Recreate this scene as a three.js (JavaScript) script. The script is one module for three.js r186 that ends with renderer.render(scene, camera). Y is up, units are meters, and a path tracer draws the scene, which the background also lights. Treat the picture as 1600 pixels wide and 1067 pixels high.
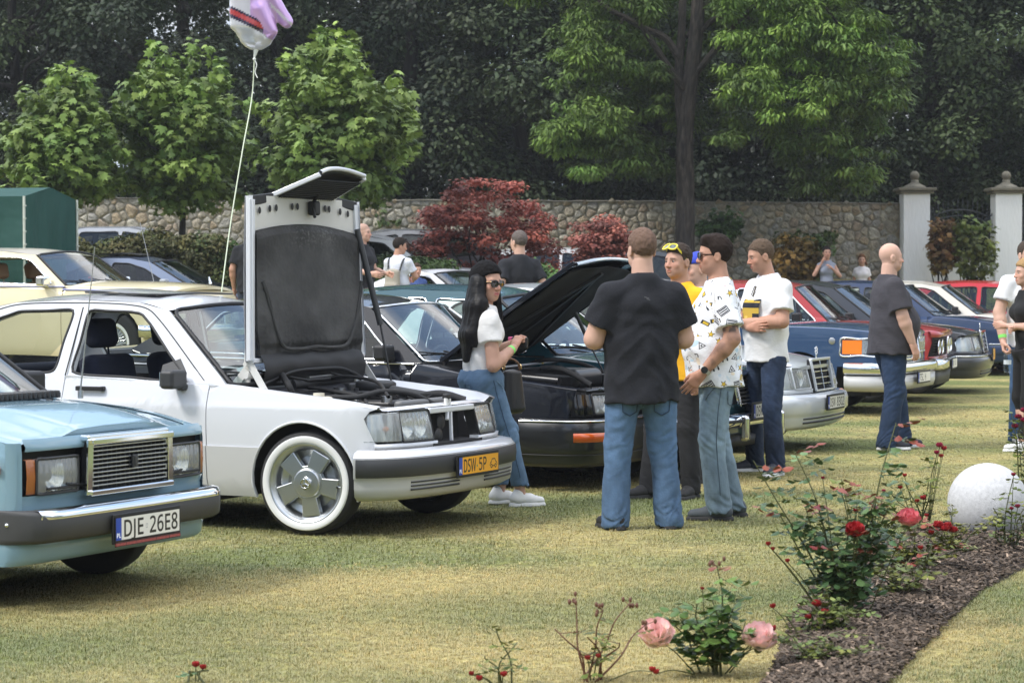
import * as THREE from 'three';
import { mergeGeometries, mergeVertices } from 'three/addons/utils/BufferGeometryUtils.js';
import { RoundedBoxGeometry } from 'three/addons/geometries/RoundedBoxGeometry.js';
import { ImprovedNoise } from 'three/addons/math/ImprovedNoise.js';

// ---------------------------------------------------------------- camera, sky, sun, exposure
const scene = new THREE.Scene();
const camera = new THREE.PerspectiveCamera(2 * Math.atan(533.5 / 3600) * 180 / Math.PI, 1024 / 682, 0.3, 1500);
camera.position.set(0, 1.5, 0);
camera.rotation.set(-Math.atan(93.5 / 3600), 0, 0);
camera.focus = 15.5;
camera.userData.fStop = 7;
const renderer = new THREE.WebGLRenderer({ antialias: true });
renderer.toneMapping = THREE.LinearToneMapping;
renderer.toneMappingExposure = 1.48;
renderer.shadowMap.enabled = true;
const perlin = new ImprovedNoise();
const noise = (x, y, z) => perlin.noise(x + 137.3, y + 71.7, z + 29.1);
const fbm = (x, y, z, n = 4) => { let s = 0, a = 0.5, f = 1; for (let i = 0; i < n; i++) { s += a * noise(x * f, y * f, z * f); a *= 0.5; f *= 2.03; } return s; };
const clamp = (x, a = 0, b = 1) => Math.min(b, Math.max(a, x));
const sm = (a, b, x) => { const t = clamp((x - a) / (b - a)); return t * t * (3 - 2 * t); };
const lerp = (a, b, t) => a + (b - a) * t;
{ // broken bright cloud over blue
  const W = 768, H = 384, d = new Float32Array(W * H * 4);
  for (let j = 0; j < H; j++) for (let i = 0; i < W; i++) {
    const th = (j + 0.5) / H * Math.PI - Math.PI / 2, ph = (i + 0.5) / W * Math.PI * 2;   // row 0 = bottom
    const y = Math.sin(th), x = Math.cos(th) * Math.cos(ph), z = Math.cos(th) * Math.sin(ph), o = (j * W + i) * 4;
    let r, g, b;
    if (y > -0.02) {
      const k = 1.6 / (Math.max(y, 0) + 0.22), n = fbm(x * k, y * 2, z * k, 5), m = fbm(x * k * 2.1 + 9, 4, z * k * 2.1, 4);
      const c = sm(-0.17, 0.1, n + 0.25 * m), lum = (0.55 + 1.3 * Math.max(0, y)) * (1 + 0.75 * m + 0.45 * n);
      const blue = [0.3 + 0.22 * (1 - y), 0.46 + 0.24 * (1 - y), 0.82 + 0.12 * (1 - y)];
      r = lerp(blue[0], lum, c); g = lerp(blue[1], lum * 1.005, c); b = lerp(blue[2], lum * 1.03, c);
    } else { r = 0.2; g = 0.19; b = 0.13; }
    d[o] = r; d[o + 1] = g; d[o + 2] = b; d[o + 3] = 1;
  }
  const t = new THREE.DataTexture(d, W, H, THREE.RGBAFormat, THREE.FloatType);
  t.mapping = THREE.EquirectangularReflectionMapping; t.magFilter = THREE.LinearFilter; t.needsUpdate = true;
  scene.background = t; scene.environment = t;
}
const sun = new THREE.DirectionalLight(new THREE.Color(1, 0.96, 0.9), 2.2);
sun.position.set(-26, 32, -7); sun.target.position.set(0, 0, -18); sun.castShadow = true; sun.shadow.radius = 22;
sun.shadow.mapSize.set(2048, 2048);
Object.assign(sun.shadow.camera, { left: -30, right: 30, top: 45, bottom: -45, near: 1, far: 120 });
scene.add(sun, sun.target);
scene.fog = new THREE.FogExp2(new THREE.Color(0.86, 0.9, 0.95), 0.0005);
// ---------------------------------------------------------------- helpers
let seedState = 1;
const seed = (s) => { seedState = s >>> 0; };
const rnd = () => { seedState = (seedState + 0x6d2b79f5) >>> 0; let t = seedState; t = Math.imul(t ^ (t >>> 15), t | 1); t ^= t + Math.imul(t ^ (t >>> 7), t | 61); return ((t ^ (t >>> 14)) >>> 0) / 4294967296; };
const rr = (a, b) => a + (b - a) * rnd();
const pick = (a) => a[Math.floor(rnd() * a.length) % a.length];
const V = (x, y, z) => new THREE.Vector3(x, y, z);
const used = {};
function numbered(n) { const k = used[n] = (used[n] ?? -1) + 1; return k ? n + '_' + String(k).padStart(3, '0') : n; }
function tag(o, label, category, group, kind) {
  if (label) o.userData.label = label;
  if (category) o.userData.category = category;
  if (group) o.userData.group = group;
  if (kind) o.userData.kind = kind;
  return o;
}
function thing(name, label, category, pos = [0, 0, 0], yaw = 0, group) {
  const g = new THREE.Group(); g.name = numbered(name); g.position.set(...pos); g.rotation.y = yaw;
  scene.add(g); return tag(g, label, category, group);
}
function part(parent, name, geo, mat, label) {
  if (Array.isArray(geo)) geo = merge(geo);
  const m = new THREE.Mesh(geo, mat); m.name = name; m.castShadow = m.receiveShadow = true;
  if (label) m.userData.label = label;
  parent.add(m); return m;
}
function structure(name, geo, mat) { const m = part(scene, name, geo, mat); m.userData.kind = 'structure'; return m; }
function merge(list) {
  list = list.filter(Boolean);
  const col = list.some((g) => g.attributes.color);
  list = list.map((g) => {
    g = g.index ? g.toNonIndexed() : g.clone();
    for (const k of Object.keys(g.attributes)) if (!['position', 'normal', 'uv', 'color'].includes(k)) g.deleteAttribute(k);
    if (!g.attributes.normal) g.computeVertexNormals();
    const n = g.attributes.position.count;
    if (!g.attributes.uv) g.setAttribute('uv', new THREE.BufferAttribute(new Float32Array(n * 2), 2));
    if (col && !g.attributes.color) g.setAttribute('color', new THREE.BufferAttribute(new Float32Array(n * 3).fill(1), 3));
    return g;
  });
  return list.length === 1 ? list[0] : mergeGeometries(list);
}
const mat = (c, o = {}) => { const m = new THREE.MeshStandardMaterial({ roughness: 0.6, side: THREE.DoubleSide, ...o }); m.color.setRGB(...c); return m; };
const phys = (c, o = {}) => { const m = new THREE.MeshPhysicalMaterial({ roughness: 0.5, side: THREE.DoubleSide, ...o }); m.color.setRGB(...c); return m; };
const paint = (c, o = {}) => phys(c, { roughness: 0.5, specularIntensity: 0.25, clearcoat: 1, clearcoatRoughness: 0.03, ...o });
const glass = (c = [0.9, 0.95, 0.93], o = {}) => phys(c, { transmission: 1, thickness: 0, roughness: 0.02, ior: 1.55, ...o });
// textures
function canvasTex(w, h, draw, srgb = true) {
  const c = document.createElement('canvas'); c.width = w; c.height = h; draw(c.getContext('2d'), w, h);
  const t = new THREE.CanvasTexture(c); if (srgb) t.colorSpace = THREE.SRGBColorSpace;
  t.wrapS = t.wrapT = THREE.RepeatWrapping; return t;
}
function noiseTex(n, fn, lin = true) { // fn(u,v)->[r,g,b] 0..1, tileable via caller
  const d = new Uint8Array(n * n * 4);
  for (let j = 0; j < n; j++) for (let i = 0; i < n; i++) { const c = fn(i / n, j / n); d.set([clamp(c[0]) * 255, clamp(c[1]) * 255, clamp(c[2]) * 255, 255], (j * n + i) * 4); }
  const t = new THREE.DataTexture(d, n, n); t.wrapS = t.wrapT = THREE.RepeatWrapping; t.magFilter = THREE.LinearFilter;
  if (!lin) t.colorSpace = THREE.SRGBColorSpace; t.needsUpdate = true; return t;
}
const tile = (u, v, f, seedz) => { // tileable noise on a torus-ish blend
  const a = fbm(u * f, v * f, seedz, 4), b = fbm((u - 1) * f, v * f, seedz, 4), c = fbm(u * f, (v - 1) * f, seedz, 4), d = fbm((u - 1) * f, (v - 1) * f, seedz, 4);
  return lerp(lerp(a, b, u), lerp(c, d, u), v) * 1.3;
};
// primitive geometry
const box = (w, h, d, x = 0, y = 0, z = 0, r = 0) => { const g = r ? new RoundedBoxGeometry(w, h, d, 2, Math.min(r, w / 2.01, h / 2.01, d / 2.01)) : new THREE.BoxGeometry(w, h, d); return g.translate(x, y, z); };
const sph = (r, x = 0, y = 0, z = 0, s = [1, 1, 1], n = 16) => new THREE.SphereGeometry(r, n, Math.ceil(n * 0.7)).scale(...s).translate(x, y, z);
function tube(pts, r, seg = 0, rad = 8, closed = false) {
  const c = new THREE.CatmullRomCurve3(pts.map((p) => Array.isArray(p) ? V(...p) : p), closed, 'centripetal');
  return new THREE.TubeGeometry(c, seg || Math.max(4, pts.length * 4), r, rad, closed);
}
function rod(a, b, r0, r1 = r0, n = 8) {
  const A = V(...a), B = V(...b), L = A.distanceTo(B), g = new THREE.CylinderGeometry(r1, r0, L, n, 1);
  g.applyQuaternion(new THREE.Quaternion().setFromUnitVectors(V(0, 1, 0), B.clone().sub(A).normalize()));
  return g.translate((A.x + B.x) / 2, (A.y + B.y) / 2, (A.z + B.z) / 2);
}
function bar(a, b, w, h, up = [0, 1, 0]) { // rectangular bar from a to b: w across, h along up
  const A = V(...a), B = V(...b), d = B.clone().sub(A), L = d.length(); d.normalize();
  const s = new THREE.Vector3().crossVectors(d, V(...up)).normalize(), u = new THREE.Vector3().crossVectors(s, d);
  return box(L, h, w, 0, 0, 0, Math.min(w, h) * 0.25).applyMatrix4(new THREE.Matrix4().makeBasis(d, u, s).setPosition(A.add(B).multiplyScalar(0.5)));
}
const lathe = (pts, n = 32) => new THREE.LatheGeometry(pts.map((p) => new THREE.Vector2(...p)), n);
function mirrorZ(g) { g = g.clone(); g.scale(1, 1, -1); const ix = g.index; if (ix) { const a = ix.array; for (let i = 0; i < a.length; i += 3) { const t = a[i]; a[i] = a[i + 2]; a[i + 2] = t; } } else for (const k in g.attributes) { const A = g.attributes[k], s = A.itemSize, a = A.array; for (let i = 0; i < A.count; i += 3) for (let c = 0; c < s; c++) { const t = a[i * s + c]; a[i * s + c] = a[(i + 2) * s + c]; a[(i + 2) * s + c] = t; } } return g; }
// grid surface f(u,v)->[x,y,z], u,v in 0..1
function grid(nu, nv, f) {
  const p = [], uv = [], ix = [];
  for (let j = 0; j <= nv; j++) for (let i = 0; i <= nu; i++) { const q = f(i / nu, j / nv); p.push(...q); uv.push(i / nu, j / nv); }
  for (let j = 0; j < nv; j++) for (let i = 0; i < nu; i++) { const a = j * (nu + 1) + i; ix.push(a, a + 1, a + nu + 2, a, a + nu + 2, a + nu + 1); }
  const g = new THREE.BufferGeometry(); g.setAttribute('position', new THREE.Float32BufferAttribute(p, 3)); g.setAttribute('uv', new THREE.Float32BufferAttribute(uv, 2)); g.setIndex(ix); g.computeVertexNormals(); return g;
}
// piecewise linear / smooth lookup in a table [[x,y],...] (x ascending)
function look(tab, x) { if (x <= tab[0][0]) return tab[0][1]; for (let i = 1; i < tab.length; i++) if (x <= tab[i][0]) { const [a, b] = [tab[i - 1], tab[i]]; return lerp(a[1], b[1], (x - a[0]) / (b[0] - a[0])); } return tab[tab.length - 1][1]; }
function lookS(tab, x) { // monotone-ish cubic
  const n = tab.length; if (x <= tab[0][0]) return tab[0][1]; if (x >= tab[n - 1][0]) return tab[n - 1][1];
  let i = 1; while (x > tab[i][0]) i++;
  const sl = (k) => k < 1 || k > n - 1 ? null : (tab[k][1] - tab[k - 1][1]) / (tab[k][0] - tab[k - 1][0]);
  const m = (k) => { const a = sl(k), b = sl(k + 1); if (a === null) return b; if (b === null) return a; return a * b <= 0 ? 0 : 2 * a * b / (a + b); };
  const [x0, y0] = tab[i - 1], [x1, y1] = tab[i], h = x1 - x0, t = (x - x0) / h, m0 = m(i - 1) * h, m1 = m(i) * h;
  return (2 * t ** 3 - 3 * t * t + 1) * y0 + (t ** 3 - 2 * t * t + t) * m0 + (-2 * t ** 3 + 3 * t * t) * y1 + (t ** 3 - t * t) * m1;
}
const arc = (cx, cy, r, a0, a1, n) => Array.from({ length: n + 1 }, (_, i) => { const a = (a0 + (a1 - a0) * i / n) * Math.PI / 180; return [cx + r * Math.cos(a), cy + r * Math.sin(a)]; });
// a 2D outline with holes, refined and laid on a surface; `depth` turns its rim inwards
function panel(outline, holes, map, { edge = 0.1, depth = 0.012, uvs = 1 } = {}) {
  const dens = (P) => { const o = []; for (let i = 0; i < P.length; i++) { const a = P[i], b = P[(i + 1) % P.length], L = Math.hypot(b[0] - a[0], b[1] - a[1]), n = Math.max(1, Math.ceil(L / edge)); for (let k = 0; k < n; k++) o.push([lerp(a[0], b[0], k / n), lerp(a[1], b[1], k / n)]); } return o; };
  const area = (P) => P.reduce((s, p, i) => { const q = P[(i + 1) % P.length]; return s + p[0] * q[1] - q[0] * p[1]; }, 0);
  outline = dens(outline); if (area(outline) < 0) outline.reverse();
  holes = (holes || []).map((h) => { h = dens(h); if (area(h) > 0) h.reverse(); return h; });
  const P = [outline, ...holes].flat().map((p) => [p[0], p[1]]);
  let tris = THREE.ShapeUtils.triangulateShape(outline.map((p) => new THREE.Vector2(...p)), holes.map((h) => h.map((p) => new THREE.Vector2(...p))));
  for (let pass = 0; pass < 5; pass++) {
    const mid = new Map(), L2 = (edge * 1.5) ** 2, key = (a, b) => a < b ? a * 1e6 + b : b * 1e6 + a;
    const m = (a, b) => { const k = key(a, b); if (mid.has(k)) return mid.get(k); const dx = P[a][0] - P[b][0], dy = P[a][1] - P[b][1]; let r = -1; if (dx * dx + dy * dy > L2) { r = P.length; P.push([(P[a][0] + P[b][0]) / 2, (P[a][1] + P[b][1]) / 2]); } mid.set(k, r); return r; };
    const out = []; let any = false;
    for (const [a, b, c] of tris) {
      const x = m(a, b), y = m(b, c), z = m(c, a), n = (x >= 0) + (y >= 0) + (z >= 0);
      if (!n) { out.push([a, b, c]); continue; } any = true;
      if (n === 3) out.push([a, x, z], [x, b, y], [z, y, c], [x, y, z]);
      else if (n === 1) { if (x >= 0) out.push([a, x, c], [x, b, c]); else if (y >= 0) out.push([b, y, a], [y, c, a]); else out.push([c, z, b], [z, a, b]); }
      else if (x < 0) out.push([c, z, y], [z, a, b], [z, b, y]);
      else if (y < 0) out.push([a, x, z], [x, b, c], [x, c, z]);
      else out.push([b, y, x], [y, c, a], [y, a, x]);
    }
    tris = out; if (!any) break;
  }
  const pos = [], nor = [], uv = [], E = 1e-3, W = [], N = [];
  for (const [u, v] of P) {
    const q = map(u, v), a = map(u + E, v), b = map(u - E, v), c = map(u, v + E), d = map(u, v - E);
    const n = V(a[0] - b[0], a[1] - b[1], a[2] - b[2]).cross(V(c[0] - d[0], c[1] - d[1], c[2] - d[2])).normalize();
    W.push(q); N.push(n); pos.push(...q); nor.push(n.x, n.y, n.z); uv.push(u * uvs, v * uvs);
  }
  const ix = [];
  for (const [a, b, c] of tris) {
    const A = P[a], B = P[b], C = P[c]; const s = (B[0] - A[0]) * (C[1] - A[1]) - (C[0] - A[0]) * (B[1] - A[1]);
    if (Math.abs(s) < 1e-10) continue; s > 0 ? ix.push(a, b, c) : ix.push(a, c, b);
  }
  if (depth) {
    let at = 0;
    for (const R of [outline, ...holes]) {
      for (let i = 0; i < R.length; i++) {
        const a = at + i, b = at + (i + 1) % R.length, k = pos.length / 3, p = W[a], q = W[b], n = N[a], o = N[b];
        const e = V(q[0] - p[0], q[1] - p[1], q[2] - p[2]).cross(n).normalize();
        pos.push(...p, ...q, q[0] - o.x * depth, q[1] - o.y * depth, q[2] - o.z * depth, p[0] - n.x * depth, p[1] - n.y * depth, p[2] - n.z * depth);
        for (let t = 0; t < 4; t++) { nor.push(e.x, e.y, e.z); uv.push(P[a][0] * uvs, P[a][1] * uvs); }
        ix.push(k, k + 2, k + 1, k, k + 3, k + 2);
      }
      at += R.length;
    }
  }
  const g = new THREE.BufferGeometry();
  g.setAttribute('position', new THREE.Float32BufferAttribute(pos, 3)); g.setAttribute('normal', new THREE.Float32BufferAttribute(nor, 3)); g.setAttribute('uv', new THREE.Float32BufferAttribute(uv, 2)); g.setIndex(ix);
  return g;
}
// closed tube that follows an outline on a surface (rubber seals, chrome trims)
const trimLoop = (P, map, r, off = 0, closed = true) => tube(P.map(([u, v]) => { const q = map(u, v); q[2] += off; return q; }), r, P.length * 4, 6, closed);
// ---- terrain: lawn level 0, rising to the car park and a grass bank at the wall
function ground(x, z) {
  const d = -z, lvl = lerp(1.15, 0.5, clamp((x + 9) / 15));
  const side = sm(-3, 2.6, x);
  let h = sm(16.5, 30, d) * lerp(0.54, 0.05, side);
  h = lerp(h, lvl, sm(lerp(34, 40.3, side), lerp(38.5, 43.2, side), d));
  return lerp(h, 1.55, sm(44.7, 46.4, d));
}
const mul = (c, k) => c.map((v) => v * k), mix3 = (a, b, t) => a.map((v, i) => lerp(v, b[i], t)), add3 = (a, b, k = 1) => a.map((v, i) => v + b[i] * k), nrm = (a) => { const l = Math.hypot(...a); return a.map((v) => v / l); }, crs = (a, b) => [a[1] * b[2] - a[2] * b[1], a[2] * b[0] - a[0] * b[2], a[0] * b[1] - a[1] * b[0]];
// ---------------------------------------------------------------- the ground, the flower bed, the grass
const BED_A = [[0.1, 6], [0.75, 7.6], [1.02, 8.7], [1.28, 10.2], [1.63, 11.74], [2.42, 13.7], [3.3, 15.0], [5, 16.8], [8, 19]], BED_B = [[0.6, 6], [1.12, 7.6], [1.42, 8.61], [1.71, 9.47], [2.23, 11], [2.72, 12.1], [3.6, 13.4], [5.3, 15], [8, 17]];
const bedEdge = (P, d) => look(P.map(([x, y]) => [y, x]), d);
const inBed = (x, d, m = 0) => d > 6.5 && d < 17 && x > bedEdge(BED_A, d) - m + 0.06 * noise(d * 3, 1, 1) && x < bedEdge(BED_B, d) + m + 0.03 * noise(d * 4, 2, 2);
const dry = (x, z) => clamp(0.53 + 1.0 * fbm(x * 0.4, 3.3, z * 0.6, 2) + 0.45 * fbm(x * 1.6, 7.7, z * 2.2, 2) + 0.07 * Math.sin(z * 2.6 + x * 0.8) - 0.5 * sm(0.2, 0.6, x - bedEdge(BED_B, clamp(-z, 6, 17))) * sm(18, 15, -z));
const lawnColor = (x, z) => mix3([0.18, 0.215, 0.055], [0.48, 0.405, 0.165], sm(0.2, 0.84, dry(x, z)));
{
  const xs = [], zs = []; for (let x = -8; x <= 12; x += 0.2) xs.push(x); for (let k = 1; k < 28; k++) { xs.unshift(-8 - 0.25 * 1.32 ** k); xs.push(12 + 0.25 * 1.32 ** k); }
  for (let z = -52; z <= -5; z += 0.2) zs.push(z); for (let k = 1; k < 27; k++) { zs.unshift(-52 - 0.3 * 1.32 ** k); zs.push(-5 + 0.3 * 1.3 ** k); }
  const P = [], C = [], U = [], I = [], n = xs.length;
  for (const z of zs) for (const x of xs) { P.push(x, ground(x, z), z); const c = mul(lawnColor(x, z), 1.3); C.push(...c); U.push(x / 1.2, z / 1.2); }
  for (let j = 0; j < zs.length - 1; j++) for (let i = 0; i < n - 1; i++) { const a = j * n + i; I.push(a, a + n, a + 1, a + 1, a + n, a + n + 1); }
  const g = new THREE.BufferGeometry(); g.setAttribute('position', new THREE.Float32BufferAttribute(P, 3)); g.setAttribute('color', new THREE.Float32BufferAttribute(C, 3)); g.setAttribute('uv', new THREE.Float32BufferAttribute(U, 2)); g.setIndex(I); g.computeVertexNormals();
  const gt = noiseTex(256, (u, v) => { const k = 0.72 + 0.5 * tile(u, v, 30, 4) + 0.3 * tile(u, v, 9, 2); return [k, k, k * 0.95]; }, false);
  structure('lawn', g, mat([1, 1, 1], { vertexColors: true, map: gt, roughness: 1, bumpMap: gt, bumpScale: 0.04 }));
  // bed of bark mulch
  const bt = noiseTex(256, (u, v) => { const k = 0.5 + 0.6 * tile(u, v, 26, 7), q = 0.5 + 0.5 * tile(u, v, 60, 3); return [0.24 * k + 0.1 * q, 0.18 * k + 0.08 * q, 0.13 * k + 0.06 * q]; }, false);
  const bed = grid(16, 90, (u, v) => { const d = lerp(6.2, 16.9, v), a = bedEdge(BED_A, d) + 0.05 * noise(d * 3, 1, 1), b = bedEdge(BED_B, d) + 0.03 * noise(d * 4, 2, 2), x = lerp(a, b, u); return [x, ground(x, -d) + 0.006 + 0.05 * Math.sin(Math.PI * u) ** 0.6 + 0.015 * noise(x * 5, 1, d * 5) * Math.sin(Math.PI * u), -d]; });
  { const p = bed.attributes.position, uv = bed.attributes.uv; for (let i = 0; i < p.count; i++) uv.setXY(i, p.getX(i) * 1.4, p.getZ(i) * 1.4); }
  structure('flower_bed', bed, mat([1, 1, 1], { map: bt, roughness: 1, bumpMap: bt, bumpScale: 0.05 }));
  seed(11);
  const chip = new THREE.BoxGeometry(0.036, 0.004, 0.009), N = 20000, im = new THREE.InstancedMesh(chip, mat([1, 1, 1], { roughness: 0.95 }), N), m4 = new THREE.Matrix4(), q = new THREE.Quaternion(), e = new THREE.Euler(), col = new THREE.Color();
  for (let i = 0; i < N; i++) { const d = 7.4 + 8.6 * rnd() ** 1.3, u = rnd(), x = lerp(bedEdge(BED_A, d) - 0.03, bedEdge(BED_B, d) + 0.01, u), s = rr(0.4, 1.5); e.set(rr(-0.5, 0.5), rr(0, 6.3), rr(-0.4, 0.4)); m4.compose(V(x, ground(x, -d) + 0.014 + 0.05 * Math.sin(Math.PI * u) ** 0.6 + rr(0, 0.014), -d), q.setFromEuler(e), V(s, rr(0.6, 1.6), rr(0.5, 1.5))); im.setMatrixAt(i, m4); const k = rr(0.03, 0.16) * (rnd() < 0.12 ? 2.4 : 1); im.setColorAt(i, col.setRGB(k * 1.0, k * 0.74, k * 0.54)); }
  im.name = 'bark_chips'; im.userData.kind = 'stuff'; im.castShadow = im.receiveShadow = true; scene.add(im);
  // grass tufts
  const blade = (k) => { const P = [], I = [], Nn = []; for (let b = 0; b < k; b++) { const a = rr(0, 6.28), r = rr(0, 0.022), h = rr(0.01, 0.027), w = rr(0.0009, 0.0015), l = rr(0.1, 0.9), o = P.length / 3, cx = r * Math.cos(a * 2.3), cz = r * Math.sin(a * 2.3), dx = Math.cos(a), dz = Math.sin(a); for (const [t, ww] of [[0, 1], [0.55, 0.8], [1, 0.12]]) for (const s of [-1, 1]) P.push(cx + dx * l * h * t * t - dz * s * w * ww, h * t * (1 - 0.25 * t * l), cz + dz * l * h * t * t + dx * s * w * ww); I.push(o, o + 1, o + 3, o, o + 3, o + 2, o + 2, o + 3, o + 5, o + 2, o + 5, o + 4); for (let t = 0; t < 6; t++) Nn.push(dx * 0.3, 0.95, dz * 0.3); } const g = new THREE.BufferGeometry(); g.setAttribute('position', new THREE.Float32BufferAttribute(P, 3)); g.setAttribute('normal', new THREE.Float32BufferAttribute(Nn, 3)); g.setIndex(I); return g; };
  const bm = phys([1, 1, 1], { roughness: 0.75, transmission: 0.35, thickness: 0, specularIntensity: 0.4 });
  for (const [d0, d1, dens, sc, nb] of [[7.2, 12, 2600, 1, 12], [12, 18, 900, 1.25, 12], [18, 27, 160, 1.6, 12]]) {
    const g = blade(nb), list = [], A = 0.285; const cnt = Math.floor(dens * A * 2 * (d1 * d1 - d0 * d0) / 2);
    for (let i = 0; i < cnt; i++) { const d = Math.sqrt(lerp(d0 * d0, d1 * d1, rnd())), x = rr(-A, A) * d; if (inBed(x, d, -0.04) || (d > 20 && x < -2.5)) continue; list.push([x, d]); }
    const im = new THREE.InstancedMesh(g, bm, list.length);
    list.forEach(([x, d], i) => { const s = sc * rr(0.65, 1.25) * (1 - 0.25 * dry(x, -d)); e.set(0, rr(0, 6.3), 0); m4.compose(V(x, ground(x, -d) - 0.003, -d), q.setFromEuler(e), V(s, s * rr(0.7, 1.15) / sc, s)); im.setMatrixAt(i, m4); const c = lawnColor(x + rr(-0.3, 0.3), -d + rr(-0.3, 0.3)), k = rr(0.95, 1.3), y = rnd() < 0.16 ? 1.3 : 1; im.setColorAt(i, col.setRGB(c[0] * k * y, c[1] * k * (y > 1 ? 1.15 : 1), c[2] * k)); });
    im.name = numbered('grass'); im.userData.kind = 'stuff'; im.castShadow = im.receiveShadow = true; scene.add(im);
  }
}
// ---------------------------------------------------------------- stone wall: every stone a polygon of its own
{
  seed(5);
  const Z = -46.5, X0 = -12, X1 = 7.82, top = (x) => lerp(3.22, 3.1, (x + 9) / 17) + 0.02 * noise(x * 2, 0, 0), pts = [];
  const wall = thing('stone_wall', 'long rubble stone wall of tan and grey stones at the back', 'wall', [0, 0, Z]);
  for (let t = 0; t < 14000 && pts.length < 2600; t++) { const x = rr(X0, X1), y = rr(1.2, 3.2), r = 0.05 + 0.085 * rnd() ** 1.5; if (pts.every((p) => Math.hypot((p[0] - x) * 0.82, p[1] - y) > (p[2] + r) * 0.78)) pts.push([x, y, r]); }
  const cells = [];
  for (const p of pts) {
    let poly = [[-1, -1], [1, -1], [1, 1], [-1, 1]].map(([a, b]) => [p[0] + a * 0.45, p[1] + b * 0.4]);
    const clip = (nx, ny, c) => { const o = []; for (let i = 0; i < poly.length; i++) { const a = poly[i], b = poly[(i + 1) % poly.length], da = a[0] * nx + a[1] * ny - c, db = b[0] * nx + b[1] * ny - c; if (da <= 0) o.push(a); if (da * db < 0) { const t = da / (da - db); o.push([lerp(a[0], b[0], t), lerp(a[1], b[1], t)]); } } poly = o; };
    for (const q of pts) { if (q === p || Math.abs(q[0] - p[0]) > 0.9 || Math.abs(q[1] - p[1]) > 0.8) continue; const dx = q[0] - p[0], dy = q[1] - p[1], L = Math.hypot(dx, dy), w = 0.5 + 0.5 * (p[2] - q[2]) / L * 0.8; clip(dx / L, dy / L, (p[0] + dx * w) * dx / L + (p[1] + dy * w) * dy / L - 0.008); }
    clip(1, 0, X1 - 0.01); clip(-1, 0, -X0); clip(0, 1, top(p[0]) - 0.03);
    if (poly.length < 3) continue;
    const rd = []; poly.forEach((a, i) => { const b = poly[(i + 1) % poly.length]; rd.push([lerp(a[0], b[0], 0.2) + rr(-0.006, 0.006), lerp(a[1], b[1], 0.2) + rr(-0.006, 0.006)], [lerp(a[0], b[0], 0.8), lerp(a[1], b[1], 0.8)]); });
    const area = Math.abs(rd.reduce((s, a, i) => { const b = rd[(i + 1) % rd.length]; return s + a[0] * b[1] - b[0] * a[1]; }, 0)) / 2; if (area < 0.002) continue; cells.push({ p, rd, area });
  }
  const tex = noiseTex(128, (u, v) => { const k = 0.82 + 0.4 * tile(u, v, 4, 1) + 0.3 * tile(u, v, 14, 5); return [k, k, k * 0.97]; }, false);
  const mats = [[0.5, 0.44, 0.36], [0.46, 0.41, 0.34], [0.42, 0.4, 0.37], [0.5, 0.4, 0.29], [0.44, 0.36, 0.29], [0.58, 0.54, 0.47], [0.38, 0.35, 0.31], [0.45, 0.43, 0.41]].map((c) => mat(c, { map: tex, roughness: 0.95, bumpMap: tex, bumpScale: 0.03 }));
  const stoneGeo = ({ p, rd }) => { const P = [], I = [], n = rd.length, h = rr(0.016, 0.034), tilt = [rr(-0.1, 0.1), rr(-0.1, 0.1)]; for (const [s, z] of [[1, -0.03], [0.93, h * 0.62], [0.62, h]]) for (const a of rd) { const x = lerp(p[0], a[0], s), y = lerp(p[1], a[1], s); P.push(x, y, z + (z > 0 ? (x - p[0]) * tilt[0] + (y - p[1]) * tilt[1] : 0) + rr(-0.004, 0.004)); } P.push(p[0], p[1], h * 1.05); for (let r = 0; r < 2; r++) for (let i = 0; i < n; i++) { const a = r * n + i, b = r * n + (i + 1) % n; I.push(a, b, b + n, a, b + n, a + n); } for (let i = 0; i < n; i++) I.push(2 * n + i, 2 * n + (i + 1) % n, 3 * n); const g = new THREE.BufferGeometry(); g.setAttribute('position', new THREE.Float32BufferAttribute(P, 3)); g.setIndex(I); g.computeVertexNormals(); g.setAttribute('uv', new THREE.Float32BufferAttribute(P.filter((_, i) => i % 3 < 2).map((v) => v * 2.2), 2)); return g; };
  const seen = (c) => c.area * (c.p[0] < -8.3 ? 0.01 : 1) * (c.p[0] < 1.5 && c.p[1] < 2.35 ? 0.1 : 1);
  cells.sort((a, b) => seen(b) - seen(a));
  const rest = mats.map(() => []);
  cells.forEach((c, i) => { const k = Math.floor(rnd() * 8), g = stoneGeo(c); if (i < 300) part(wall, 'stone', g, mats[k]); else rest[k].push(g); });
  const all = merge(rest.flatMap((r, k) => r.map((g) => { const c = mats[k].color; g.setAttribute('color', new THREE.Float32BufferAttribute(Array.from({ length: g.attributes.position.count * 3 }, (_, i) => [c.r, c.g, c.b][i % 3]), 3)); return g; })));
  part(wall, 'small_stones', all, mat([1, 1, 1], { vertexColors: true, map: tex, roughness: 0.95, bumpMap: tex, bumpScale: 0.03 })).userData.kind = 'stuff';
  part(wall, 'mortar_core', grid(80, 1, (u, v) => { const x = lerp(X0, X1, u); return [x, v ? top(x) - 0.02 : 0.6, 0]; }), mat([0.42, 0.39, 0.33], { roughness: 1, map: tex }));
  part(wall, 'wall_top', grid(80, 2, (u, v) => { const x = lerp(X0, X1, u); return [x, top(x) + 0.012 * noise(x * 6, v, 1) - (v === 0 ? 0.03 : 0), lerp(0.05, -0.6, v)]; }), mat([0.15, 0.14, 0.12], { roughness: 1, map: tex }));
  // gate pillars, plinth, iron fence
  const plaster = mat([0.82, 0.82, 0.81], { roughness: 0.85, bumpMap: tex, bumpScale: 0.01 }), capM = mat([0.27, 0.245, 0.2], { roughness: 0.95, map: tex }), iron = mat([0.018, 0.02, 0.024], { roughness: 0.5 });
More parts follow.
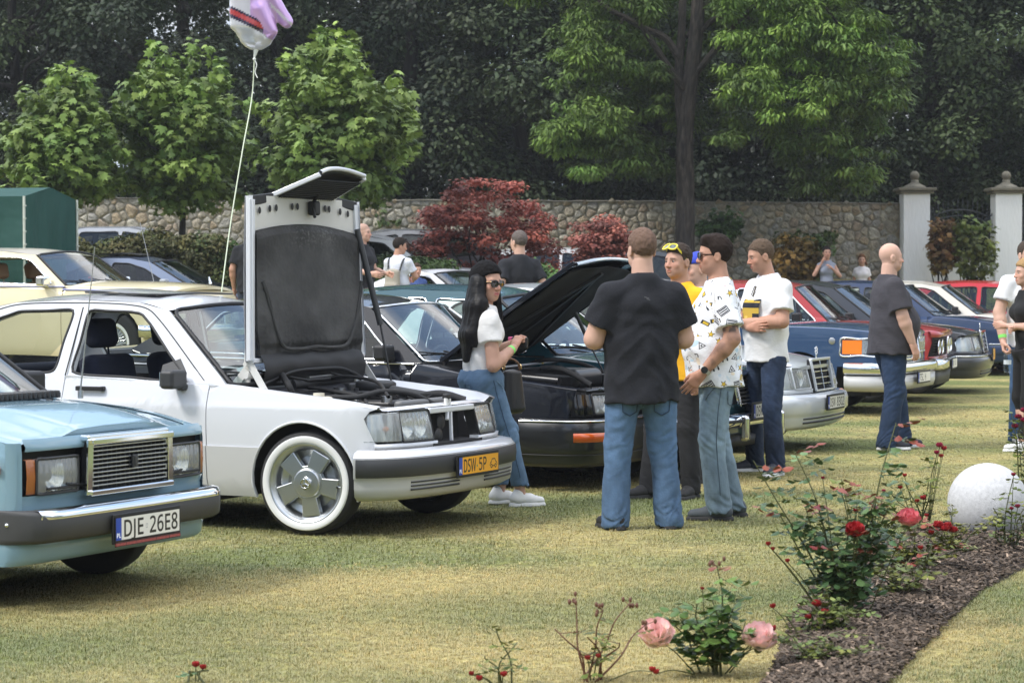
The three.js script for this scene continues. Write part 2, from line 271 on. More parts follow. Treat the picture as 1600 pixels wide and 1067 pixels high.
  const pillar = (x, label) => {
    const p = thing('gate_pillar', label, 'pillar', [x, 0, -46.3], 0, 'white gate pillars');
    part(p, 'shaft', box(0.53, 2.2, 0.53, 0, 2.16, 0, 0.01), plaster); part(p, 'cap_slab', [box(0.76, 0.06, 0.76, 0, 3.345, 0, 0.015), box(0.66, 0.055, 0.66, 0, 3.287, 0, 0.015)], capM);
    part(p, 'finial', lathe([[0, 0.17], [0.08, 0.17], [0.075, 0.14], [0.085, 0.11], [0.14, 0.075], [0.21, 0.045], [0.23, 0.02], [0.23, 0]], 32).translate(0, 3.372, 0), capM); part(p, 'finial_ball', sph(0.095, 0, 3.625, 0, [1, 1, 1], 24), capM);
  };
  pillar(8.09, 'white gate pillar with stone ball finial, joined to end of stone wall'); pillar(9.93, 'white gate pillar with stone ball finial, second from the stone wall');
  const pl = thing('plinth_wall', 'low white wall under the iron fence, between the gate pillars', 'wall', [0, 0, -46.3]); part(pl, 'plinth', [box(1.31, 0.95, 0.3, 9.01, 1.45, 0), box(2.6, 0.95, 0.3, 11.5, 1.45, 0)], plaster); part(pl, 'coping', [box(1.31, 0.07, 0.42, 9.01, 1.955, 0, 0.012), box(2.6, 0.07, 0.42, 11.5, 1.955, 0, 0.012)], capM);
  const fence = (x0, x1, label) => { const f = thing('iron_fence', label, 'fence', [0, 0, -46.3], 0, 'wrought iron fence panels'), n = Math.round((x1 - x0) / 0.095), cx = (x0 + x1) / 2, R = (x1 - x0) / 2, arch = (x) => 2.62 + 0.32 * Math.sqrt(Math.max(0, 1 - ((x - cx) / R) ** 2)); for (let i = 1; i < n; i++) { const x = lerp(x0, x1, i / n), y = arch(x) + 0.14; part(f, 'fence_bar', [rod([x, 2.02, 0], [x, y, 0], 0.009, 0.009, 6), rod([x, y, 0], [x, y + 0.09, 0], 0.016, 0.002, 6)], iron); } part(f, 'fence_rail', [bar([x0, 2.06, 0], [x1, 2.06, 0], 0.02, 0.03), tube(Array.from({ length: 13 }, (_, i) => { const x = lerp(x0, x1, i / 12); return [x, arch(x), 0]; }), 0.018, 40), tube(Array.from({ length: 13 }, (_, i) => { const x = lerp(x0, x1, i / 12); return [x, arch(x) - 0.12, 0]; }), 0.014, 40), bar([x0, 2.4, 0], [x1, 2.4, 0], 0.016, 0.02)], iron); for (const s of [0, 1]) { const x = s ? x1 - 0.05 : x0 + 0.05, d = s ? -1 : 1; part(f, 'fence_scroll', [...[2.12, 2.3, 2.72, 2.86].map((y, i) => tube(Array.from({ length: 9 }, (_, k) => { const a = k * 0.75 + (i % 2) * 3, r = 0.075 - k * 0.007; return [x + d * (0.03 + r * Math.cos(a)), y + r * Math.sin(a), 0.02]; }), 0.012, 30, 6)), rod([x, 2.02, 0.02], [x, 2.95, 0.02], 0.016), rod([x + d * 0.06, 2.02, 0.02], [x + d * 0.06, 2.8, 0.02], 0.012)], iron); } };
  fence(8.37, 9.65, 'black wrought iron fence panel with arched top between the two gate pillars'); fence(10.21, 12.4, 'black wrought iron fence panel at right edge, beyond the second pillar');
}
// ---------------------------------------------------------------- plants
// leaves: list of {p, n, u, s, c}; proto = flat outline [[x, y]] (fan) with a fold along its midrib
function leaves(list, proto, fold = 0.25) {
  const nP = proto.length, P = new Float32Array(list.length * nP * 3), N = new Float32Array(P.length), C = new Float32Array(P.length), I = new Uint32Array(list.length * (nP - 2) * 3);
  let o = 0, k = 0, b = 0;
  for (const { p, n, u, s, c } of list) {
    const w = nrm(crs(u, n));
    for (let i = 0; i < nP; i++) { const [x, y] = proto[i], z = -fold * Math.abs(x) - 0.25 * y * y * fold; for (let a = 0; a < 3; a++) { P[o + a] = p[a] + s * (w[a] * x + u[a] * y + n[a] * z); N[o + a] = n[a] + w[a] * x * 0.8; C[o + a] = c[a]; } o += 3; }
    for (let i = 1; i < nP - 1; i++) { I[k++] = b; I[k++] = b + i; I[k++] = b + i + 1; } b += nP;
  }
  const g = new THREE.BufferGeometry(); g.setAttribute('position', new THREE.BufferAttribute(P, 3)); g.setAttribute('normal', new THREE.BufferAttribute(N, 3)); g.setAttribute('color', new THREE.BufferAttribute(C, 3)); g.setIndex(new THREE.BufferAttribute(I, 1)); return g;
}
const LANCE = [[0, -0.5], [0.15, -0.18], [0.12, 0.2], [0, 0.55], [-0.12, 0.2], [-0.15, -0.18]], SIMPLE = [[0, -0.5], [0.3, -0.1], [0.22, 0.3], [0, 0.5], [-0.22, 0.3], [-0.3, -0.1]], OVAL = [[0, -0.5], [0.34, -0.15], [0.3, 0.22], [0, 0.5], [-0.3, 0.22], [-0.34, -0.15]];
const LOBED = [[0, -0.35], [0.3, -0.42], [0.52, -0.1], [0.26, -0.02], [0.5, 0.32], [0.16, 0.2], [0, 0.58], [-0.16, 0.2], [-0.5, 0.32], [-0.26, -0.02], [-0.52, -0.1], [-0.3, -0.42]];
const SPRAY = [[0, -0.5], [0.12, -0.42], [0.46, -0.34], [0.13, -0.24], [0.5, -0.1], [0.13, -0.02], [0.46, 0.14], [0.11, 0.18], [0.32, 0.36], [0.07, 0.34], [0, 0.6], [-0.07, 0.34], [-0.32, 0.36], [-0.11, 0.18], [-0.46, 0.14], [-0.13, -0.02], [-0.5, -0.1], [-0.13, -0.24], [-0.46, -0.34], [-0.12, -0.42]];
const leafMat = (o = {}) => phys([1, 1, 1], { vertexColors: true, roughness: 0.55, transmission: 0.32, thickness: 0, specularIntensity: 0.5, ...o });
const LM = leafMat(), barkTex = noiseTex(128, (u, v) => { const k = 0.55 + 0.6 * tile(u, v * 0.35, 9, 6) + 0.3 * tile(u, v, 20, 3); return [k, k, k]; }, false);
const bark = (c) => { const t = barkTex.clone(); t.repeat.set(3, 5); t.needsUpdate = true; return mat(c, { map: t, roughness: 0.95, bumpMap: t, bumpScale: 0.05 }); };
const rdir = () => { const z = rr(-1, 1), a = rr(0, 6.2832), r = Math.sqrt(1 - z * z); return [r * Math.cos(a), z, r * Math.sin(a)]; };
// a crown: clumps [x, y, z, rx, ry, rz]; `lay` 0..1 lets leaves lie flat, `droop` hangs their tips
function crown(clumps, per, size, cols, proto, { lay = 0.4, droop = 0.3, shell = 0.55, fold = 0.25, vary = 0.35 } = {}) {
  const L = [];
  for (const [x, y, z, rx, ry, rz, tone = 1] of clumps) {
    const n = Math.round(per * rx * (ry + rz) / 2 * 2.2), hue = rnd(), kk = tone * rr(1 - vary, 1 + vary);
    for (let i = 0; i < n; i++) {
      const d = rdir(), r = shell + (1 - shell) * Math.sqrt(rnd()) + 0.12 * rr(-1, 1), p = [x + d[0] * rx * r, y + d[1] * ry * r, z + d[2] * rz * r];
      const nn = nrm(add3(add3(mul(d, 0.7), rdir(), 0.75), [0, lay * 1.6, 0])); let u = nrm(add3(add3(mul(d, 0.8), rdir(), 0.6), [0, -droop, 0])); const dt = u[0] * nn[0] + u[1] * nn[1] + u[2] * nn[2]; u = nrm(add3(u, nn, -dt));
      const c = mul(mix3(cols[0], cols[1], clamp(hue * 0.6 + rnd() * 0.5)), kk * rr(0.75, 1.25)); L.push({ p, n: nn, u, s: size * rr(0.65, 1.3), c });
    }
  }
  return leaves(L, proto, fold);
}
function limb(a, b, r0, r1, bend = 0.15, n = 4) { const pts = [a]; for (let i = 1; i < n; i++) pts.push(add3(mix3(a, b, i / n), rdir(), bend * Math.hypot(...add3(b, a, -1)) / n)); pts.push(b); return taper(pts, r0, r1); }
function taper(pts, r0, r1, rad = 9) { const c = new THREE.CatmullRomCurve3(pts.map((p) => V(...p))), seg = pts.length * 4, g = new THREE.TubeGeometry(c, seg, 1, rad), p = g.attributes.position, q = V(0, 0, 0); for (let i = 0; i <= seg; i++) { c.getPointAt(i / seg, q); const r = lerp(r0, r1, (i / seg) ** 0.8); for (let j = 0; j <= rad; j++) { const k = i * (rad + 1) + j, w = r * (1 + 0.08 * noise(p.getX(k) * 3, p.getY(k) * 2, p.getZ(k) * 3)); p.setXYZ(k, q.x + (p.getX(k) - q.x) * w, q.y + (p.getY(k) - q.y) * w, q.z + (p.getZ(k) - q.z) * w); } } g.computeVertexNormals(); return g; }
const clumpsIn = (n, c, r, s, tone = [1, 1], test) => { const o = []; for (let i = 0; i < n; i++) { const d = rdir(), k = Math.cbrt(rnd()) * 0.85 + 0.1, q = [c[0] + d[0] * r[0] * k, c[1] + d[1] * r[1] * k, c[2] + d[2] * r[2] * k], w = rr(s[0], s[1]); if (test && !test(q)) continue; o.push([...q, w, w * rr(0.55, 0.85), w, rr(...tone)]); } return o; };
// young broad-leaved trees on the left
{
  const mk = (px, d, hx, hy, cy, label, sd) => {
    seed(sd); const x = at(px, d), y0 = ground(x, -d), t = thing('young_tree', label, 'tree', [x, y0, -d], 0, 'young round-crowned trees'), yc = cy - y0;
    part(t, 'trunk', [limb([0, -0.1, 0], [0.03, yc - hy * 0.2, 0], 0.075, 0.045, 0.03), ...Array.from({ length: 16 }, (_, i) => limb([0.02, yc - hy * rr(0.4, 0.8), 0], [hx * rr(-0.7, 0.7), yc + hy * rr(-0.3, 0.8), hx * rr(-0.6, 0.6)], 0.025, 0.007, 0.2))], bark([0.1, 0.085, 0.065]));
    const cl = clumpsIn(95, [0, yc, 0], [hx * 0.86, hy * 0.88, hx * 0.86], [0.26, 0.46], [0.8, 1.2]); for (let i = 0; i < 14; i++) { const a = rr(0, 6.3), k = rr(0.1, 0.75); cl.push([hx * k * Math.cos(a), yc + hy * rr(0.85, 1.08) * Math.sqrt(1 - k * k), hx * k * Math.sin(a), 0.14, 0.26, 0.14, 1.25]); } for (let i = 0; i < 16; i++) { const a = rr(0, 6.3); cl.push([hx * rr(0.9, 1.05) * Math.cos(a), yc + hy * rr(-0.75, 0.5), hx * 0.95 * Math.sin(a), 0.18, 0.16, 0.18, 1.15]); }
    part(t, 'crown', crown(cl, 235, 0.15, [[0.085, 0.16, 0.035], [0.23, 0.31, 0.065]], LOBED, { lay: 0.5, droop: 0.6, shell: 0.3, fold: 0.35 }), LM);
  };
  const at = (px, d) => (px - 800) / 3600 * d;
  mk(95, 38.5, 0.98, 1.26, 3.72, 'young round-crowned tree with broad leaves, behind the green trailer cover', 21);
  mk(283, 39.5, 1.2, 1.5, 4.0, 'young round-crowned tree with broad leaves, behind the balloon string', 22);
  mk(523, 38.2, 1.42, 1.55, 3.98, 'largest young round-crowned tree, behind the raised white bonnet', 23);
  // hedge in front of the car park
  const hedge = (name, label, px0, px1, d, top, cols, sd, cat = 'hedge') => { seed(sd); const x0 = at(px0, d), x1 = at(px1, d), y0 = ground((x0 + x1) / 2, -d), h = thing(name, label, cat, [(x0 + x1) / 2, y0, -d]), w = (x1 - x0) / 2, cl = []; for (let i = 0; i < 90 * w; i++) { const x = rr(-w, w); const hh = (top - y0) * (0.92 + 0.12 * noise(x * 1.8, sd, 1)) * rr(0.85, 1); cl.push([x, hh * Math.sqrt(rr(0.02, 0.92)), rr(-0.35, 0.35), 0.26, 0.2, 0.26, rr(0.7, 1.3)]); } part(h, 'stems', Array.from({ length: 24 }, () => { const x = rr(-w, w); return limb([x, 0, rr(-0.2, 0.2)], [x + rr(-0.3, 0.3), (top - y0) * 0.7, rr(-0.3, 0.3)], 0.01, 0.004, 0.3); }), bark([0.08, 0.06, 0.045])); part(h, 'foliage', crown(cl, 2300, 0.07, cols, SIMPLE, { lay: 0.3, droop: 0.1, shell: 0.3 }), LM).userData.kind = 'stuff'; return h; };
  hedge('hedge', 'dense brown-green hedge between the trailer and the raised white bonnet', 112, 345, 37.6, 2.42, [[0.045, 0.085, 0.02], [0.14, 0.12, 0.035]], 31);
  hedge('hedge', 'dense green hedge just left of the raised white bonnet', 330, 430, 38, 2.3, [[0.05, 0.11, 0.02], [0.085, 0.15, 0.03]], 32);
  hedge('hedge', 'low rounded green hedge behind the man with a backpack', 585, 705, 38.2, 1.98, [[0.06, 0.12, 0.025], [0.1, 0.16, 0.035]], 33);
  hedge('rose_shrub', 'green shrub with a few pink roses beside the man in black before the maple', 825, 900, 36.5, 1.93, [[0.05, 0.12, 0.02], [0.08, 0.16, 0.03]], 34, 'shrub');
  // red maples
  const maple = (px, d, hx, hy, cy, label, sd, per = 900) => { seed(sd); const x = at(px, d), y0 = ground(x, -d), yc = cy - y0, t = thing('red_maple', label, 'shrub', [x, y0, -d], 0, 'red-leaved maple shrubs'); const cl = []; for (let i = 0; i < 120 * hx; i++) { const a = rr(-1, 1), q = [hx * a, yc + hy * rr(-0.95, 1) * Math.sqrt(1 - a * a * 0.8), hx * 0.8 * rr(-1, 1)]; cl.push([...q, rr(0.22, 0.4), rr(0.08, 0.14), rr(0.22, 0.4), rr(0.6, 1.35)]); } part(t, 'trunk', Array.from({ length: 14 }, () => limb([rr(-0.1, 0.1), 0, rr(-0.1, 0.1)], [hx * rr(-0.8, 0.8), yc + hy * rr(-0.4, 0.6), hx * rr(-0.6, 0.6)], 0.03, 0.008, 0.25)), bark([0.07, 0.05, 0.045])); part(t, 'crown', crown(cl, per, 0.062, px > 900 ? [[0.25, 0.062, 0.055], [0.42, 0.16, 0.11]] : [[0.16, 0.032, 0.03], [0.38, 0.115, 0.075]], LOBED, { lay: 0.7, droop: 0.5, shell: 0.2 }), LM); };
  maple(762, 40.2, 1.08, 1.12, 2.12, 'large red-leaved maple shrub in front of the stone wall', 41); maple(944, 41, 0.46, 0.5, 2.15, 'small red-leaved maple shrub behind the propped black bonnet', 42);
  // shrubs at the wall
  const shrub = (px, d, hx, hy, cy, cols, label, sd, per = 380, size = 0.1) => { seed(sd); const x = at(px, d), y0 = ground(x, -d), yc = cy - y0, t = thing('shrub', label, 'shrub', [x, y0, -d]); const cl = clumpsIn(34, [0, yc, 0], [hx, hy, hx], [0.16, 0.3], [0.6, 1.35]); part(t, 'stems', Array.from({ length: 12 }, () => limb([rr(-0.08, 0.08), -0.05, rr(-0.08, 0.08)], [hx * rr(-0.8, 0.8), yc + hy * rr(-0.2, 0.9), hx * rr(-0.5, 0.5)], 0.018, 0.005, 0.2)), bark([0.08, 0.06, 0.045])); part(t, 'foliage', crown(cl, per, size, cols, LOBED, { lay: 0.4, droop: 0.3, shell: 0.25 }), LM); };
  shrub(1245, 44.5, 0.42, 0.55, 1.95, [[0.13, 0.1, 0.02], [0.26, 0.15, 0.035]], 'golden brown shrub by the stone wall, left of woman in grey tank top', 51);
  shrub(1272, 44.9, 0.25, 0.5, 1.95, [[0.06, 0.12, 0.03], [0.1, 0.15, 0.04]], 'green leaves at right side of the golden shrub by the wall', 52, 300); shrub(1120, 45.6, 0.4, 0.28, 2.6, [[0.05, 0.1, 0.025], [0.07, 0.13, 0.03]], 'small dark green shrub before the wall beside the big trunk', 53);
  shrub(1520, 45, 0.38, 0.72, 2.0, [[0.08, 0.14, 0.025], [0.17, 0.17, 0.035]], 'tall green shrub in front of the second gate pillar', 54); shrub(1472, 45.2, 0.2, 0.5, 2.2, [[0.16, 0.13, 0.03], [0.22, 0.09, 0.04]], 'yellow and red tipped shrub in front of the iron fence', 55);
  for (const [px, y, sd] of [[1290, 2.35, 57], [1228, 2.5, 58], [608, 2.75, 59]]) { seed(sd); const x = at(px, 46.4), t = thing('wall_creeper', `creeper growing on the stone wall ${px > 1260 ? 'above the woman in grey tank top' : px > 1000 ? 'above the golden shrub' : 'just right of the raised white bonnet'}`, 'creeper', [x, y, -46.36]); part(t, 'foliage', crown(clumpsIn(9, [0, 0, 0], [0.3, 0.25, 0.03], [0.08, 0.14]), 300, 0.09, [[0.07, 0.12, 0.03], [0.11, 0.16, 0.05]], LOBED, { lay: 0.1 }), LM); }
  // the big tree in front of the wall
  {
    seed(61); const d = 44.2, X = at(1073, d), y0 = ground(X, -d), t = thing('big_tree', 'big feathery-leaved tree with dark trunk standing before the stone wall', 'tree', [X, y0, -d]), P = (px, py, z = 0) => [at(px, d) - X, 1.5 + (440 - py) / 3600 * d - y0, z];
    part(t, 'trunk', [taper([P(1072, 480), P(1070, 380), P(1071, 300), P(1070, 210), P(1078, 130), P(1088, 40), P(1094, -60), P(1100, -200)], 0.215, 0.105, 14), taper([P(1066, 220), P(1060, 120), P(1064, 60), P(1066, -40), P(1060, -160)], 0.1, 0.06), taper([P(1062, 95), P(1040, 62), P(1005, 45), P(975, 28), P(945, 12), P(915, -30)], 0.085, 0.035), taper([P(1094, 50), P(1120, 28), P(1150, 22), P(1175, 34), P(1210, 60)], 0.06, 0.025), limb(P(1082, 120), P(1250, -60, 1.2), 0.08, 0.03), limb(P(1075, 150), P(930, -90, 1), 0.08, 0.03), limb(P(1210, 60), P(1330, 110, 0.6), 0.03, 0.012), limb(P(1250, -20, 0.6), P(1340, 100, 0.8), 0.04, 0.012), limb(P(975, 28), P(900, 130, 0.5), 0.035, 0.01), limb(P(1075, 60), P(1180, -180, -1), 0.07, 0.03)], bark([0.2, 0.165, 0.135]));
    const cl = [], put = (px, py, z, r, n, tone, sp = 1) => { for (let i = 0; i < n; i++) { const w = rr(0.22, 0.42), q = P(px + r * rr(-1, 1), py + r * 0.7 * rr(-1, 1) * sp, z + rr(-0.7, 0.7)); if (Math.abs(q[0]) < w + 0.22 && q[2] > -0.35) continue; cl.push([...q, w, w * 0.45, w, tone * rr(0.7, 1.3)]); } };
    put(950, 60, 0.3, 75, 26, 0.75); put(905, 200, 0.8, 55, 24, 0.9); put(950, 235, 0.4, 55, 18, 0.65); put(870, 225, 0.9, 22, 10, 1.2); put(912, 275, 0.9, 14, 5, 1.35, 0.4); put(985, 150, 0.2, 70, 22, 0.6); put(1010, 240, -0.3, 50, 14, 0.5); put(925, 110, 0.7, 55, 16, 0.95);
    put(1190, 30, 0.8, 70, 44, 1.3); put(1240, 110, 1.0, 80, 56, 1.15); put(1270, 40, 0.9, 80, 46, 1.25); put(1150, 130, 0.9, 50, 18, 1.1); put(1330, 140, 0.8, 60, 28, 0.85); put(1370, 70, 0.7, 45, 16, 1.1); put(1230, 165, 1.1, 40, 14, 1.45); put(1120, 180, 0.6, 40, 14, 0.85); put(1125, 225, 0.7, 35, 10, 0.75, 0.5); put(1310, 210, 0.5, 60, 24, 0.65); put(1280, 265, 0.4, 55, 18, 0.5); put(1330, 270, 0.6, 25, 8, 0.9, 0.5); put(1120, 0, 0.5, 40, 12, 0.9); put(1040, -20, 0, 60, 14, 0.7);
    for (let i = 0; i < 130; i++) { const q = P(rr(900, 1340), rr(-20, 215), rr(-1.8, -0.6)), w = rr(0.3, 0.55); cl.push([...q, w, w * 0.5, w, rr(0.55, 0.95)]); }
    for (let i = 0; i < 70; i++) { const q = [rr(-3.2, 4.4), rr(6.3, 9), rr(-1.8, 1.6)]; if (Math.abs(q[0] - 0.2) < 0.9 && q[2] > -0.8) continue; cl.push([...q, rr(0.4, 0.7), rr(0.25, 0.4), rr(0.4, 0.7), rr(0.7, 1.1)]); }
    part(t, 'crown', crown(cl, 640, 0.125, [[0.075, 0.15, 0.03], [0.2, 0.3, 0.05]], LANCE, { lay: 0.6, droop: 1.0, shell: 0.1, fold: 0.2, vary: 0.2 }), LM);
  }
  // woodland behind the wall
  {
    const kinds = [], mkKind = (sd, cols, hy) => { seed(sd); const t = new THREE.Group(), cl = []; for (let i = 0; i < 100; i++) { const y = rr(1.2, hy), k = 2.9 * Math.sin(Math.PI * clamp((y + 1.4) / (hy + 2.6))), a = rr(0, 6.3), q = Math.sqrt(rnd()); cl.push([k * q * Math.cos(a), y, k * q * Math.sin(a), rr(0.5, 1.0), rr(0.35, 0.6), rr(0.5, 1.0), rr(0.55, 1.35)]); } part(t, 'trunk', [limb([0, -0.3, 0], [rr(-0.4, 0.4), hy * 0.8, 0], rr(0.2, 0.3), 0.08, 0.1), ...Array.from({ length: 9 }, () => { const y = hy * rr(0.2, 0.7), a = rr(0, 6.3); return limb([0, y, 0], [2.2 * Math.cos(a), y + rr(0.6, 2), 2.2 * Math.sin(a)], 0.07, 0.02, 0.2); })], bark([0.07, 0.06, 0.05])); part(t, 'crown', crown(cl, 330, 0.115, cols, SIMPLE, { lay: 0.5, droop: 0.4, shell: 0.3 }), LM); kinds.push(t); };
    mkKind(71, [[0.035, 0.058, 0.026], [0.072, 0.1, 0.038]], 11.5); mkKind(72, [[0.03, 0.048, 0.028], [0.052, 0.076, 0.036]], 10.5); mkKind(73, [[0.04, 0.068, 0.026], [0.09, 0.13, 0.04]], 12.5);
    seed(75); const used2 = [0, 0, 0];
    const spots = [[20, 52, 0], [150, 56, 2], [300, 51, 1], [440, 54, 0], [560, 58, 1], [640, 52.5, 1], [740, 57, 2], [830, 52, 0], [920, 56, 1], [1040, 53, 1], [1150, 57, 0], [1260, 52, 1], [1360, 56, 1], [1450, 52, 2], [1540, 55, 2], [1630, 52, 0], [-90, 54, 1], [1720, 56, 1], [230, 62, 0], [480, 63, 2], [700, 64, 0], [980, 63, 1], [1220, 64, 2], [1420, 62, 0], [1570, 63, 1], [60, 64, 1]];
    const rows = ['over the wall at far left', 'behind the left young tree', 'between the left and middle young trees', 'with pale forked trunk behind the balloon string', 'above the largest young tree', 'right of the largest young tree', 'above the red maple', 'left of the big feathery tree', 'behind left limbs of the big tree', 'behind the big trunk', 'behind right limbs of the big tree', 'under right side of the big crown', 'left of the gate pillars', 'above the first gate pillar', 'above the second gate pillar', 'at far right', 'beyond the left edge', 'beyond the right edge'];
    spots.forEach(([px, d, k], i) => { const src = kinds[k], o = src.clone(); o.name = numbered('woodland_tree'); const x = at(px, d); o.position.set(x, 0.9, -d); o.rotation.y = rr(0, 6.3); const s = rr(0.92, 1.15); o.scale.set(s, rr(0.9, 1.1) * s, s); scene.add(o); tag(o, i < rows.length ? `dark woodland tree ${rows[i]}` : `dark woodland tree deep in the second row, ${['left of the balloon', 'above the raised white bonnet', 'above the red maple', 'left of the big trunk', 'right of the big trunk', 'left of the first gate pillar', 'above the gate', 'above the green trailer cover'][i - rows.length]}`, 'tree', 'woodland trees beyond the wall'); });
    // undergrowth and the far depth of the wood
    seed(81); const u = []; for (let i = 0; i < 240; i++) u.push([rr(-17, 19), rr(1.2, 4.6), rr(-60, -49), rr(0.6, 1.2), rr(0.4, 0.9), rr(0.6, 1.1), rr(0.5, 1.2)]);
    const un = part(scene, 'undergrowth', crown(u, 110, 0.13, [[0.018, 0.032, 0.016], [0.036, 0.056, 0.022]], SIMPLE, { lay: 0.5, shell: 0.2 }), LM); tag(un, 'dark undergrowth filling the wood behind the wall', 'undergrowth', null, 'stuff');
    const f = []; for (let i = 0; i < 700; i++) f.push([rr(-32, 34), rr(0.5, 22), rr(-92, -70), rr(1.2, 2.6), rr(0.8, 1.6), rr(1.2, 2.4), rr(0.5, 1.2)]);
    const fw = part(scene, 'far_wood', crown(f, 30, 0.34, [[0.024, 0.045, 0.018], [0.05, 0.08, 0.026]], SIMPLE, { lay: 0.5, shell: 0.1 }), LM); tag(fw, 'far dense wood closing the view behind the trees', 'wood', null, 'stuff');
    // trees round the rest of the garden, behind the photographer
    const s2 = []; for (let i = 0; i < 240; i++) { const a = rr(-0.25, Math.PI + 0.25), R = rr(34, 46); s2.push([R * Math.cos(a), rr(0.5, 10), -8 + R * Math.sin(a), rr(2, 4), rr(1.4, 2.6), rr(2, 4), rr(0.6, 1.2)]); }
    const gw = part(scene, 'garden_trees', crown(s2, 3.2, 1.1, [[0.035, 0.06, 0.02], [0.06, 0.1, 0.03]], SIMPLE, { lay: 0.5, shell: 0.1 }), LM); tag(gw, 'belt of trees round the open side of the garden', 'trees', null, 'stuff');
  }
}
// ---------------------------------------------------------------- shared car materials
const M = {
  rubber: mat([0.018, 0.018, 0.019], { roughness: 0.75 }), black: mat([0.012, 0.012, 0.013], { roughness: 0.55 }), plastic: mat([0.035, 0.036, 0.038], { roughness: 0.5 }),
  dark: mat([0.02, 0.02, 0.022], { roughness: 0.9 }), chrome: mat([0.86, 0.87, 0.88], { metalness: 1, roughness: 0.07 }), alu: mat([0.55, 0.56, 0.57], { metalness: 1, roughness: 0.32 }),
  steel: mat([0.45, 0.46, 0.47], { metalness: 1, roughness: 0.4 }), white: mat([0.75, 0.75, 0.73], { roughness: 0.5 }), amber: phys([0.85, 0.22, 0.02], { roughness: 0.15, clearcoat: 1 }),
  amberDeep: phys([0.62, 0.1, 0.012], { roughness: 0.12, clearcoat: 1 }), red: phys([0.5, 0.02, 0.02], { roughness: 0.2, clearcoat: 1 }),
  reflector: mat([0.82, 0.83, 0.84], { metalness: 1, roughness: 0.16 }), lens: phys([0.72, 0.75, 0.74], { transmission: 0.72, thickness: 0, roughness: 0.06, ior: 1.6 }), glass: glass([0.8, 0.88, 0.86], { ior: 2.0 }), sideGlass: glass([0.72, 0.78, 0.76]), tint: glass([0.3, 0.34, 0.34]),
  navySeat: mat([0.012, 0.016, 0.035], { roughness: 0.95 }), greySeat: mat([0.06, 0.06, 0.065], { roughness: 0.95 }), tanSeat: mat([0.42, 0.25, 0.13], { roughness: 0.8 }), headliner: mat([0.09, 0.09, 0.09], { roughness: 1 }),
};
M.lens.bumpMap = noiseTex(64, (u) => { const s = 0.5 + 0.5 * Math.cos(u * Math.PI * 2 * 8); return [s, s, s]; }); M.lens.bumpScale = 0.0012;
const bodyW = (S) => (x, y) => { // half width of the body at (x, y)
  const p = S.planZ(x), b = look(S.belt, x);
  if (y <= b) return p + lookS(S.sec, y);
  return p + lookS(S.sec, b) - 0.012 - (y - b) * S.tumble;
};
function prepCar(S) {
  S = { sill: 0.2, ra: 0.36, wr: 0.3, tyreW: 0.19, tumble: 0.42, crown: 0.05, hoodCrown: 0.035, strip: 0.05, gap: 0.004, seat: M.greySeat, trim: M.black, ...S };
  // nose plan: control points [z, x] from the centre line to the side
  const curve = new THREE.CatmullRomCurve3(S.nose.map(([z, x]) => V(x, 0, z)), false, 'centripetal');
  const pts = curve.getPoints(80); let s = 0;
  S.path = pts.map((p, i) => { if (i) s += p.distanceTo(pts[i - 1]); return { x: p.x, z: Math.max(0, p.z), s }; });
  S.sMax = s;
  S.at = (t) => { // point and outward normal at signed arc length
    const a = Math.min(Math.abs(t), s), P = S.path; let i = 1; while (i < P.length - 1 && P[i].s < a) i++;
    const p = P[i - 1], q = P[i], k = (a - p.s) / Math.max(1e-6, q.s - p.s), dx = q.x - p.x, dz = q.z - p.z, L = Math.hypot(dx, dz), sg = t < 0 ? -1 : 1;
    const nA = [dz / L, -dx / L]; return { x: lerp(p.x, q.x, k), z: sg * lerp(p.z, q.z, k), nx: nA[0], nz: sg * nA[1] };
  };
  S.sz = (z) => { const P = S.path; let i = 1; while (i < P.length - 1 && P[i].z < z) i++; const p = P[i - 1], q = P[i]; return lerp(p.s, q.s, clamp((z - p.z) / Math.max(1e-6, q.z - p.z))); };   // arc length at z
  S.sx = (x) => { const P = S.path; let i = P.length - 2; while (i > 0 && P[i].x < x) i--; const p = P[i], q = P[i + 1]; return lerp(p.s, q.s, clamp((p.x - x) / Math.max(1e-6, p.x - q.x))); };
  const last = S.path[S.path.length - 1], xr = -S.wb - S.ro;
  S.xr = xr;
  S.planZ = (x) => {
    if (x > last.x) { const P = S.path; let i = P.length - 1; while (i > 0 && P[i].x < x) i--; const p = P[i], q = P[Math.min(i + 1, P.length - 1)]; const k = p.x === q.x ? 0 : (p.x - x) / (p.x - q.x); return lerp(p.z, q.z, clamp(k)); }
    const t = clamp((-S.wb - x) / S.ro); return S.hw - 0.05 * t * t - 0.08 * Math.max(0, t - 0.85) / 0.15 * t;
  };
  S.W = bodyW(S);
  S.side = (x, y) => [x, y, S.W(x, y)];
  S.out = (o) => (x, y) => [x, y, S.W(x, y) + o];
  return S;
}
const nosestrip = (S, a, b, prof, n = 24) => grid(n, prof.length - 1, (u, v) => { // prof: [offset, y] bottom to top
  const p = S.at(lerp(a, b, u)), k = Math.round(v * (prof.length - 1)), [o, y] = prof[k]; return [p.x + p.nx * o, y, p.z + p.nz * o * (S.sideK ?? 1)];
});
const noseblock = (S, a, b, prof, n = 24) => { // closed section swept along the nose, with end caps
  const g = nosestrip(S, a, b, [...prof, prof[0]], n), caps = [a, b].map((s) => { const p = S.at(s), c = prof.reduce((q, r) => [q[0] + r[0] / prof.length, q[1] + r[1] / prof.length], [0, 0]); return grid(prof.length, 1, (u, v) => { const [o, y] = v ? prof[Math.round(u * prof.length) % prof.length] : c; return [p.x + p.nx * o, y, p.z + p.nz * o * (S.sideK ?? 1)]; }); });
  return merge([g, ...caps]);
};
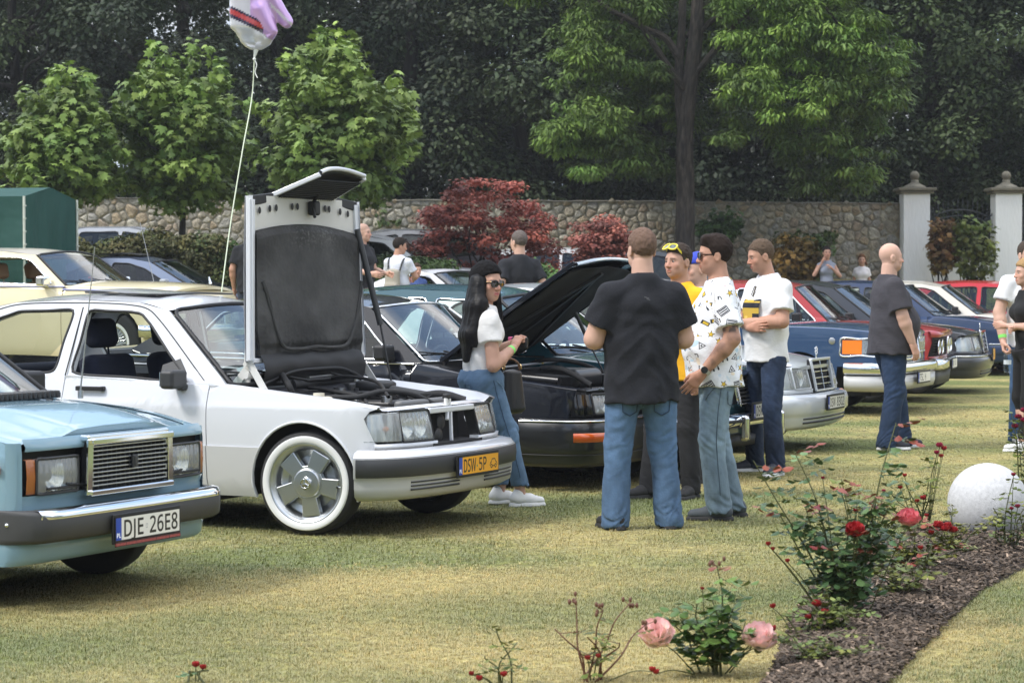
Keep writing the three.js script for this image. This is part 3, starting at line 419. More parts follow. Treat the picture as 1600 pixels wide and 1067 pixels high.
// ---------------------------------------------------------------- wheels (axis along z, outer face +z)
function wheelGeos(style, R, w, rim) {
  const h = w / 2, r = rim, o = {};
  o.tyre = lathe([[r - 0.01, -h * 0.8], [r + 0.02, -h * 0.95], [R - 0.05, -h], [R - 0.012, -h * 0.86], [R, -h * 0.6], [R, h * 0.6], [R - 0.012, h * 0.86], [R - 0.05, h], [r + 0.02, h * 0.97], [r - 0.004, h * 0.84], [r - 0.01, 0]], 48).rotateX(Math.PI / 2);
  o.barrel = lathe([[r * 0.9, -h * 0.9], [r * 0.88, h * 0.35], [r * 0.93, h * 0.7], [r, h * 0.8], [r + 0.006, h * 0.9], [r - 0.004, h * 0.93], [r - 0.02, h * 0.8], [r * 0.9, h * 0.55]], 48).rotateX(Math.PI / 2);
  o.back = lathe([[0, -0.02], [r * 0.9, -0.03], [r * 0.9, -0.05], [0, -0.05]], 24).rotateX(Math.PI / 2);
  return o;
}
function buildWheel(parent, S, x, z, right, style, steer = 0) {
  const g = new THREE.Group(); g.name = 'wheel'; g.position.set(x, S.wr, z); g.rotation.y = (right ? 0 : Math.PI) + steer; parent.add(g);
  const R = S.wr, w = S.tyreW, r = S.rimR ?? R - 0.1, G = wheelGeos(style, R, w, r), f = w / 2;
  part(g, 'tyre', G.tyre, M.rubber);
  const rm = style === 'star' ? mat([0.55, 0.57, 0.58], { metalness: 1, roughness: 0.34 }) : style === 'wire' ? M.chrome : M.alu;
  if (style === 'star') {
    part(g, 'whitewall', lathe([[r + 0.002, f * 0.9], [r + 0.008, f * 1.0], [R - 0.036, f * 1.035], [R - 0.03, f * 0.94]], 64).rotateX(Math.PI / 2), M.white);
    part(g, 'rim', [G.barrel, lathe([[r * 0.985, f * 0.93], [r * 0.95, f * 0.86], [r * 0.86, f * 0.7], [r * 0.84, f * 0.35], [r * 0.82, 0], [r * 0.5, -0.01]], 64).rotateX(Math.PI / 2)], rm);
    const star = new THREE.Shape(); // five broad spokes that widen outwards
    for (let i = 0; i < 5; i++) for (const [a, q] of [[-25, r * 0.42], [-16, r * 0.845], [16, r * 0.845], [25, r * 0.42]]) { const t = (i * 72 + 62 + a) * Math.PI / 180; i || a > -25 ? star.lineTo(q * Math.cos(t), q * Math.sin(t)) : star.moveTo(q * Math.cos(t), q * Math.sin(t)); }
    part(g, 'spokes', new THREE.ExtrudeGeometry(star, { depth: 0.03, bevelEnabled: true, bevelSize: 0.006, bevelThickness: 0.006, bevelSegments: 2 }).translate(0, 0, f * 0.34), rm);
    part(g, 'brake_disc', lathe([[0, 0], [r * 0.66, 0], [r * 0.66, -0.02]], 32).rotateX(Math.PI / 2), M.steel);
    part(g, 'hub_cover', lathe([[0, 0.012], [0.075, 0.012], [0.083, 0.008], [0.088, 0], [0.09, -0.01]], 40).rotateX(Math.PI / 2).translate(0, 0, f * 0.34 + 0.04), rm);
    part(g, 'hub_nut', [new THREE.CylinderGeometry(0.036, 0.042, 0.02, 6).rotateX(Math.PI / 2).translate(0, 0, f * 0.34 + 0.06), lathe([[0.026, 0.002], [0.03, 0.005], [0.03, 0]], 24).rotateX(Math.PI / 2).translate(0, 0, f * 0.34 + 0.07), ...[90, 210, 330].map((a) => bar([0, 0, f * 0.34 + 0.074], [0.028 * Math.cos(a * Math.PI / 180), 0.028 * Math.sin(a * Math.PI / 180), f * 0.34 + 0.073], 0.007, 0.006, [0, 0, 1]))], M.chrome);
    part(g, 'valve', rod([r * 0.84, -0.02, f * 0.4], [r * 0.82, -0.02, f * 0.72], 0.007), M.chrome);
  } else if (style === 'mesh') {
    part(g, 'rim', [G.barrel, lathe([[r * 0.985, f * 0.93], [r * 0.9, f * 0.5], [r * 0.86, f * 0.2]], 48).rotateX(Math.PI / 2)], M.chrome);
    const sp = []; for (let i = 0; i < 16; i++) for (const d of [-1, 1]) { const a = i * Math.PI / 8, b = a + d * 0.3; sp.push(bar([0.05 * Math.cos(a), 0.05 * Math.sin(a), f * 0.5], [r * 0.88 * Math.cos(b), r * 0.88 * Math.sin(b), f * 0.42], 0.011, 0.014, [0, 0, 1])); }
    part(g, 'lattice_spokes', sp, M.alu); part(g, 'hub_cap', lathe([[0, 0.03], [0.04, 0.028], [0.055, 0]], 24).rotateX(Math.PI / 2).translate(0, 0, f * 0.5), M.alu); part(g, 'rim_back', G.back, M.dark);
  } else if (style === 'wire') {
    part(g, 'whitewall', lathe([[r + 0.004, f * 0.93], [r + 0.03, f * 1.02], [r + 0.034, f * 0.99]], 48).rotateX(Math.PI / 2), M.white);
    part(g, 'rim', G.barrel, M.chrome); const sp = []; for (let i = 0; i < 28; i++) for (const d of [-1, 1]) { const a = i * Math.PI / 14, b = a + d * 0.22; sp.push(rod([0.045 * Math.cos(a), 0.045 * Math.sin(a), f * 0.8], [r * 0.9 * Math.cos(b), r * 0.9 * Math.sin(b), f * 0.5], 0.004, 0.004, 5)); }
    part(g, 'wire_spokes', sp, M.chrome); part(g, 'hub_cap', lathe([[0, 0.05], [0.03, 0.045], [0.05, 0]], 24).rotateX(Math.PI / 2).translate(0, 0, f * 0.7), M.chrome); part(g, 'rim_back', G.back, M.steel);
  } else if (style === 'cap') {
    part(g, 'rim', G.barrel, M.steel);
    part(g, 'wheel_cover', [lathe([[0, f * 0.62], [r * 0.28, f * 0.66], [r * 0.34, f * 0.85], [r * 0.86, f * 0.8], [r * 0.97, f * 0.72]], 40).rotateX(Math.PI / 2), ...Array.from({ length: 15 }, (_, i) => { const a = i * Math.PI * 2 / 15; return box(r * 0.3, 0.014, 0.008, r * 0.62, 0, f * 0.84, 0.003).rotateZ(a); })], M.alu);
  } else {
    part(g, 'rim', [G.barrel, lathe([[0, f * 0.5], [r * 0.3, f * 0.55], [r * 0.4, f * 0.35], [r * 0.7, f * 0.42], [r * 0.88, f * 0.3]], 40).rotateX(Math.PI / 2)], style === 'dark' ? M.dark : M.steel);
    part(g, 'hub_cap', lathe([[0, 0.03], [0.05, 0.025], [0.065, 0]], 24).rotateX(Math.PI / 2).translate(0, 0, f * 0.5), style === 'dark' ? M.dark : M.chrome);
  }
  return g;
}
function plateTex(text, bg = '#e9e8e2', extra) {
  return canvasTex(512, 112, (c, w, h) => {
    c.fillStyle = '#111'; c.fillRect(0, 0, w, h); c.fillStyle = bg; c.fillRect(5, 5, w - 10, h - 10);
    c.fillStyle = '#2346a8'; c.fillRect(5, 5, 42, h - 10); c.fillStyle = '#fff'; c.font = 'bold 30px sans-serif'; c.textAlign = 'center'; c.fillText('PL', 26, 96);
    c.fillStyle = '#15130f'; c.textAlign = 'left'; extra(c, w, h);
  });
}
function plateText(c, items) { for (const [t, x, wd] of items) { c.save(); c.font = '104px sans-serif'; const m = c.measureText(t).width; c.translate(x, 94); c.scale(wd / m, 1.0); c.lineWidth = 3; c.strokeStyle = '#15130f'; c.fillText(t, 0, 0); c.strokeText(t, 0, 0); c.restore(); } }
function plate(parent, tex, x, y, z, rotY = Math.PI / 2, w = 0.52, h = 0.114, tilt = 0) {
  const g = new THREE.Group(); g.name = 'number_plate'; g.position.set(x, y, z); g.rotation.set(0, rotY, 0); parent.add(g);
  const back = part(g, 'plate_frame', box(w + 0.022, h + 0.026, 0.012, 0, 0, -0.008, 0.005), M.black);
  const p = part(g, 'plate_face', new THREE.PlaneGeometry(w, h).translate(0, 0, 0.002), mat([1, 1, 1], { map: tex, roughness: 0.4 }));
  return g;
}
// ---------------------------------------------------------------- the car body that all cars share
function buildBody(car, S) {
  const P = S.paint, W = S.W, g = S.gap, ra = S.ra, wy = S.archY ?? S.wr, belt = (x) => look(S.belt, x), fe = (x) => lookS(S.edge, x), dk = (x) => lookS(S.deck, x);
  const both = (name, mk, m = P) => { for (const s of [1, -1]) { const q = mk(); part(car, name, s > 0 ? q : mirrorZ(q), m); } };
  const archCut = (cx, y0) => { const d = Math.sqrt(Math.max(0, ra * ra - (y0 - wy) ** 2)), a = Math.atan2(y0 - wy, d) * 180 / Math.PI; return { d, a }; };
  const top = S.top, A0 = top[0], A1 = top[1], C1 = top[top.length - 2], C0 = top[top.length - 1];
  // front fender
  const fa = archCut(0, S.sill), fx = S.fenderX, xn = S.path[0].x;
  const fenderOutline = [[S.xA + g, S.sill], [-fa.d, S.sill], ...arc(0, wy, ra, 180 - fa.a, fa.a, 18), ...S.fenderFront, ...Array.from({ length: 12 }, (_, i) => { const x = lerp(fx, S.cowl[0], i / 11); return [x, fe(x)]; }), [S.xA + g, belt(S.xA)]];
  both('front_fender', () => {
    const pn = panel(fenderOutline, [], S.side, { edge: S.fine ?? 0.09 });
    const tx0 = S.cowl[0] - 0.12, tp = grid(16, 3, (u, v) => { const x = lerp(tx0, fx, u), z = W(x, fe(x)), a = v * Math.PI / 2; return [x, fe(x) + 0.014 * Math.sin(a), z - S.strip * (1 - Math.cos(a))]; });
    const lip = S.flare ? tube(arc(0, wy, ra + 0.004, 180 - fa.a, fa.a, 24).map(([x, y]) => [x, y, W(x, y) + 0.002]), S.flare, 40, 8) : null;
    return merge([pn, tp, lip]);
  });
  // doors below the belt
  const ba = archCut(-S.wb, S.sill), xi = -S.wb + ba.d, xC = S.xC, cross = xC < -S.wb + ra ? Math.acos(clamp((xC + S.wb) / ra, -1, 1)) * 180 / Math.PI : 0, two = S.doors === 2;
  const yC = xC < xi ? wy + ra * Math.sin(cross * Math.PI / 180) : S.sill;
  const rearCut = xC < xi ? [[xi, S.sill], ...arc(-S.wb, wy, ra, ba.a, cross, 8)] : [[xC, S.sill]];
  const doorLow = (a, b, front) => front ? [[a - g, S.sill], [b + g, S.sill], [b + g, belt(b)], [a - g, belt(a)]] : [[a - g, S.sill], ...rearCut.map(([x, y]) => [x + g, y]), [b + g, belt(b)], [a - g, belt(a)]];
  const doors = two ? [[S.xA, S.xC, false]] : [[S.xA, S.xB, true], [S.xB, S.xC, false]];
  for (const s of [1, -1]) doors.forEach(([a, b, f], i) => {
    const q = panel(doorLow(a, b, f), [], S.side, { edge: S.fine ?? 0.11 }), d = part(car, 'door', s > 0 ? q : mirrorZ(q), P);
    const hx = b + (S.handleIn ?? 0.19), hy = S.handleY ?? belt(b) - 0.1, hz = W(hx, hy), hd = [bar([hx - 0.1, hy, hz + 0.03], [hx + 0.1, hy, hz + 0.03], 0.018, 0.028), box(0.03, 0.03, 0.03, hx - 0.09, hy, hz + 0.012, 0.006), box(0.03, 0.03, 0.03, hx + 0.09, hy, hz + 0.012, 0.006)].map((x) => s > 0 ? x : mirrorZ(x));
    part(d, 'handle', hd, S.handleMat ?? S.trim);
    if (S.clad) { const c = panel(doorLow(a, b, f).map(([x, y]) => [x, Math.min(y, S.clad.y)]), [], S.out(0.01), { edge: 0.11, depth: 0.012 }); part(d, 'lower_cladding', s > 0 ? c : mirrorZ(c), S.clad.mat); }
    if (S.rub) { const c = grid(6, 4, (u, v) => { const x = lerp(a - 0.012, b + 0.012, u), y = S.rub.y + S.rub.h * (v - 0.5); return [x, y, W(x, y) + 0.012 * Math.sin(v * Math.PI) + 0.001]; }); part(d, 'rub_strip', s > 0 ? c : mirrorZ(c), S.rub.mat); }
  });
  if (S.clad) both('fender_cladding', () => panel([[S.xA + g, S.sill], [-fa.d, S.sill], ...arc(0, wy, ra, 180 - fa.a, 180 - Math.asin(clamp((S.clad.y - wy) / ra, -1, 1)) * 180 / Math.PI, 6), [S.xA + g, S.clad.y]], [], S.out(0.01), { edge: 0.1 }), S.clad.mat);
  // rear quarter
  const qa = [...arc(-S.wb, wy, ra, xC < xi ? cross : ba.a, 180 - ba.a, 16)], xr = S.xr;
  both('rear_fender', () => { const pn = panel([[xC - g, belt(xC)], ...(xC < xi ? [] : [[xC - g, S.sill]]), ...qa, [xr + 0.04, S.sill + 0.1], [xr, dk(xr) - 0.1], [xr + 0.03, dk(xr)], ...Array.from({ length: 8 }, (_, i) => { const x = lerp(xr + 0.06, C0[0], i / 7); return [x, dk(x)]; })], [], S.side, { edge: 0.12 });
    return merge([pn, grid(8, 3, (u, v) => { const x = lerp(xr, C0[0] + 0.1, u), a = v * Math.PI / 2; return [x, dk(x) + 0.014 * Math.sin(a), W(x, dk(x)) - S.strip * (1 - Math.cos(a))]; })]); });
  part(car, 'sill', [1, -1].map((s) => box(-(S.xC - S.xA), 0.07, 0.05, (S.xA + S.xC) / 2, S.sill - 0.025, s * (W((S.xA + S.xC) / 2, S.sill) - 0.045), 0.01)), S.clad ? S.clad.mat : S.sillMat ?? M.black);
  // cabin side with window openings
  const cab = [...top, ...Array.from({ length: 14 }, (_, i) => { const x = lerp(C0[0], A0[0], (i + 0.5) / 14); return [x, Math.min(belt(x), look([...top].reverse(), x) - 0.001)]; })];
  both('cabin_frame', () => merge([panel(cab, S.wins, S.side, { edge: 0.12, depth: 0.035 })]), S.cabPaint ?? P);
  for (const s of [1, -1]) {
    S.wins.forEach((w, i) => { if (S.open && s > 0 && S.open.includes(i)) return; const q = panel(w, [], S.out(-0.014), { edge: 0.2, depth: 0 }); part(car, 'side_window', s > 0 ? q : mirrorZ(q), S.sideGlass ?? M.sideGlass); });
    const tr = S.wins.map((w) => trimLoop(w.flatMap((p, i) => { const q = w[(i + 1) % w.length]; return [[lerp(p[0], q[0], 0.04), lerp(p[1], q[1], 0.04)], [lerp(p[0], q[0], 0.5), lerp(p[1], q[1], 0.5)], [lerp(p[0], q[0], 0.96), lerp(p[1], q[1], 0.96)]]; }), S.side, S.trimR ?? 0.009, -0.002)); part(car, 'window_trim', s > 0 ? tr : tr.map(mirrorZ), S.winTrim ?? S.trim);
    if (S.seam) { const q = [tube(S.seam.map(([x, y]) => [x, y, W(x, y) - 0.001]), 0.0045, 60, 6), tube([[S.xB, belt(S.xB), W(S.xB, belt(S.xB))], [S.seamB ?? S.xB - 0.03, S.wins[0].reduce((m, p) => Math.max(m, p[1]), 0) + 0.02, W(S.xB, S.wins[0].reduce((m, p) => Math.max(m, p[1]), 0) + 0.02)]], 0.0045, 8, 6)]; part(car, 'door_seal', s > 0 ? q : q.map(mirrorZ), M.black); }
  }
  if (S.beltTrim) both('belt_trim', () => tube(Array.from({ length: 10 }, (_, i) => { const x = lerp(S.xA + 0.02, C0[0], i / 9); return [x, belt(x) + 0.002, W(x, belt(x)) + 0.002]; }), 0.009, 30, 6), S.beltTrim);
  // windscreen, rear window, roof
  const zE = (p) => W(p[0], p[1]) - 0.004;
  const screen = (b, t, bowB, bowT, cr, inset = 0) => (u, v) => { const w = u * 2 - 1, x = lerp(b[0], t[0], v), y = lerp(b[1], t[1], v), z = W(x, y), k = 1 - w * w; return [x + lerp(bowB, bowT, v) * k, y + lerp(0.012, cr, v) * k, w * (z - 0.004)]; };
  const ws = screen(A0, A1, S.bow ?? 0.13, (S.bow ?? 0.13) * 0.55, S.crown), rw = screen(C0, C1, -0.1, -0.06, S.crown);
  part(car, 'windscreen', grid(24, 10, (u, v) => ws(lerp(0.035, 0.965, u), lerp(0.03, 0.965, v))), M.glass);
  const wsLoop = []; for (const [u0, v0, u1, v1] of [[0.02, 0.01, 0.98, 0.01], [0.98, 0.01, 0.98, 0.985], [0.98, 0.985, 0.02, 0.985], [0.02, 0.985, 0.02, 0.01]]) for (let i = 0; i < 12; i++) wsLoop.push(ws(lerp(u0, u1, (i + 0.3) / 12), lerp(v0, v1, (i + 0.3) / 12)));
  part(car, 'windscreen_seal', tube(wsLoop, S.sealR ?? 0.013, 120, 6, true), S.wsTrim ?? M.black);
  if (!S.noRear) { part(car, 'rear_window', grid(16, 8, (u, v) => rw(lerp(0.05, 0.95, u), lerp(0.05, 0.96, v))), S.rearGlass ?? M.sideGlass); }
  const lip = (b) => merge([grid(12, 1, (u, v) => { const p = ws(u, 0.0), q = ws(u, 0.03); return v ? q : [p[0], p[1] - 0.01, p[2]]; })]);
  const topY = (x) => lookS([...top].reverse().slice(1, -1).map((p) => p), x);
  const zg = (x) => W(x, topY(x)) - 0.004;
  const rx = (u, w) => { const k = 1 - w * w; return lerp(A1[0] + (S.bow ?? 0.13) * 0.55 * k, C1[0] - 0.06 * k, u); };
  part(car, 'roof', grid(24, 24, (u, v) => { const w = v * 2 - 1, x = rx(u, w), xx = clamp(x, C1[0], A1[0]); const e = 1 - Math.abs(w) ** 2.4, z = zg(xx); return [x, topY(xx) + S.crown * (1 - w * w) * (0.75 + 0.25 * (1 - w * w)), w * z]; }), S.roofPaint ?? P);
  part(car, 'headliner', grid(10, 8, (u, v) => { const w = v * 2 - 1, x = lerp(A1[0], C1[0], u); return [x, topY(x) - 0.03 + S.crown * 0.6 * (1 - w * w), w * (zg(x) - 0.03)]; }), S.linerMat ?? M.headliner);
  // boot lid, rear panel
  part(car, 'boot_lid', grid(10, 12, (u, v) => { const w = v * 2 - 1, x = lerp(xr, C0[0] - 0.1 * (1 - w * w), u), z = W(Math.max(x, xr + 0.03), dk(x)) - S.strip; return [x, dk(x) + 0.014 + 0.025 * (1 - w * w), w * z]; }), P);
  part(car, 'rear_panel', grid(12, 6, (u, v) => { const w = u * 2 - 1, y = lerp(S.sill + 0.05, dk(xr) + 0.014 + 0.025 * (1 - w * w), v), z = S.planZ(xr); return [xr - 0.04 * (1 - w * w), y, w * z]; }), P);
  for (const s of [1, -1]) part(car, 'tail_light', box(0.03, 0.14, 0.4, xr - 0.02, dk(xr) - 0.16, s * (S.hw - 0.3), 0.01), M.red);
  part(car, 'rear_bumper', [box(0.14, 0.16, S.hw * 2 - 0.06, xr - 0.03, 0.42, 0, 0.05), box(0.5, 0.16, 0.04, xr + 0.2, 0.42, S.hw - 0.06, 0.015), box(0.5, 0.16, 0.04, xr + 0.2, 0.42, -S.hw + 0.06, 0.015)], S.bumperMat ?? M.plastic);
  // hood
  const hx0 = S.cowl[0], hz = (x) => W(Math.min(x, fx), fe(Math.min(x, fx))) - S.strip - g;
  const hoodPt = (u, v) => { const w = v * 2 - 1, zf = w * hz(fx), xf = S.hoodFront(Math.abs(zf)), xb = hx0 + (S.bow ?? 0.13) * 0.9 * (1 - w * w), x = lerp(xb, xf, u), z = w * hz(x), drop = S.hoodDrop ? S.hoodDrop * sm(0.8, 1, u) ** 2 : 0; return [x, fe(Math.min(x, fx)) + 0.014 + S.hoodCrown * (1 - Math.abs(w) ** 2.5) - drop + (S.hoodShape ? S.hoodShape(u, w) : 0), z]; };
  if (!S.openHood) {
    part(car, 'bonnet', merge([grid(30, 24, hoodPt), grid(24, 1, (u, v) => { const p = hoodPt(1, u); return v ? [p[0] - 0.004, p[1] - 0.03, p[2]] : p; })]), P);
  }
  S.hoodPt = hoodPt; S.hz = hz; S.fe = fe; S.ws = ws;
  part(car, 'cowl', grid(16, 2, (u, v) => { const w = u * 2 - 1, k = 1 - w * w, b = (S.bow ?? 0.13) * k; return [lerp(A0[0] + b - 0.03, hx0 + b * 0.95 + 0.03, v), lerp(A0[1] + 0.004, fe(hx0) - 0.012, v) + 0.01 * k, w * (W(hx0, fe(hx0)) - 0.03)]; }), M.black);
  // mirrors
  const mx = S.mirrorX ?? S.xA - 0.12, my = belt(S.xA) + (S.mirrorUp ?? 0.05);
  for (const s of [1, -1]) { const z = W(mx, my) + 0.09, q = [box(0.1, 0.115, 0.17, mx, my + 0.035, z, 0.025), box(0.05, 0.04, 0.1, mx + 0.02, my - 0.015, z - 0.08, 0.015)]; const m = part(car, 'wing_mirror', s > 0 ? q : q.map(mirrorZ), S.mirrorMat ?? M.black); part(m, 'mirror_glass', box(0.004, 0.085, 0.14, mx - 0.052, my + 0.036, s * z, 0.001), M.chrome); }
  // wipers
  for (const [u, l] of [[0.3, 0.4], [0.62, 0.44]]) { const a = ws(u, 0.0), b = ws(u + 0.22, 0.13), c = ws(u + 0.02, 0.05), d = ws(u + 0.36, 0.16); part(car, 'wiper', [rod([a[0] + 0.03, a[1] + 0.01, a[2]], [b[0] + 0.02, b[1] + 0.02, b[2]], 0.007), rod([c[0] + 0.012, c[1] + 0.012, c[2]], [d[0] + 0.012, d[1] + 0.012, d[2]], 0.006)], M.black); }
  // inside and below
  const seatW = S.hw - 0.5, fl = 0.26;
  for (const s of [1, -1]) { const x0 = S.xA - 0.75, z = s * 0.36, back = [new RoundedBoxGeometry(0.15, 0.6, 0.46, 3, 0.06).rotateZ(0.22).translate(x0 - 0.29, fl + 0.48, z), new RoundedBoxGeometry(0.5, 0.16, 0.48, 3, 0.06).translate(x0, fl + 0.18, z)]; for (let k = -2; k <= 2; k++) back.push(new RoundedBoxGeometry(0.03, 0.46, 0.07, 2, 0.012).rotateZ(0.22).translate(x0 - 0.22, fl + 0.45, z + k * 0.075)); const st = part(car, 'seat', back, S.seat); part(st, 'headrest', [new RoundedBoxGeometry(0.11, 0.19, 0.27, 3, 0.05).rotateZ(0.2).translate(x0 - 0.39, fl + 0.91, z), rod([x0 - 0.37, fl + 0.74, z - 0.06], [x0 - 0.38, fl + 0.86, z - 0.06], 0.006)], S.seat); }
  part(car, 'rear_seat', [new RoundedBoxGeometry(0.18, 0.6, S.hw * 1.5, 3, 0.07).rotateZ(0.3).translate(S.xA - 1.95, fl + 0.4, 0), new RoundedBoxGeometry(0.5, 0.2, S.hw * 1.5, 3, 0.06).translate(S.xA - 1.65, fl + 0.16, 0), box(0.5, 0.03, S.hw * 1.4, S.xA - 2.3, belt(S.xC) - 0.04, 0)], S.seat);
  part(car, 'dashboard', [new RoundedBoxGeometry(0.5, 0.26, S.hw * 1.66, 3, 0.07).translate(A0[0] - 0.12 + (S.bow ?? 0.13) * 0.3, A0[1] - 0.15, 0), new RoundedBoxGeometry(0.3, 0.09, 0.36, 3, 0.03).translate(A0[0] - 0.28, A0[1] - 0.0, -0.36)], S.dashMat ?? M.dark);
  part(car, 'steering_wheel', [new THREE.TorusGeometry(0.19, 0.014, 8, 28).rotateY(Math.PI / 2).rotateZ(-0.45).translate(A0[0] - 0.52, A0[1] - 0.08, -0.36), rod([A0[0] - 0.5, A0[1] - 0.09, -0.36], [A0[0] - 0.2, A0[1] - 0.2, -0.36], 0.03)], M.black);
  part(car, 'floor_pan', [box(S.xA - xr - 0.35, 0.08, S.hw * 2 - 0.16, (S.xA + xr + 0.2) / 2, fl - 0.06, 0), ...(S.bay ? [] : [box(S.path[0].x - 0.25 - S.xA, fe(0) - 0.28, S.hw * 2 - 0.56, (S.path[0].x - 0.25 + S.xA) / 2, (fe(0) - 0.08 + 0.2) / 2, 0)]), box(0.06, belt(S.xA) - 0.25, S.hw * 2 - 0.2, S.xA + 0.05, (belt(S.xA) + 0.15) / 2, 0), box(S.ro + S.ra + 0.1, dk(xr) - 0.36, S.hw * 2 - 0.56, -S.wb - (S.ro - S.ra) / 2 + 0.05, (dk(xr) - 0.06 + 0.22) / 2, 0), ...[1, -1].map((s) => box(S.xA - S.xC - 0.1, belt(S.xB) - 0.3, 0.03, (S.xA + S.xC) / 2, (belt(S.xB) + 0.2) / 2, s * (S.hw - 0.11))), ...[0, -S.wb].map((x) => rod([x, S.wr, -S.hw + 0.2], [x, S.wr, S.hw - 0.2], 0.04))], M.dark);
  // wheels
  const wz = S.wheelZ ?? S.hw - S.tyreW / 2 - 0.03;
  for (const s of [1, -1]) { buildWheel(car, S, 0, s * wz, s > 0, S.wheel, S.steer ?? 0); buildWheel(car, S, -S.wb, s * wz, s > 0, S.wheel); }
}
// a headlight let into the nose between two arc lengths
function headlight(car, S, a, b, y0, y1, o = {}) {
  const rake = o.rake ?? 0, off = o.off ?? 0, g = nosestrip(S, a, b, [[off - 0.055, y0 + 0.012], [off - 0.075 - rake * 0.5, (y0 + y1) / 2], [off - 0.06 - rake, y1 - 0.012]], 12);
  const h = part(car, 'headlight', merge([g, ...[a, b].map((s) => { const p = S.at(s); return grid(1, 1, (u, v) => { const d = u ? off : off - 0.07, q = d - (v ? rake : 0); return [p.x + p.nx * q, v ? y1 : y0, p.z + p.nz * q]; }); })]), M.reflector);
  part(h, 'lens', nosestrip(S, a, b, [[off - 0.02, y0], [off + 0.002, y0 + 0.008], [off + 0.006 - rake * 0.5, (y0 + y1) / 2], [off + 0.002 - rake, y1 - 0.008], [off - 0.02 - rake, y1]], 16), M.lens);
  const rim = []; for (const [s0, s1, ya, yb] of [[a, b, y0, y0], [b, b, y0, y1], [b, a, y1, y1], [a, a, y1, y0]]) for (let i = 0; i < 8; i++) { const p = S.at(lerp(s0, s1, (i + 0.2) / 8)), y = lerp(ya, yb, (i + 0.2) / 8), q = off + 0.003 - rake * (y - y0) / (y1 - y0); rim.push([p.x + p.nx * q, y, p.z + p.nz * q]); }
  part(h, 'bezel', tube(rim, o.rim ?? 0.007, 60, 6, true), o.rimMat ?? M.black);
  for (const t of o.bowls ?? [0.5]) { const p = S.at(lerp(a, b, t)), ang = Math.atan2(-p.nz, p.nx), R = Math.min(Math.abs(b - a) * (o.bowlW ?? 0.42), (y1 - y0) * 0.46); part(h, 'reflector_bowl', lathe([[0.012, -0.05], [R * 0.5, -0.035], [R * 0.85, -0.012], [R, 0.002]], 20).rotateZ(-Math.PI / 2).rotateY(ang).translate(p.x + p.nx * (off - 0.022 - rake * 0.5), (y0 + y1) / 2, p.z + p.nz * (off - 0.022 - rake * 0.5)), M.reflector); }
  return h;
}
const lampStrip = (car, S, a, b, y0, y1, m, off = 0.004, name = 'indicator', rake = 0) => part(car, name, nosestrip(S, a, b, [[off - 0.03, y0], [off - 0.004, y0 + 0.003], [off - rake * 0.5 + 0.002, (y0 + y1) / 2], [off - 0.004 - rake, y1 - 0.003], [off - 0.03 - rake, y1]], 10), m);
// chrome radiator grille with bars, front face at x, between y0 and y1
function starGrille(car, S, x, y0, y1, w, { bars = 5, frame = M.chrome, lean = 0.05, star = true, barMat = M.chrome, thin: o2 } = {}) {
  const L = (y) => x - lean * (y - y0) / (y1 - y0), g = part(car, 'grille', [box(0.02, y1 - y0, w, L((y0 + y1) / 2) - 0.05, (y0 + y1) / 2, 0)], M.dark);
  const T = o2 ?? 0.026; part(g, 'grille_surround', [bar([L(y0), y0, -w * 0.47], [L(y0), y0, w * 0.47], T, T, [1, 0, 0]), bar([L(y1), y1, -w / 2], [L(y1), y1, w / 2], T * 1.5, T * 2.2, [1, 0, 0]), ...[1, -1].map((s) => bar([L(y0), y0, s * w * 0.47], [L(y1), y1, s * w / 2], T * 1.2, T * 1.3, [1, 0, 0]))], frame);
  for (let i = 1; i <= bars; i++) { const y = lerp(y0, y1, i / (bars + 1)); part(g, 'grille_bar', bar([L(y) - 0.012, y, -w * 0.47], [L(y) - 0.012, y, w * 0.47], o2 ? 0.008 : 0.012, o2 ? 0.01 : 0.018, [1, 0, 0]), barMat); }
  part(g, 'grille_rib', bar([L(y0) - 0.006, y0, 0], [L(y1) - 0.006, y1, 0], 0.01, o2 ? 0.01 : 0.02, [1, 0, 0]), barMat);
  if (star) { const yy = y1 + 0.075; part(g, 'bonnet_star', [new THREE.TorusGeometry(0.034, 0.0035, 6, 28).rotateY(Math.PI / 2).translate(L(y1) - 0.03, yy, 0), ...[90, 210, 330].map((a) => rod([L(y1) - 0.03, yy, 0], [L(y1) - 0.03, yy + 0.033 * Math.sin(a * Math.PI / 180), 0.033 * Math.cos(a * Math.PI / 180)], 0.005, 0.002, 6)), rod([L(y1) - 0.03, y1 + 0.005, 0], [L(y1) - 0.03, yy - 0.034, 0], 0.006)], M.chrome); }
  return g;
}
// ---------------------------------------------------------------- the cars (x forward from the front axle, y up, z to the car's right)
const rad = (d) => d * Math.PI / 180;
function carAt(x, d, yaw, label, group = 'classic cars parked in a row on the lawn', cat = 'car', name = 'parked_car', lift = 0) { return thing(name, label, cat, [x, ground(x, -d) + lift, -d], rad(-yaw), group); }
const noseOf = (hw, x0, tuck = 0.14) => [[0, x0], [hw * 0.4, x0 - 0.012], [hw * 0.7, x0 - 0.05], [hw * 0.88, x0 - 0.11], [hw * 0.965, x0 - 0.11 - tuck * 0.6], [hw - 0.012, x0 - 0.13 - tuck * 1.6], [hw, x0 - 0.14 - tuck * 3]];
const SEC = [[0.15, -0.06], [0.3, -0.015], [0.5, 0], [0.68, 0.002], [0.8, -0.012], [0.95, -0.045], [1.1, -0.08]];

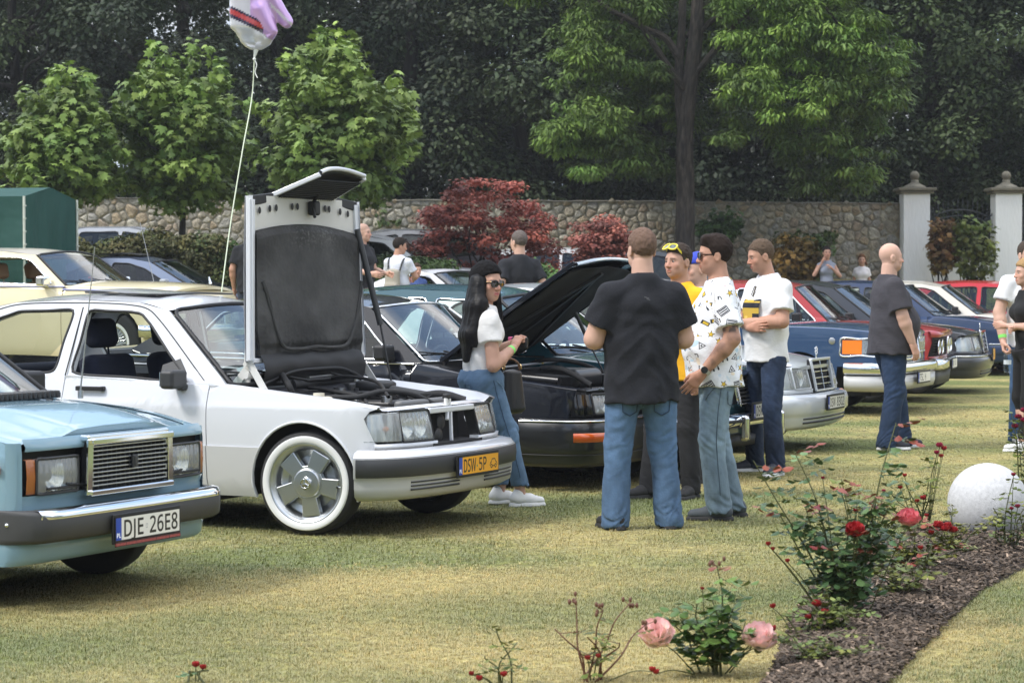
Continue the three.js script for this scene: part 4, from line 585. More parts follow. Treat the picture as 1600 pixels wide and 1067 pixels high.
// ---- white saloon with its bonnet straight up
{
  const car = carAt(-0.86, 14.30, 26.9, 'white four-door saloon with bonnet raised upright and whitewall star wheel, woman leaning on it');
  const S = prepCar({ wb: 2.665, ro: 0.95, hw: 0.838, wr: 0.31, tyreW: 0.2, rimR: 0.236, ra: 0.355, archY: 0.315, sill: 0.215, wheel: 'star', steer: 0.12, fine: 0.04, wheelZ: 0.725,
    nose: [[0, 0.6], [0.3, 0.585], [0.55, 0.55], [0.7, 0.5], [0.79, 0.42], [0.825, 0.3], [0.838, 0.1]], paint: paint([0.64, 0.655, 0.685]), trim: M.black, seat: M.navySeat, dashMat: mat([0.012, 0.013, 0.02], { roughness: 0.8 }),
    sec: [[0.15, -0.07], [0.3, -0.02], [0.5, -0.004], [0.66, 0.002], [0.74, 0.0], [0.79, -0.014], [0.9, -0.045]], belt: [[-3.8, 0.9], [-2.5, 0.93], [-1.77, 0.915], [-0.6, 0.872]],
    edge: [[-0.6, 0.872], [-0.1, 0.825], [0.3, 0.785], [0.46, 0.755], [0.56, 0.735]], deck: [[-3.7, 0.93], [-3.1, 0.96], [-2.7, 0.95]], xA: -0.68, xB: -1.77, xC: -2.62, cowl: [-0.6], fenderX: 0.46,
    fenderFront: [[0.36, 0.3], [0.36, 0.5], [0.5, 0.505], [0.452, 0.56], [0.402, 0.7], [0.43, 0.742]], hoodFront: (z) => 0.56 - 0.1 * (z / 0.7) ** 2, tumble: 0.4, gap: 0.0035,
    top: [[-0.55, 0.868], [-1.11, 1.322], [-1.35, 1.37], [-1.85, 1.385], [-2.3, 1.365], [-2.55, 1.32], [-3.05, 0.955]], seam: [[-0.72, 0.89], [-1.175, 1.272], [-1.27, 1.33], [-1.42, 1.355], [-1.85, 1.365], [-2.3, 1.35], [-2.5, 1.3]], seamB: -1.765,
    wins: [[[-1.735, 0.93], [-0.86, 0.893], [-1.22, 1.232], [-1.31, 1.3], [-1.4, 1.312], [-1.715, 1.318]], [[-1.875, 0.932], [-1.83, 1.32], [-2.26, 1.31], [-2.42, 1.26], [-2.62, 1.05], [-2.6, 0.99], [-2.55, 0.945]]], open: [0, 1],
    clad: { y: 0.512, mat: phys([0.5, 0.5, 0.49], { roughness: 0.5, clearcoat: 0.3 }) }, flare: 0.008, openHood: true, bay: true, handleMat: M.black, handleY: 0.838, handleIn: 0.22, crown: 0.045, bow: 0.16, mirrorX: -0.88, mirrorUp: 0.0, mirrorMat: M.plastic, bumperMat: M.plastic });
  buildBody(car, S);
  const gr = mat([0.48, 0.48, 0.47], { roughness: 0.55 }), s7 = S.sz(0.29), sL = S.sMax, s5 = S.sz(0.585);
  // black triangle that carries the mirror, seen in front of the open window
  for (const s of [1, -1]) { const q = panel([[-0.82, 0.886], [-1.06, 0.9], [-1.06, 0.99], [-0.94, 1.03]], [], S.out(0.004), { depth: 0.02 }); part(car, 'mirror_base', s > 0 ? q : mirrorZ(q), M.plastic); }
  for (const s of [1, -1]) {
    headlight(car, S, s * s7, s * s5, 0.555, 0.735, { rake: 0.045, bowls: [0.3, 0.75], bowlW: 0.24 });
    const t = part(car, 'turn_signal', nosestrip(S, s * (s5 + 0.006), s * S.sx(0.4), [[-0.03, 0.56], [0.0, 0.562], [-0.012, 0.64], [-0.03, 0.725], [-0.06, 0.73]], 12), M.lens);
    part(t, 'signal_reflector', nosestrip(S, s * (s5 + 0.015), s * S.sx(0.42), [[-0.04, 0.565], [-0.05, 0.64], [-0.065, 0.72]], 12), M.reflector);
    const p = S.at(s * (s5 + 0.1)); part(t, 'signal_bulb', sph(0.02, p.x - p.nx * 0.045, 0.635, p.z - p.nz * 0.045, [1, 0.7, 1]), M.amber);
    part(car, 'lamp_strip', noseblock(S, s * (s7 - 0.03), s * S.sx(0.45), [[-0.05, 0.518], [0.008, 0.518], [0.01, 0.548], [-0.05, 0.55]]), S.paint);
  }
  const bs = S.sx(0.37); // bumper wraps round from arch to arch
  part(car, 'front_bumper', noseblock(S, -bs, bs, [[-0.06, 0.215], [0.03, 0.222], [0.085, 0.25], [0.095, 0.3], [0.098, 0.352], [0.112, 0.358], [0.115, 0.47], [0.105, 0.478], [0.09, 0.498], [0.02, 0.512], [-0.06, 0.512]], 48), gr);
  part(car, 'bumper_strip', noseblock(S, -bs + 0.012, bs - 0.012, [[0.098, 0.36], [0.121, 0.364], [0.126, 0.42], [0.121, 0.468], [0.1, 0.474]], 48), M.plastic);
  part(car, 'bumper_top', nosestrip(S, -bs, bs, [[0.112, 0.4765], [0.106, 0.484], [0.092, 0.503], [0.02, 0.517]], 48), S.paint);
  for (let i = 0; i < 3; i++) for (const s of [1, -1]) part(car, 'air_slot', noseblock(S, s * 0.16, s * 0.62, [[0.093, 0.278 + i * 0.022], [0.1015, 0.28 + i * 0.022], [0.1015, 0.287 + i * 0.022], [0.093, 0.289 + i * 0.022]], 12), M.plastic);
  const pt = plateTex('', '#e9a51d', (c) => { plateText(c, [['DSW', 58, 160], ['5P', 252, 104]]); c.fillStyle = '#3c8a78'; c.beginPath(); c.arc(234, 66, 7, 0, 7); c.fill(); c.strokeStyle = '#15130f'; c.lineWidth = 6; c.beginPath(); c.moveTo(398, 78); c.quadraticCurveTo(398, 58, 416, 56); c.lineTo(426, 38); c.lineTo(462, 38); c.lineTo(474, 56); c.quadraticCurveTo(492, 60, 490, 78); c.stroke(); c.beginPath(); c.arc(418, 80, 10, 0, 7); c.stroke(); c.beginPath(); c.arc(470, 80, 10, 0, 7); c.stroke(); c.beginPath(); c.moveTo(428, 80); c.lineTo(460, 80); c.stroke(); });
  plate(car, pt, 0.738, 0.395, 0.0);
  // nose without its grille: slam panel, radiator, horns
  part(car, 'slam_panel', [grid(20, 3, (u, v) => { const w = u * 2 - 1, k = v / 3; return [0.53 - 0.09 * w * w - 0.07 * v, 0.735 + 0.018 * Math.sin(Math.PI * v) + 0.012 * (1 - w * w), w * 0.66]; }), bar([0.535, 0.725, -0.28], [0.535, 0.725, 0.28], 0.05, 0.035), bar([0.54, 0.742, 0.0], [0.56, 0.53, 0.02], 0.02, 0.018, [0, 0, 1]), bar([0.545, 0.73, 0.04], [0.556, 0.66, 0.07], 0.02, 0.018, [0, 0, 1])], S.paint);
  part(car, 'bonnet_latch', [rod([0.53, 0.745, 0.035], [0.53, 0.79, 0.035], 0.013), rod([0.53, 0.745, -0.01], [0.53, 0.785, -0.01], 0.01)], M.white);
  part(car, 'latch_handle', box(0.04, 0.035, 0.045, 0.525, 0.8, 0.02, 0.01), M.black);
  part(car, 'radiator', [box(0.03, 0.24, 0.6, 0.42, 0.63, 0), box(0.2, 0.02, 0.62, 0.5, 0.522, 0)], M.dark);
  for (const [z, y] of [[0.06, 0.645], [0.09, 0.565]]) part(car, 'horn', lathe([[0, 0.02], [0.02, 0.022], [0.03, 0.012], [0.045, 0.012], [0.048, 0], [0, -0.02]], 24).rotateZ(-Math.PI / 2).translate(0.5, y, z), M.plastic);
  // engine bay
  const E = [];
  part(car, 'engine_bay', [box(1.06, 0.02, 1.3, -0.08, 0.4, 0), box(0.03, 0.5, 1.3, -0.63, 0.62, 0), ...[1, -1].map((s) => box(1.06, 0.36, 0.02, -0.06, 0.56, s * 0.655))], M.dark);
  for (const s of [1, -1]) part(car, 'inner_wing', grid(10, 2, (u, v) => { const x = lerp(-0.58, 0.44, u); return [x, S.fe(x) + 0.012 - 0.05 * v, s * (S.W(x, S.fe(x)) - 0.05 - 0.11 * v)]; }), S.paint);
  part(car, 'engine', [new RoundedBoxGeometry(0.62, 0.2, 0.3, 3, 0.03).translate(-0.12, 0.67, -0.04), ...[-0.3, -0.15, 0, 0.12].map((x) => rod([x, 0.8, -0.04], [x, 0.835, -0.04], 0.016)), new RoundedBoxGeometry(0.5, 0.05, 0.13, 2, 0.015).translate(-0.12, 0.79, -0.04)], mat([0.03, 0.03, 0.032], { roughness: 0.4 }));
  part(car, 'air_filter', [lathe([[0, 0.05], [0.11, 0.05], [0.13, 0.035], [0.13, -0.03], [0, -0.03]], 28).translate(-0.16, 0.82, -0.3), rod([-0.1, 0.82, -0.27], [0.26, 0.76, -0.38], 0.035, 0.035, 12)], M.plastic);
  part(car, 'cooling_hose', [tube([[-0.4, 0.79, 0.42], [-0.1, 0.8, 0.45], [0.08, 0.8, 0.35], [0.18, 0.83, 0.2], [0.3, 0.81, 0.05], [0.38, 0.74, -0.1]], 0.017, 40), tube([[-0.5, 0.9, 0.25], [-0.42, 0.93, 0.4], [-0.3, 0.86, 0.5], [-0.32, 0.76, 0.4]], 0.02, 30), tube([[0.1, 0.76, -0.3], [0.28, 0.79, -0.36], [0.42, 0.75, -0.42]], 0.028, 20), tube([[-0.5, 0.86, -0.2], [-0.3, 0.9, -0.1], [0.05, 0.88, 0.05], [0.25, 0.8, 0.25]], 0.011, 30), tube([[-0.45, 0.84, 0.1], [-0.2, 0.83, 0.22], [0.1, 0.79, 0.3], [0.2, 0.72, 0.4]], 0.012, 30)], M.rubber);
  part(car, 'bulkhead_pipe', [rod([-0.48, 0.87, -0.5], [-0.42, 0.86, 0.3], 0.04, 0.04, 14), tube([[-0.56, 0.93, -0.6], [-0.52, 0.965, -0.2], [-0.5, 0.965, 0.2], [-0.5, 0.92, 0.55]], 0.014, 30)], M.black);
  part(car, 'washer_bottle', [new RoundedBoxGeometry(0.16, 0.14, 0.13, 3, 0.03).translate(-0.06, 0.74, 0.55), rod([-0.06, 0.8, 0.55], [-0.06, 0.83, 0.55], 0.035)], mat([0.62, 0.58, 0.48], { roughness: 0.5 }));
  part(car, 'battery', new RoundedBoxGeometry(0.2, 0.18, 0.26, 2, 0.015).translate(-0.46, 0.76, -0.45), M.plastic);
  part(car, 'fan_shroud', [box(0.06, 0.24, 0.6, 0.34, 0.66, 0, 0.02), new RoundedBoxGeometry(0.16, 0.08, 0.28, 2, 0.03).translate(0.22, 0.7, 0.34), box(0.2, 0.015, 0.42, 0.4, 0.735, 0.1, 0.006)], mat([0.14, 0.14, 0.14], { roughness: 0.45 }));
  part(car, 'engine_wiring', Array.from({ length: 9 }, (_, i) => tube([[-0.5 + i * 0.1, 0.78, 0.5 - i * 0.08], [-0.4 + i * 0.09, 0.83 - i * 0.004, 0.3 - i * 0.06], [-0.3 + i * 0.07, 0.8, 0.05], [-0.25 + i * 0.06, 0.76, -0.3 + i * 0.02]], 0.005, 24, 5)), M.black);
  part(car, 'engine_bracket', [bar([-0.3, 0.8, 0.3], [0.1, 0.78, 0.36], 0.02, 0.008), bar([-0.45, 0.83, 0.46], [-0.38, 0.72, 0.5], 0.02, 0.01), bar([-0.42, 0.84, 0.2], [-0.4, 0.72, 0.24], 0.03, 0.01), rod([0.18, 0.76, 0.15], [0.18, 0.8, 0.15], 0.035), box(0.1, 0.05, 0.08, -0.25, 0.77, 0.5, 0.01), rod([-0.3, 0.8, -0.1], [-0.3, 0.83, -0.1], 0.03), bar([-0.45, 0.91, -0.3], [-0.43, 0.9, 0.1], 0.05, 0.012)], M.alu);
  // raised bonnet: local frame with u up the panel (from hinge), facing forwards
  const H = new THREE.Group(); H.name = 'bonnet'; H.position.set(-0.5, 1.0, 0); H.rotation.z = rad(91.5); car.add(H);
  const L = 1.02, hw = (x) => lerp(0.68, 0.64, clamp(x / L)), skin = (u, v) => { const x = lerp(0, L, u), w = v * 2 - 1; return [x, 0.035 * (1 - Math.abs(w) ** 2.4) + 0.012 * Math.sin(Math.PI * u), w * hw(x)]; };
  part(H, 'bonnet_skin', grid(16, 20, skin), S.paint);
  part(H, 'bonnet_edge', [...[1, -1].map((s) => grid(12, 4, (u, v) => { const x = lerp(0.02, L, u), a = v * Math.PI * 0.6; return [x, -0.045 + 0.045 * Math.cos(a * 0.9), s * (hw(x) - 0.012 + 0.014 * Math.sin(a * 1.6))]; })), ...[1, -1].map((s) => bar([0.02, -0.03, s * 0.66], [L - 0.02, -0.03, s * (hw(L) - 0.025)], 0.055, 0.02)), bar([0.02, -0.02, -0.66], [0.02, -0.02, 0.66], 0.03, 0.06)], S.paint);
  const frameMat = mat([0.6, 0.59, 0.55], { roughness: 0.5 });
  const front = part(H, 'bonnet_frame', [grid(20, 1, (u, v) => { const w = u * 2 - 1; return [lerp(L - 0.2 + 0.06 * (1 - w * w) - 0.02, L + 0.005, v), -0.022 - 0.014 * (1 - w * w), w * 0.63]; })], frameMat);
  for (const z of [-0.5, -0.4, -0.26, -0.21, 0.12, 0.18, 0.36, 0.43, 0.54]) part(front, 'frame_hole', lathe([[0, 0.004], [0.013, 0.004], [0.014, 0]], 10).rotateX(Math.PI).scale(1.6, 1, 1).translate(L - 0.1 + 0.05 * (1 - z * z / 0.4), -0.034 - 0.012 * (1 - z * z / 0.4), z), M.black);
  part(H, 'bonnet_catch', [box(0.09, 0.06, 0.07, L - 0.06, -0.075, -0.03, 0.015), rod([L - 0.02, -0.06, -0.05], [L + 0.06, -0.12, -0.04], 0.012), rod([L - 0.05, -0.08, 0], [L - 0.12, -0.11, 0.02], 0.01)], M.black);
  const quilt = noiseTex(256, (u, v) => { const g = 0.5 + 0.5 * tile(u, v, 6, 3) + 0.25 * tile(u, v, 40, 5); return [g, g, g]; });
  const insMat = mat([1, 1, 1], { roughness: 0.85, map: noiseTex(256, (u, v) => { const dust = sm(0.2, 0.8, tile(u, v, 3, 8) + 0.5) + 0.5 * Math.max(0, tile(u, v, 8, 4)), spk = Math.max(0, tile(u, v, 60, 2)) * sm(0.62, 0.8, u) * sm(0.95, 0.8, u) * sm(0.2, 0.35, v) * sm(0.75, 0.6, v) * 1.2, k = 0.03 + 0.05 * dust + 0.25 * spk; return [k * 1.0, k * 0.99, k * 0.97]; }), bumpMap: quilt, bumpScale: 0.012 });
  const insTop = (z) => L - 0.215 + 0.05 * (1 - (z / 0.6) ** 2);
  const ins = panel([[0.05, -0.6], [0.2, -0.62], [0.5, -0.61], [insTop(0.58) - 0.02, -0.6], ...Array.from({ length: 9 }, (_, i) => { const z = lerp(-0.57, 0.57, i / 8); return [insTop(z), z]; }), [insTop(0.58) - 0.02, 0.6], [0.5, 0.61], [0.2, 0.62], [0.05, 0.6], [0.04, 0.3], [0.07, 0], [0.04, -0.3]], [], (x, z) => { const e = Math.min(1, (0.62 - Math.abs(z)) / 0.05, (insTop(z) - x) / 0.05, (x - 0.08) / 0.05); return [x, -0.045 - 0.03 * sm(0, 1, clamp(e)) - 0.012 * sm(0.55, 0.8, Math.abs(z) / 0.62) * sm(0.7, 0.2, x) + 0.004 * noise(x * 7, z * 7, 3), z]; }, { edge: 0.04, depth: 0.02 });
  { const p = ins.attributes.position, uv = ins.attributes.uv; for (let i = 0; i < p.count; i++) uv.setXY(i, p.getX(i) / L, p.getZ(i) / 1.3 + 0.5); }
  part(H, 'bonnet_insulation', ins, insMat);
  part(H, 'insulation_ridge', [1, -1].map((s) => tube([[0.5, -0.078, s * 0.585], [0.44, -0.086, s * 0.56], [0.2, -0.088, s * 0.46], [0.1, -0.086, s * 0.38], [0.08, -0.086, s * 0.2], [0.09, -0.086, 0]], 0.012, 40)), insMat);
  part(H, 'scuttle_cover', [grid(24, 4, (u, v) => { const w = u * 2 - 1; return [lerp(-0.1, 0.06, v) - 0.05 * Math.abs(w) ** 2 * (1 - v) + 0.006 * Math.sin(u * 26), -0.05 - 0.04 * Math.sin(v * Math.PI) - 0.02 * (1 - w * w), w * 0.6]; }), tube([[-0.13, -0.06, -0.6], [-0.06, -0.09, -0.3], [-0.05, -0.1, 0], [-0.06, -0.09, 0.3], [-0.13, -0.06, 0.6]], 0.014, 40)], M.black);
  // the grille shell goes up with the bonnet
  part(H, 'grille_shell', [grid(18, 4, (u, v) => { const w = u * 2 - 1, z = w * (0.335 + 0.03 * (1 - v)); return [L + 0.012 + 0.13 * v + 0.035 * (1 - w * w), 0.03 - 0.34 * v + 0.03 * (1 - w * w), z * (1 - 0.2 * v)]; }), ...[1, -1].map((s) => bar([L + 0.0, 0.02, s * 0.36], [L + 0.13, -0.31, s * 0.268], 0.03, 0.03, [1, 0, 0])), tube([-1, -0.5, 0, 0.5, 1].map((w) => [L + 0.142 + 0.035 * (1 - w * w), -0.31 + 0.03 * (1 - w * w), w * 0.268]), 0.014, 16)], S.paint);
  const gm = part(H, 'grille_back', grid(16, 8, (u, v) => { const w = u * 2 - 1; return [L - 0.014 + 0.13 * v + 0.03 * (1 - w * w), 0.02 - 0.32 * v + 0.02 * (1 - w * w), w * 0.335 * (1 - 0.2 * v)]; }), M.dark);
  part(gm, 'grille_mesh', [...Array.from({ length: 13 }, (_, i) => bar([L - 0.018 + i * 0.0095, 0.0 - i * 0.0235, -0.32 + i * 0.005], [L - 0.018 + i * 0.0095, 0.0 - i * 0.0235, 0.32 - i * 0.005], 0.004, 0.008)), ...Array.from({ length: 24 }, (_, i) => bar([L - 0.02, 0.02, -0.32 + i * 0.028], [L + 0.1, -0.29, (-0.32 + i * 0.028) * 0.8], 0.004, 0.008, [1, 0, 0]))], M.plastic);
  part(H, 'grille_rubber', [1, -1].map((s) => bar([L, -0.01, s * 0.33], [L - 0.03, -0.02, s * 0.63], 0.06, 0.03)), M.black);
  for (const s of [1, -1]) {
    part(car, 'bonnet_hinge', [bar([-0.53, 0.84, s * 0.63], [-0.5, 1.12, s * 0.64], 0.012, 0.05, [1, 0, 0]), bar([-0.5, 1.02, s * 0.65], [-0.36, 0.82, s * 0.66], 0.01, 0.045, [1, 0, 0]), bar([-0.6, 0.87, s * 0.645], [-0.51, 0.97, s * 0.645], 0.01, 0.05, [1, 0, 0]), rod([-0.5, 0.93, s * 0.6], [-0.5, 0.93, s * 0.68], 0.02), rod([-0.505, 1.0, s * 0.6], [-0.505, 1.0, s * 0.68], 0.014)], frameMat);
  }
  part(car, 'gas_strut', [rod([-0.46, 1.84, -0.575], [-0.3, 1.22, -0.6], 0.02, 0.02, 10), rod([-0.3, 1.22, -0.6], [-0.21, 0.81, -0.6], 0.007, 0.007, 8)], M.plastic);
  part(car, 'sunroof_seam', tube([[-1.32, 1.418, 0.4], [-1.32, 1.424, 0], [-1.32, 1.418, -0.4], [-1.9, 1.432, -0.42], [-1.9, 1.436, 0], [-1.9, 1.432, 0.42]], 0.006, 40, 5, true), M.black);
  part(car, 'sunroof_panel', grid(8, 8, (u, v) => [lerp(-1.86, -1.36, u), 1.412 + 0.032 * (1 - u) + 0.012 * (1 - (2 * v - 1) ** 2), lerp(-0.38, 0.38, v)]), S.paint);
  part(car, 'tax_sticker', (() => { const g = new THREE.PlaneGeometry(0.12, 0.055); return g.rotateY(Math.PI / 2 - 0.3).rotateZ(0.5).translate(-0.62, 0.955, 0.5); })(), mat([0.55, 0.7, 0.72], { roughness: 0.5 }));
  part(car, 'number_sticker', box(0.001, 0.001, 0.001, 0, 0.4, 0), M.black); car.remove(car.children[car.children.length - 1]);
}
// ---- light blue saloon in front
{
  const car = carAt(-2.43, 11.22, 26.5, 'light blue boxy saloon with chrome grille and black-and-chrome bumper');
  const blue = paint([0.22, 0.35, 0.43], { clearcoatRoughness: 0.03 });
  const S = prepCar({ wb: 2.424, ro: 1.0, hw: 0.78, wr: 0.295, tyreW: 0.17, ra: 0.34, archY: 0.3, sill: 0.22, wheel: 'dark', steer: 0.15,
    nose: [[0, 0.655], [0.4, 0.652], [0.63, 0.642], [0.715, 0.62], [0.757, 0.57], [0.774, 0.46], [0.78, 0.3]], paint: blue, sec: [[0.15, -0.06], [0.3, -0.012], [0.5, 0], [0.7, 0.0], [0.76, -0.014], [0.85, -0.03], [0.95, -0.045]],
    belt: [[-3.5, 0.9], [-0.4, 0.885]], edge: [[-0.3, 0.885], [0.2, 0.845], [0.55, 0.775], [0.6, 0.76]], deck: [[-3.4, 0.9], [-2.6, 0.92]], xA: -0.42, xB: -1.4, xC: -2.1, cowl: [-0.22], fenderX: 0.6, sideK: 0.05, strip: 0.11, gap: 0.005,
    fenderFront: [[0.42, 0.3], [0.55, 0.33], [0.6, 0.5], [0.605, 0.72], [0.602, 0.758]], hoodFront: () => 0.612, hoodCrown: 0.03, hoodShape: (u, w) => 0.022 * sm(0.72, 0.5, Math.abs(w)) * sm(0.0, 0.5, u) - 0.004, crown: 0.05, bow: 0.1, winTrim: M.chrome, handleMat: M.chrome,
    top: [[-0.3, 0.885], [-0.85, 1.33], [-1.1, 1.385], [-1.6, 1.39], [-2.05, 1.35], [-2.55, 0.93]], wins: [[[-1.36, 0.92], [-0.52, 0.915], [-0.95, 1.28], [-1.36, 1.33]], [[-1.46, 0.92], [-1.46, 1.33], [-1.98, 1.29], [-2.15, 0.95]]], bumperMat: M.plastic, dashMat: M.plastic });
  buildBody(car, S);
  const z = S.sz, hf = 0.0;
  part(car, 'front_panel', [nosestrip(S, -z(0.74), z(0.74), [[-0.02, 0.3], [-0.012, 0.42], [-0.02, 0.5], [-0.004, 0.535]], 24), ...[1, -1].map((s) => nosestrip(S, s * z(0.715), s * S.sx(0.56), [[-0.01, 0.32], [-0.006, 0.5], [-0.006, 0.72], [-0.012, 0.775]], 6)), nosestrip(S, -z(0.7), z(0.7), [[-0.01, 0.735], [-0.004, 0.755], [-0.03, 0.79]], 16), nosestrip(S, -z(0.72), z(0.72), [[-0.2, 0.26], [-0.03, 0.29]], 8)], blue);
  for (const s of [1, -1]) {
    part(car, 'lamp_recess', nosestrip(S, s * z(0.3), s * z(0.72), [[-0.015, 0.535], [-0.06, 0.545], [-0.06, 0.73], [-0.012, 0.738]], 8), M.black);
    headlight(car, S, s * z(0.36), s * z(0.645), 0.54, 0.7, { off: 0.0, bowls: [0.5], bowlW: 0.45, rimMat: M.plastic });
    lampStrip(car, S, s * z(0.65), s * z(0.7), 0.54, 0.7, phys([0.42, 0.13, 0.03], { roughness: 0.25, clearcoat: 1, bumpMap: M.lens.bumpMap, bumpScale: 0.002 }), 0.0, 'turn_signal');
    part(car, 'lamp_wiper', [bar([0.66, 0.56, s * 0.38], [0.665, 0.563, s * 0.6], 0.012, 0.012), rod([0.66, 0.56, s * 0.3], [0.665, 0.575, s * 0.46], 0.006)], M.black);
    part(car, 'side_repeater', [box(0.075, 0.04, 0.014, 0.5, 0.655, s * (S.W(0.5, 0.655) + 0.004), 0.006)], M.amber);
  }
  const g = part(car, 'grille', box(0.03, 0.23, 0.6, 0.645, 0.64, 0), M.dark);
  part(g, 'grille_surround', [bar([0.695, 0.76, -0.32], [0.695, 0.76, 0.32], 0.05, 0.03), bar([0.69, 0.522, -0.33], [0.69, 0.522, 0.33], 0.045, 0.028), ...[1, -1].map((s) => bar([0.69, 0.512, s * 0.325], [0.693, 0.77, s * 0.315], 0.04, 0.013, [1, 0, 0])), box(0.06, 0.03, 0.64, 0.66, 0.775, 0, 0.01)], M.chrome);
  for (let i = 0; i < 5; i++) { const y = 0.562 + i * 0.04; part(g, 'grille_bar', [bar([0.688, y - 0.008, -0.295], [0.688, y - 0.008, 0.295], 0.008, 0.006), bar([0.688, y + 0.012, -0.295], [0.688, y + 0.012, 0.295], 0.008, 0.006), ...[1, -1].map((s) => bar([0.688, y - 0.01, s * 0.293], [0.688, y + 0.014, s * 0.293], 0.008, 0.006, [1, 0, 0]))], M.alu); }
  part(g, 'grille_fin', Array.from({ length: 17 }, (_, i) => box(0.03, 0.2, 0.004, 0.67, 0.64, -0.28 + i * 0.035)), M.plastic);
  part(g, 'grille_badge', [box(0.016, 0.062, 0.04, 0.7, 0.65, -0.02, 0.006), box(0.006, 0.045, 0.022, 0.709, 0.65, -0.02, 0.003)], M.plastic);
  const sb = S.sx(0.3);
  part(car, 'front_bumper', noseblock(S, -sb, sb, [[0.0, 0.32], [0.07, 0.325], [0.105, 0.345], [0.112, 0.4], [0.11, 0.45], [0.09, 0.468], [0.03, 0.475], [0, 0.47]], 48), mat([0.05, 0.05, 0.052], { roughness: 0.55 }));
  part(car, 'bumper_chrome', nosestrip(S, -z(0.71), z(0.71), [[0.1125, 0.435], [0.116, 0.455], [0.098, 0.473], [0.06, 0.48]], 30), M.chrome);
  part(car, 'bumper_bolt', [sph(0.011, 0.57, 0.41, S.W(0.57, 0.41) + 0.012)], M.chrome);
  part(car, 'lower_apron', nosestrip(S, -S.sx(0.5), S.sx(0.5), [[-0.05, 0.22], [-0.012, 0.245], [0.0, 0.3], [-0.012, 0.33]], 30), blue);
  const np = plate(car, plateTex('', '#e4e2da', (c) => { plateText(c, [['DJE', 58, 165], ['26E8', 264, 232]]); c.strokeStyle = '#888'; c.lineWidth = 2; c.strokeRect(238, 50, 12, 18); }), 0.79, 0.352, 0.0);
  part(np, 'dealer_strip', box(0.52, 0.02, 0.006, 0, -0.072, 0.002), mat([1, 1, 1], { map: canvasTex(512, 24, (c, w, h) => { c.fillStyle = '#221a1a'; c.fillRect(0, 0, w, h); c.fillStyle = '#b0504e'; c.font = 'bold 20px sans-serif'; for (const [x, n] of [[4, 72], [84, 72], [164, 148], [322, 90], [424, 84]]) for (let k = 0; k < n; k += 11) c.fillRect(x + k, 4, 8, 15); }), roughness: 0.5 }));
  part(car, 'vent_grille', [box(0.2, 0.03, 1.0, -0.2, 0.925, 0, 0.006), ...Array.from({ length: 26 }, (_, i) => box(0.12, 0.035, 0.012, -0.14, 0.932, -0.46 + i * 0.037, 0.004))], M.plastic);
  part(car, 'aerial', [rod([-0.1, 0.9, -0.66], [-0.1, 0.94, -0.66], 0.014), rod([-0.1, 0.94, -0.66], [-0.02, 1.68, -0.68], 0.0045, 0.002)], M.steel);
}
const at2 = (px, d) => (px - 800) / 3600 * d;
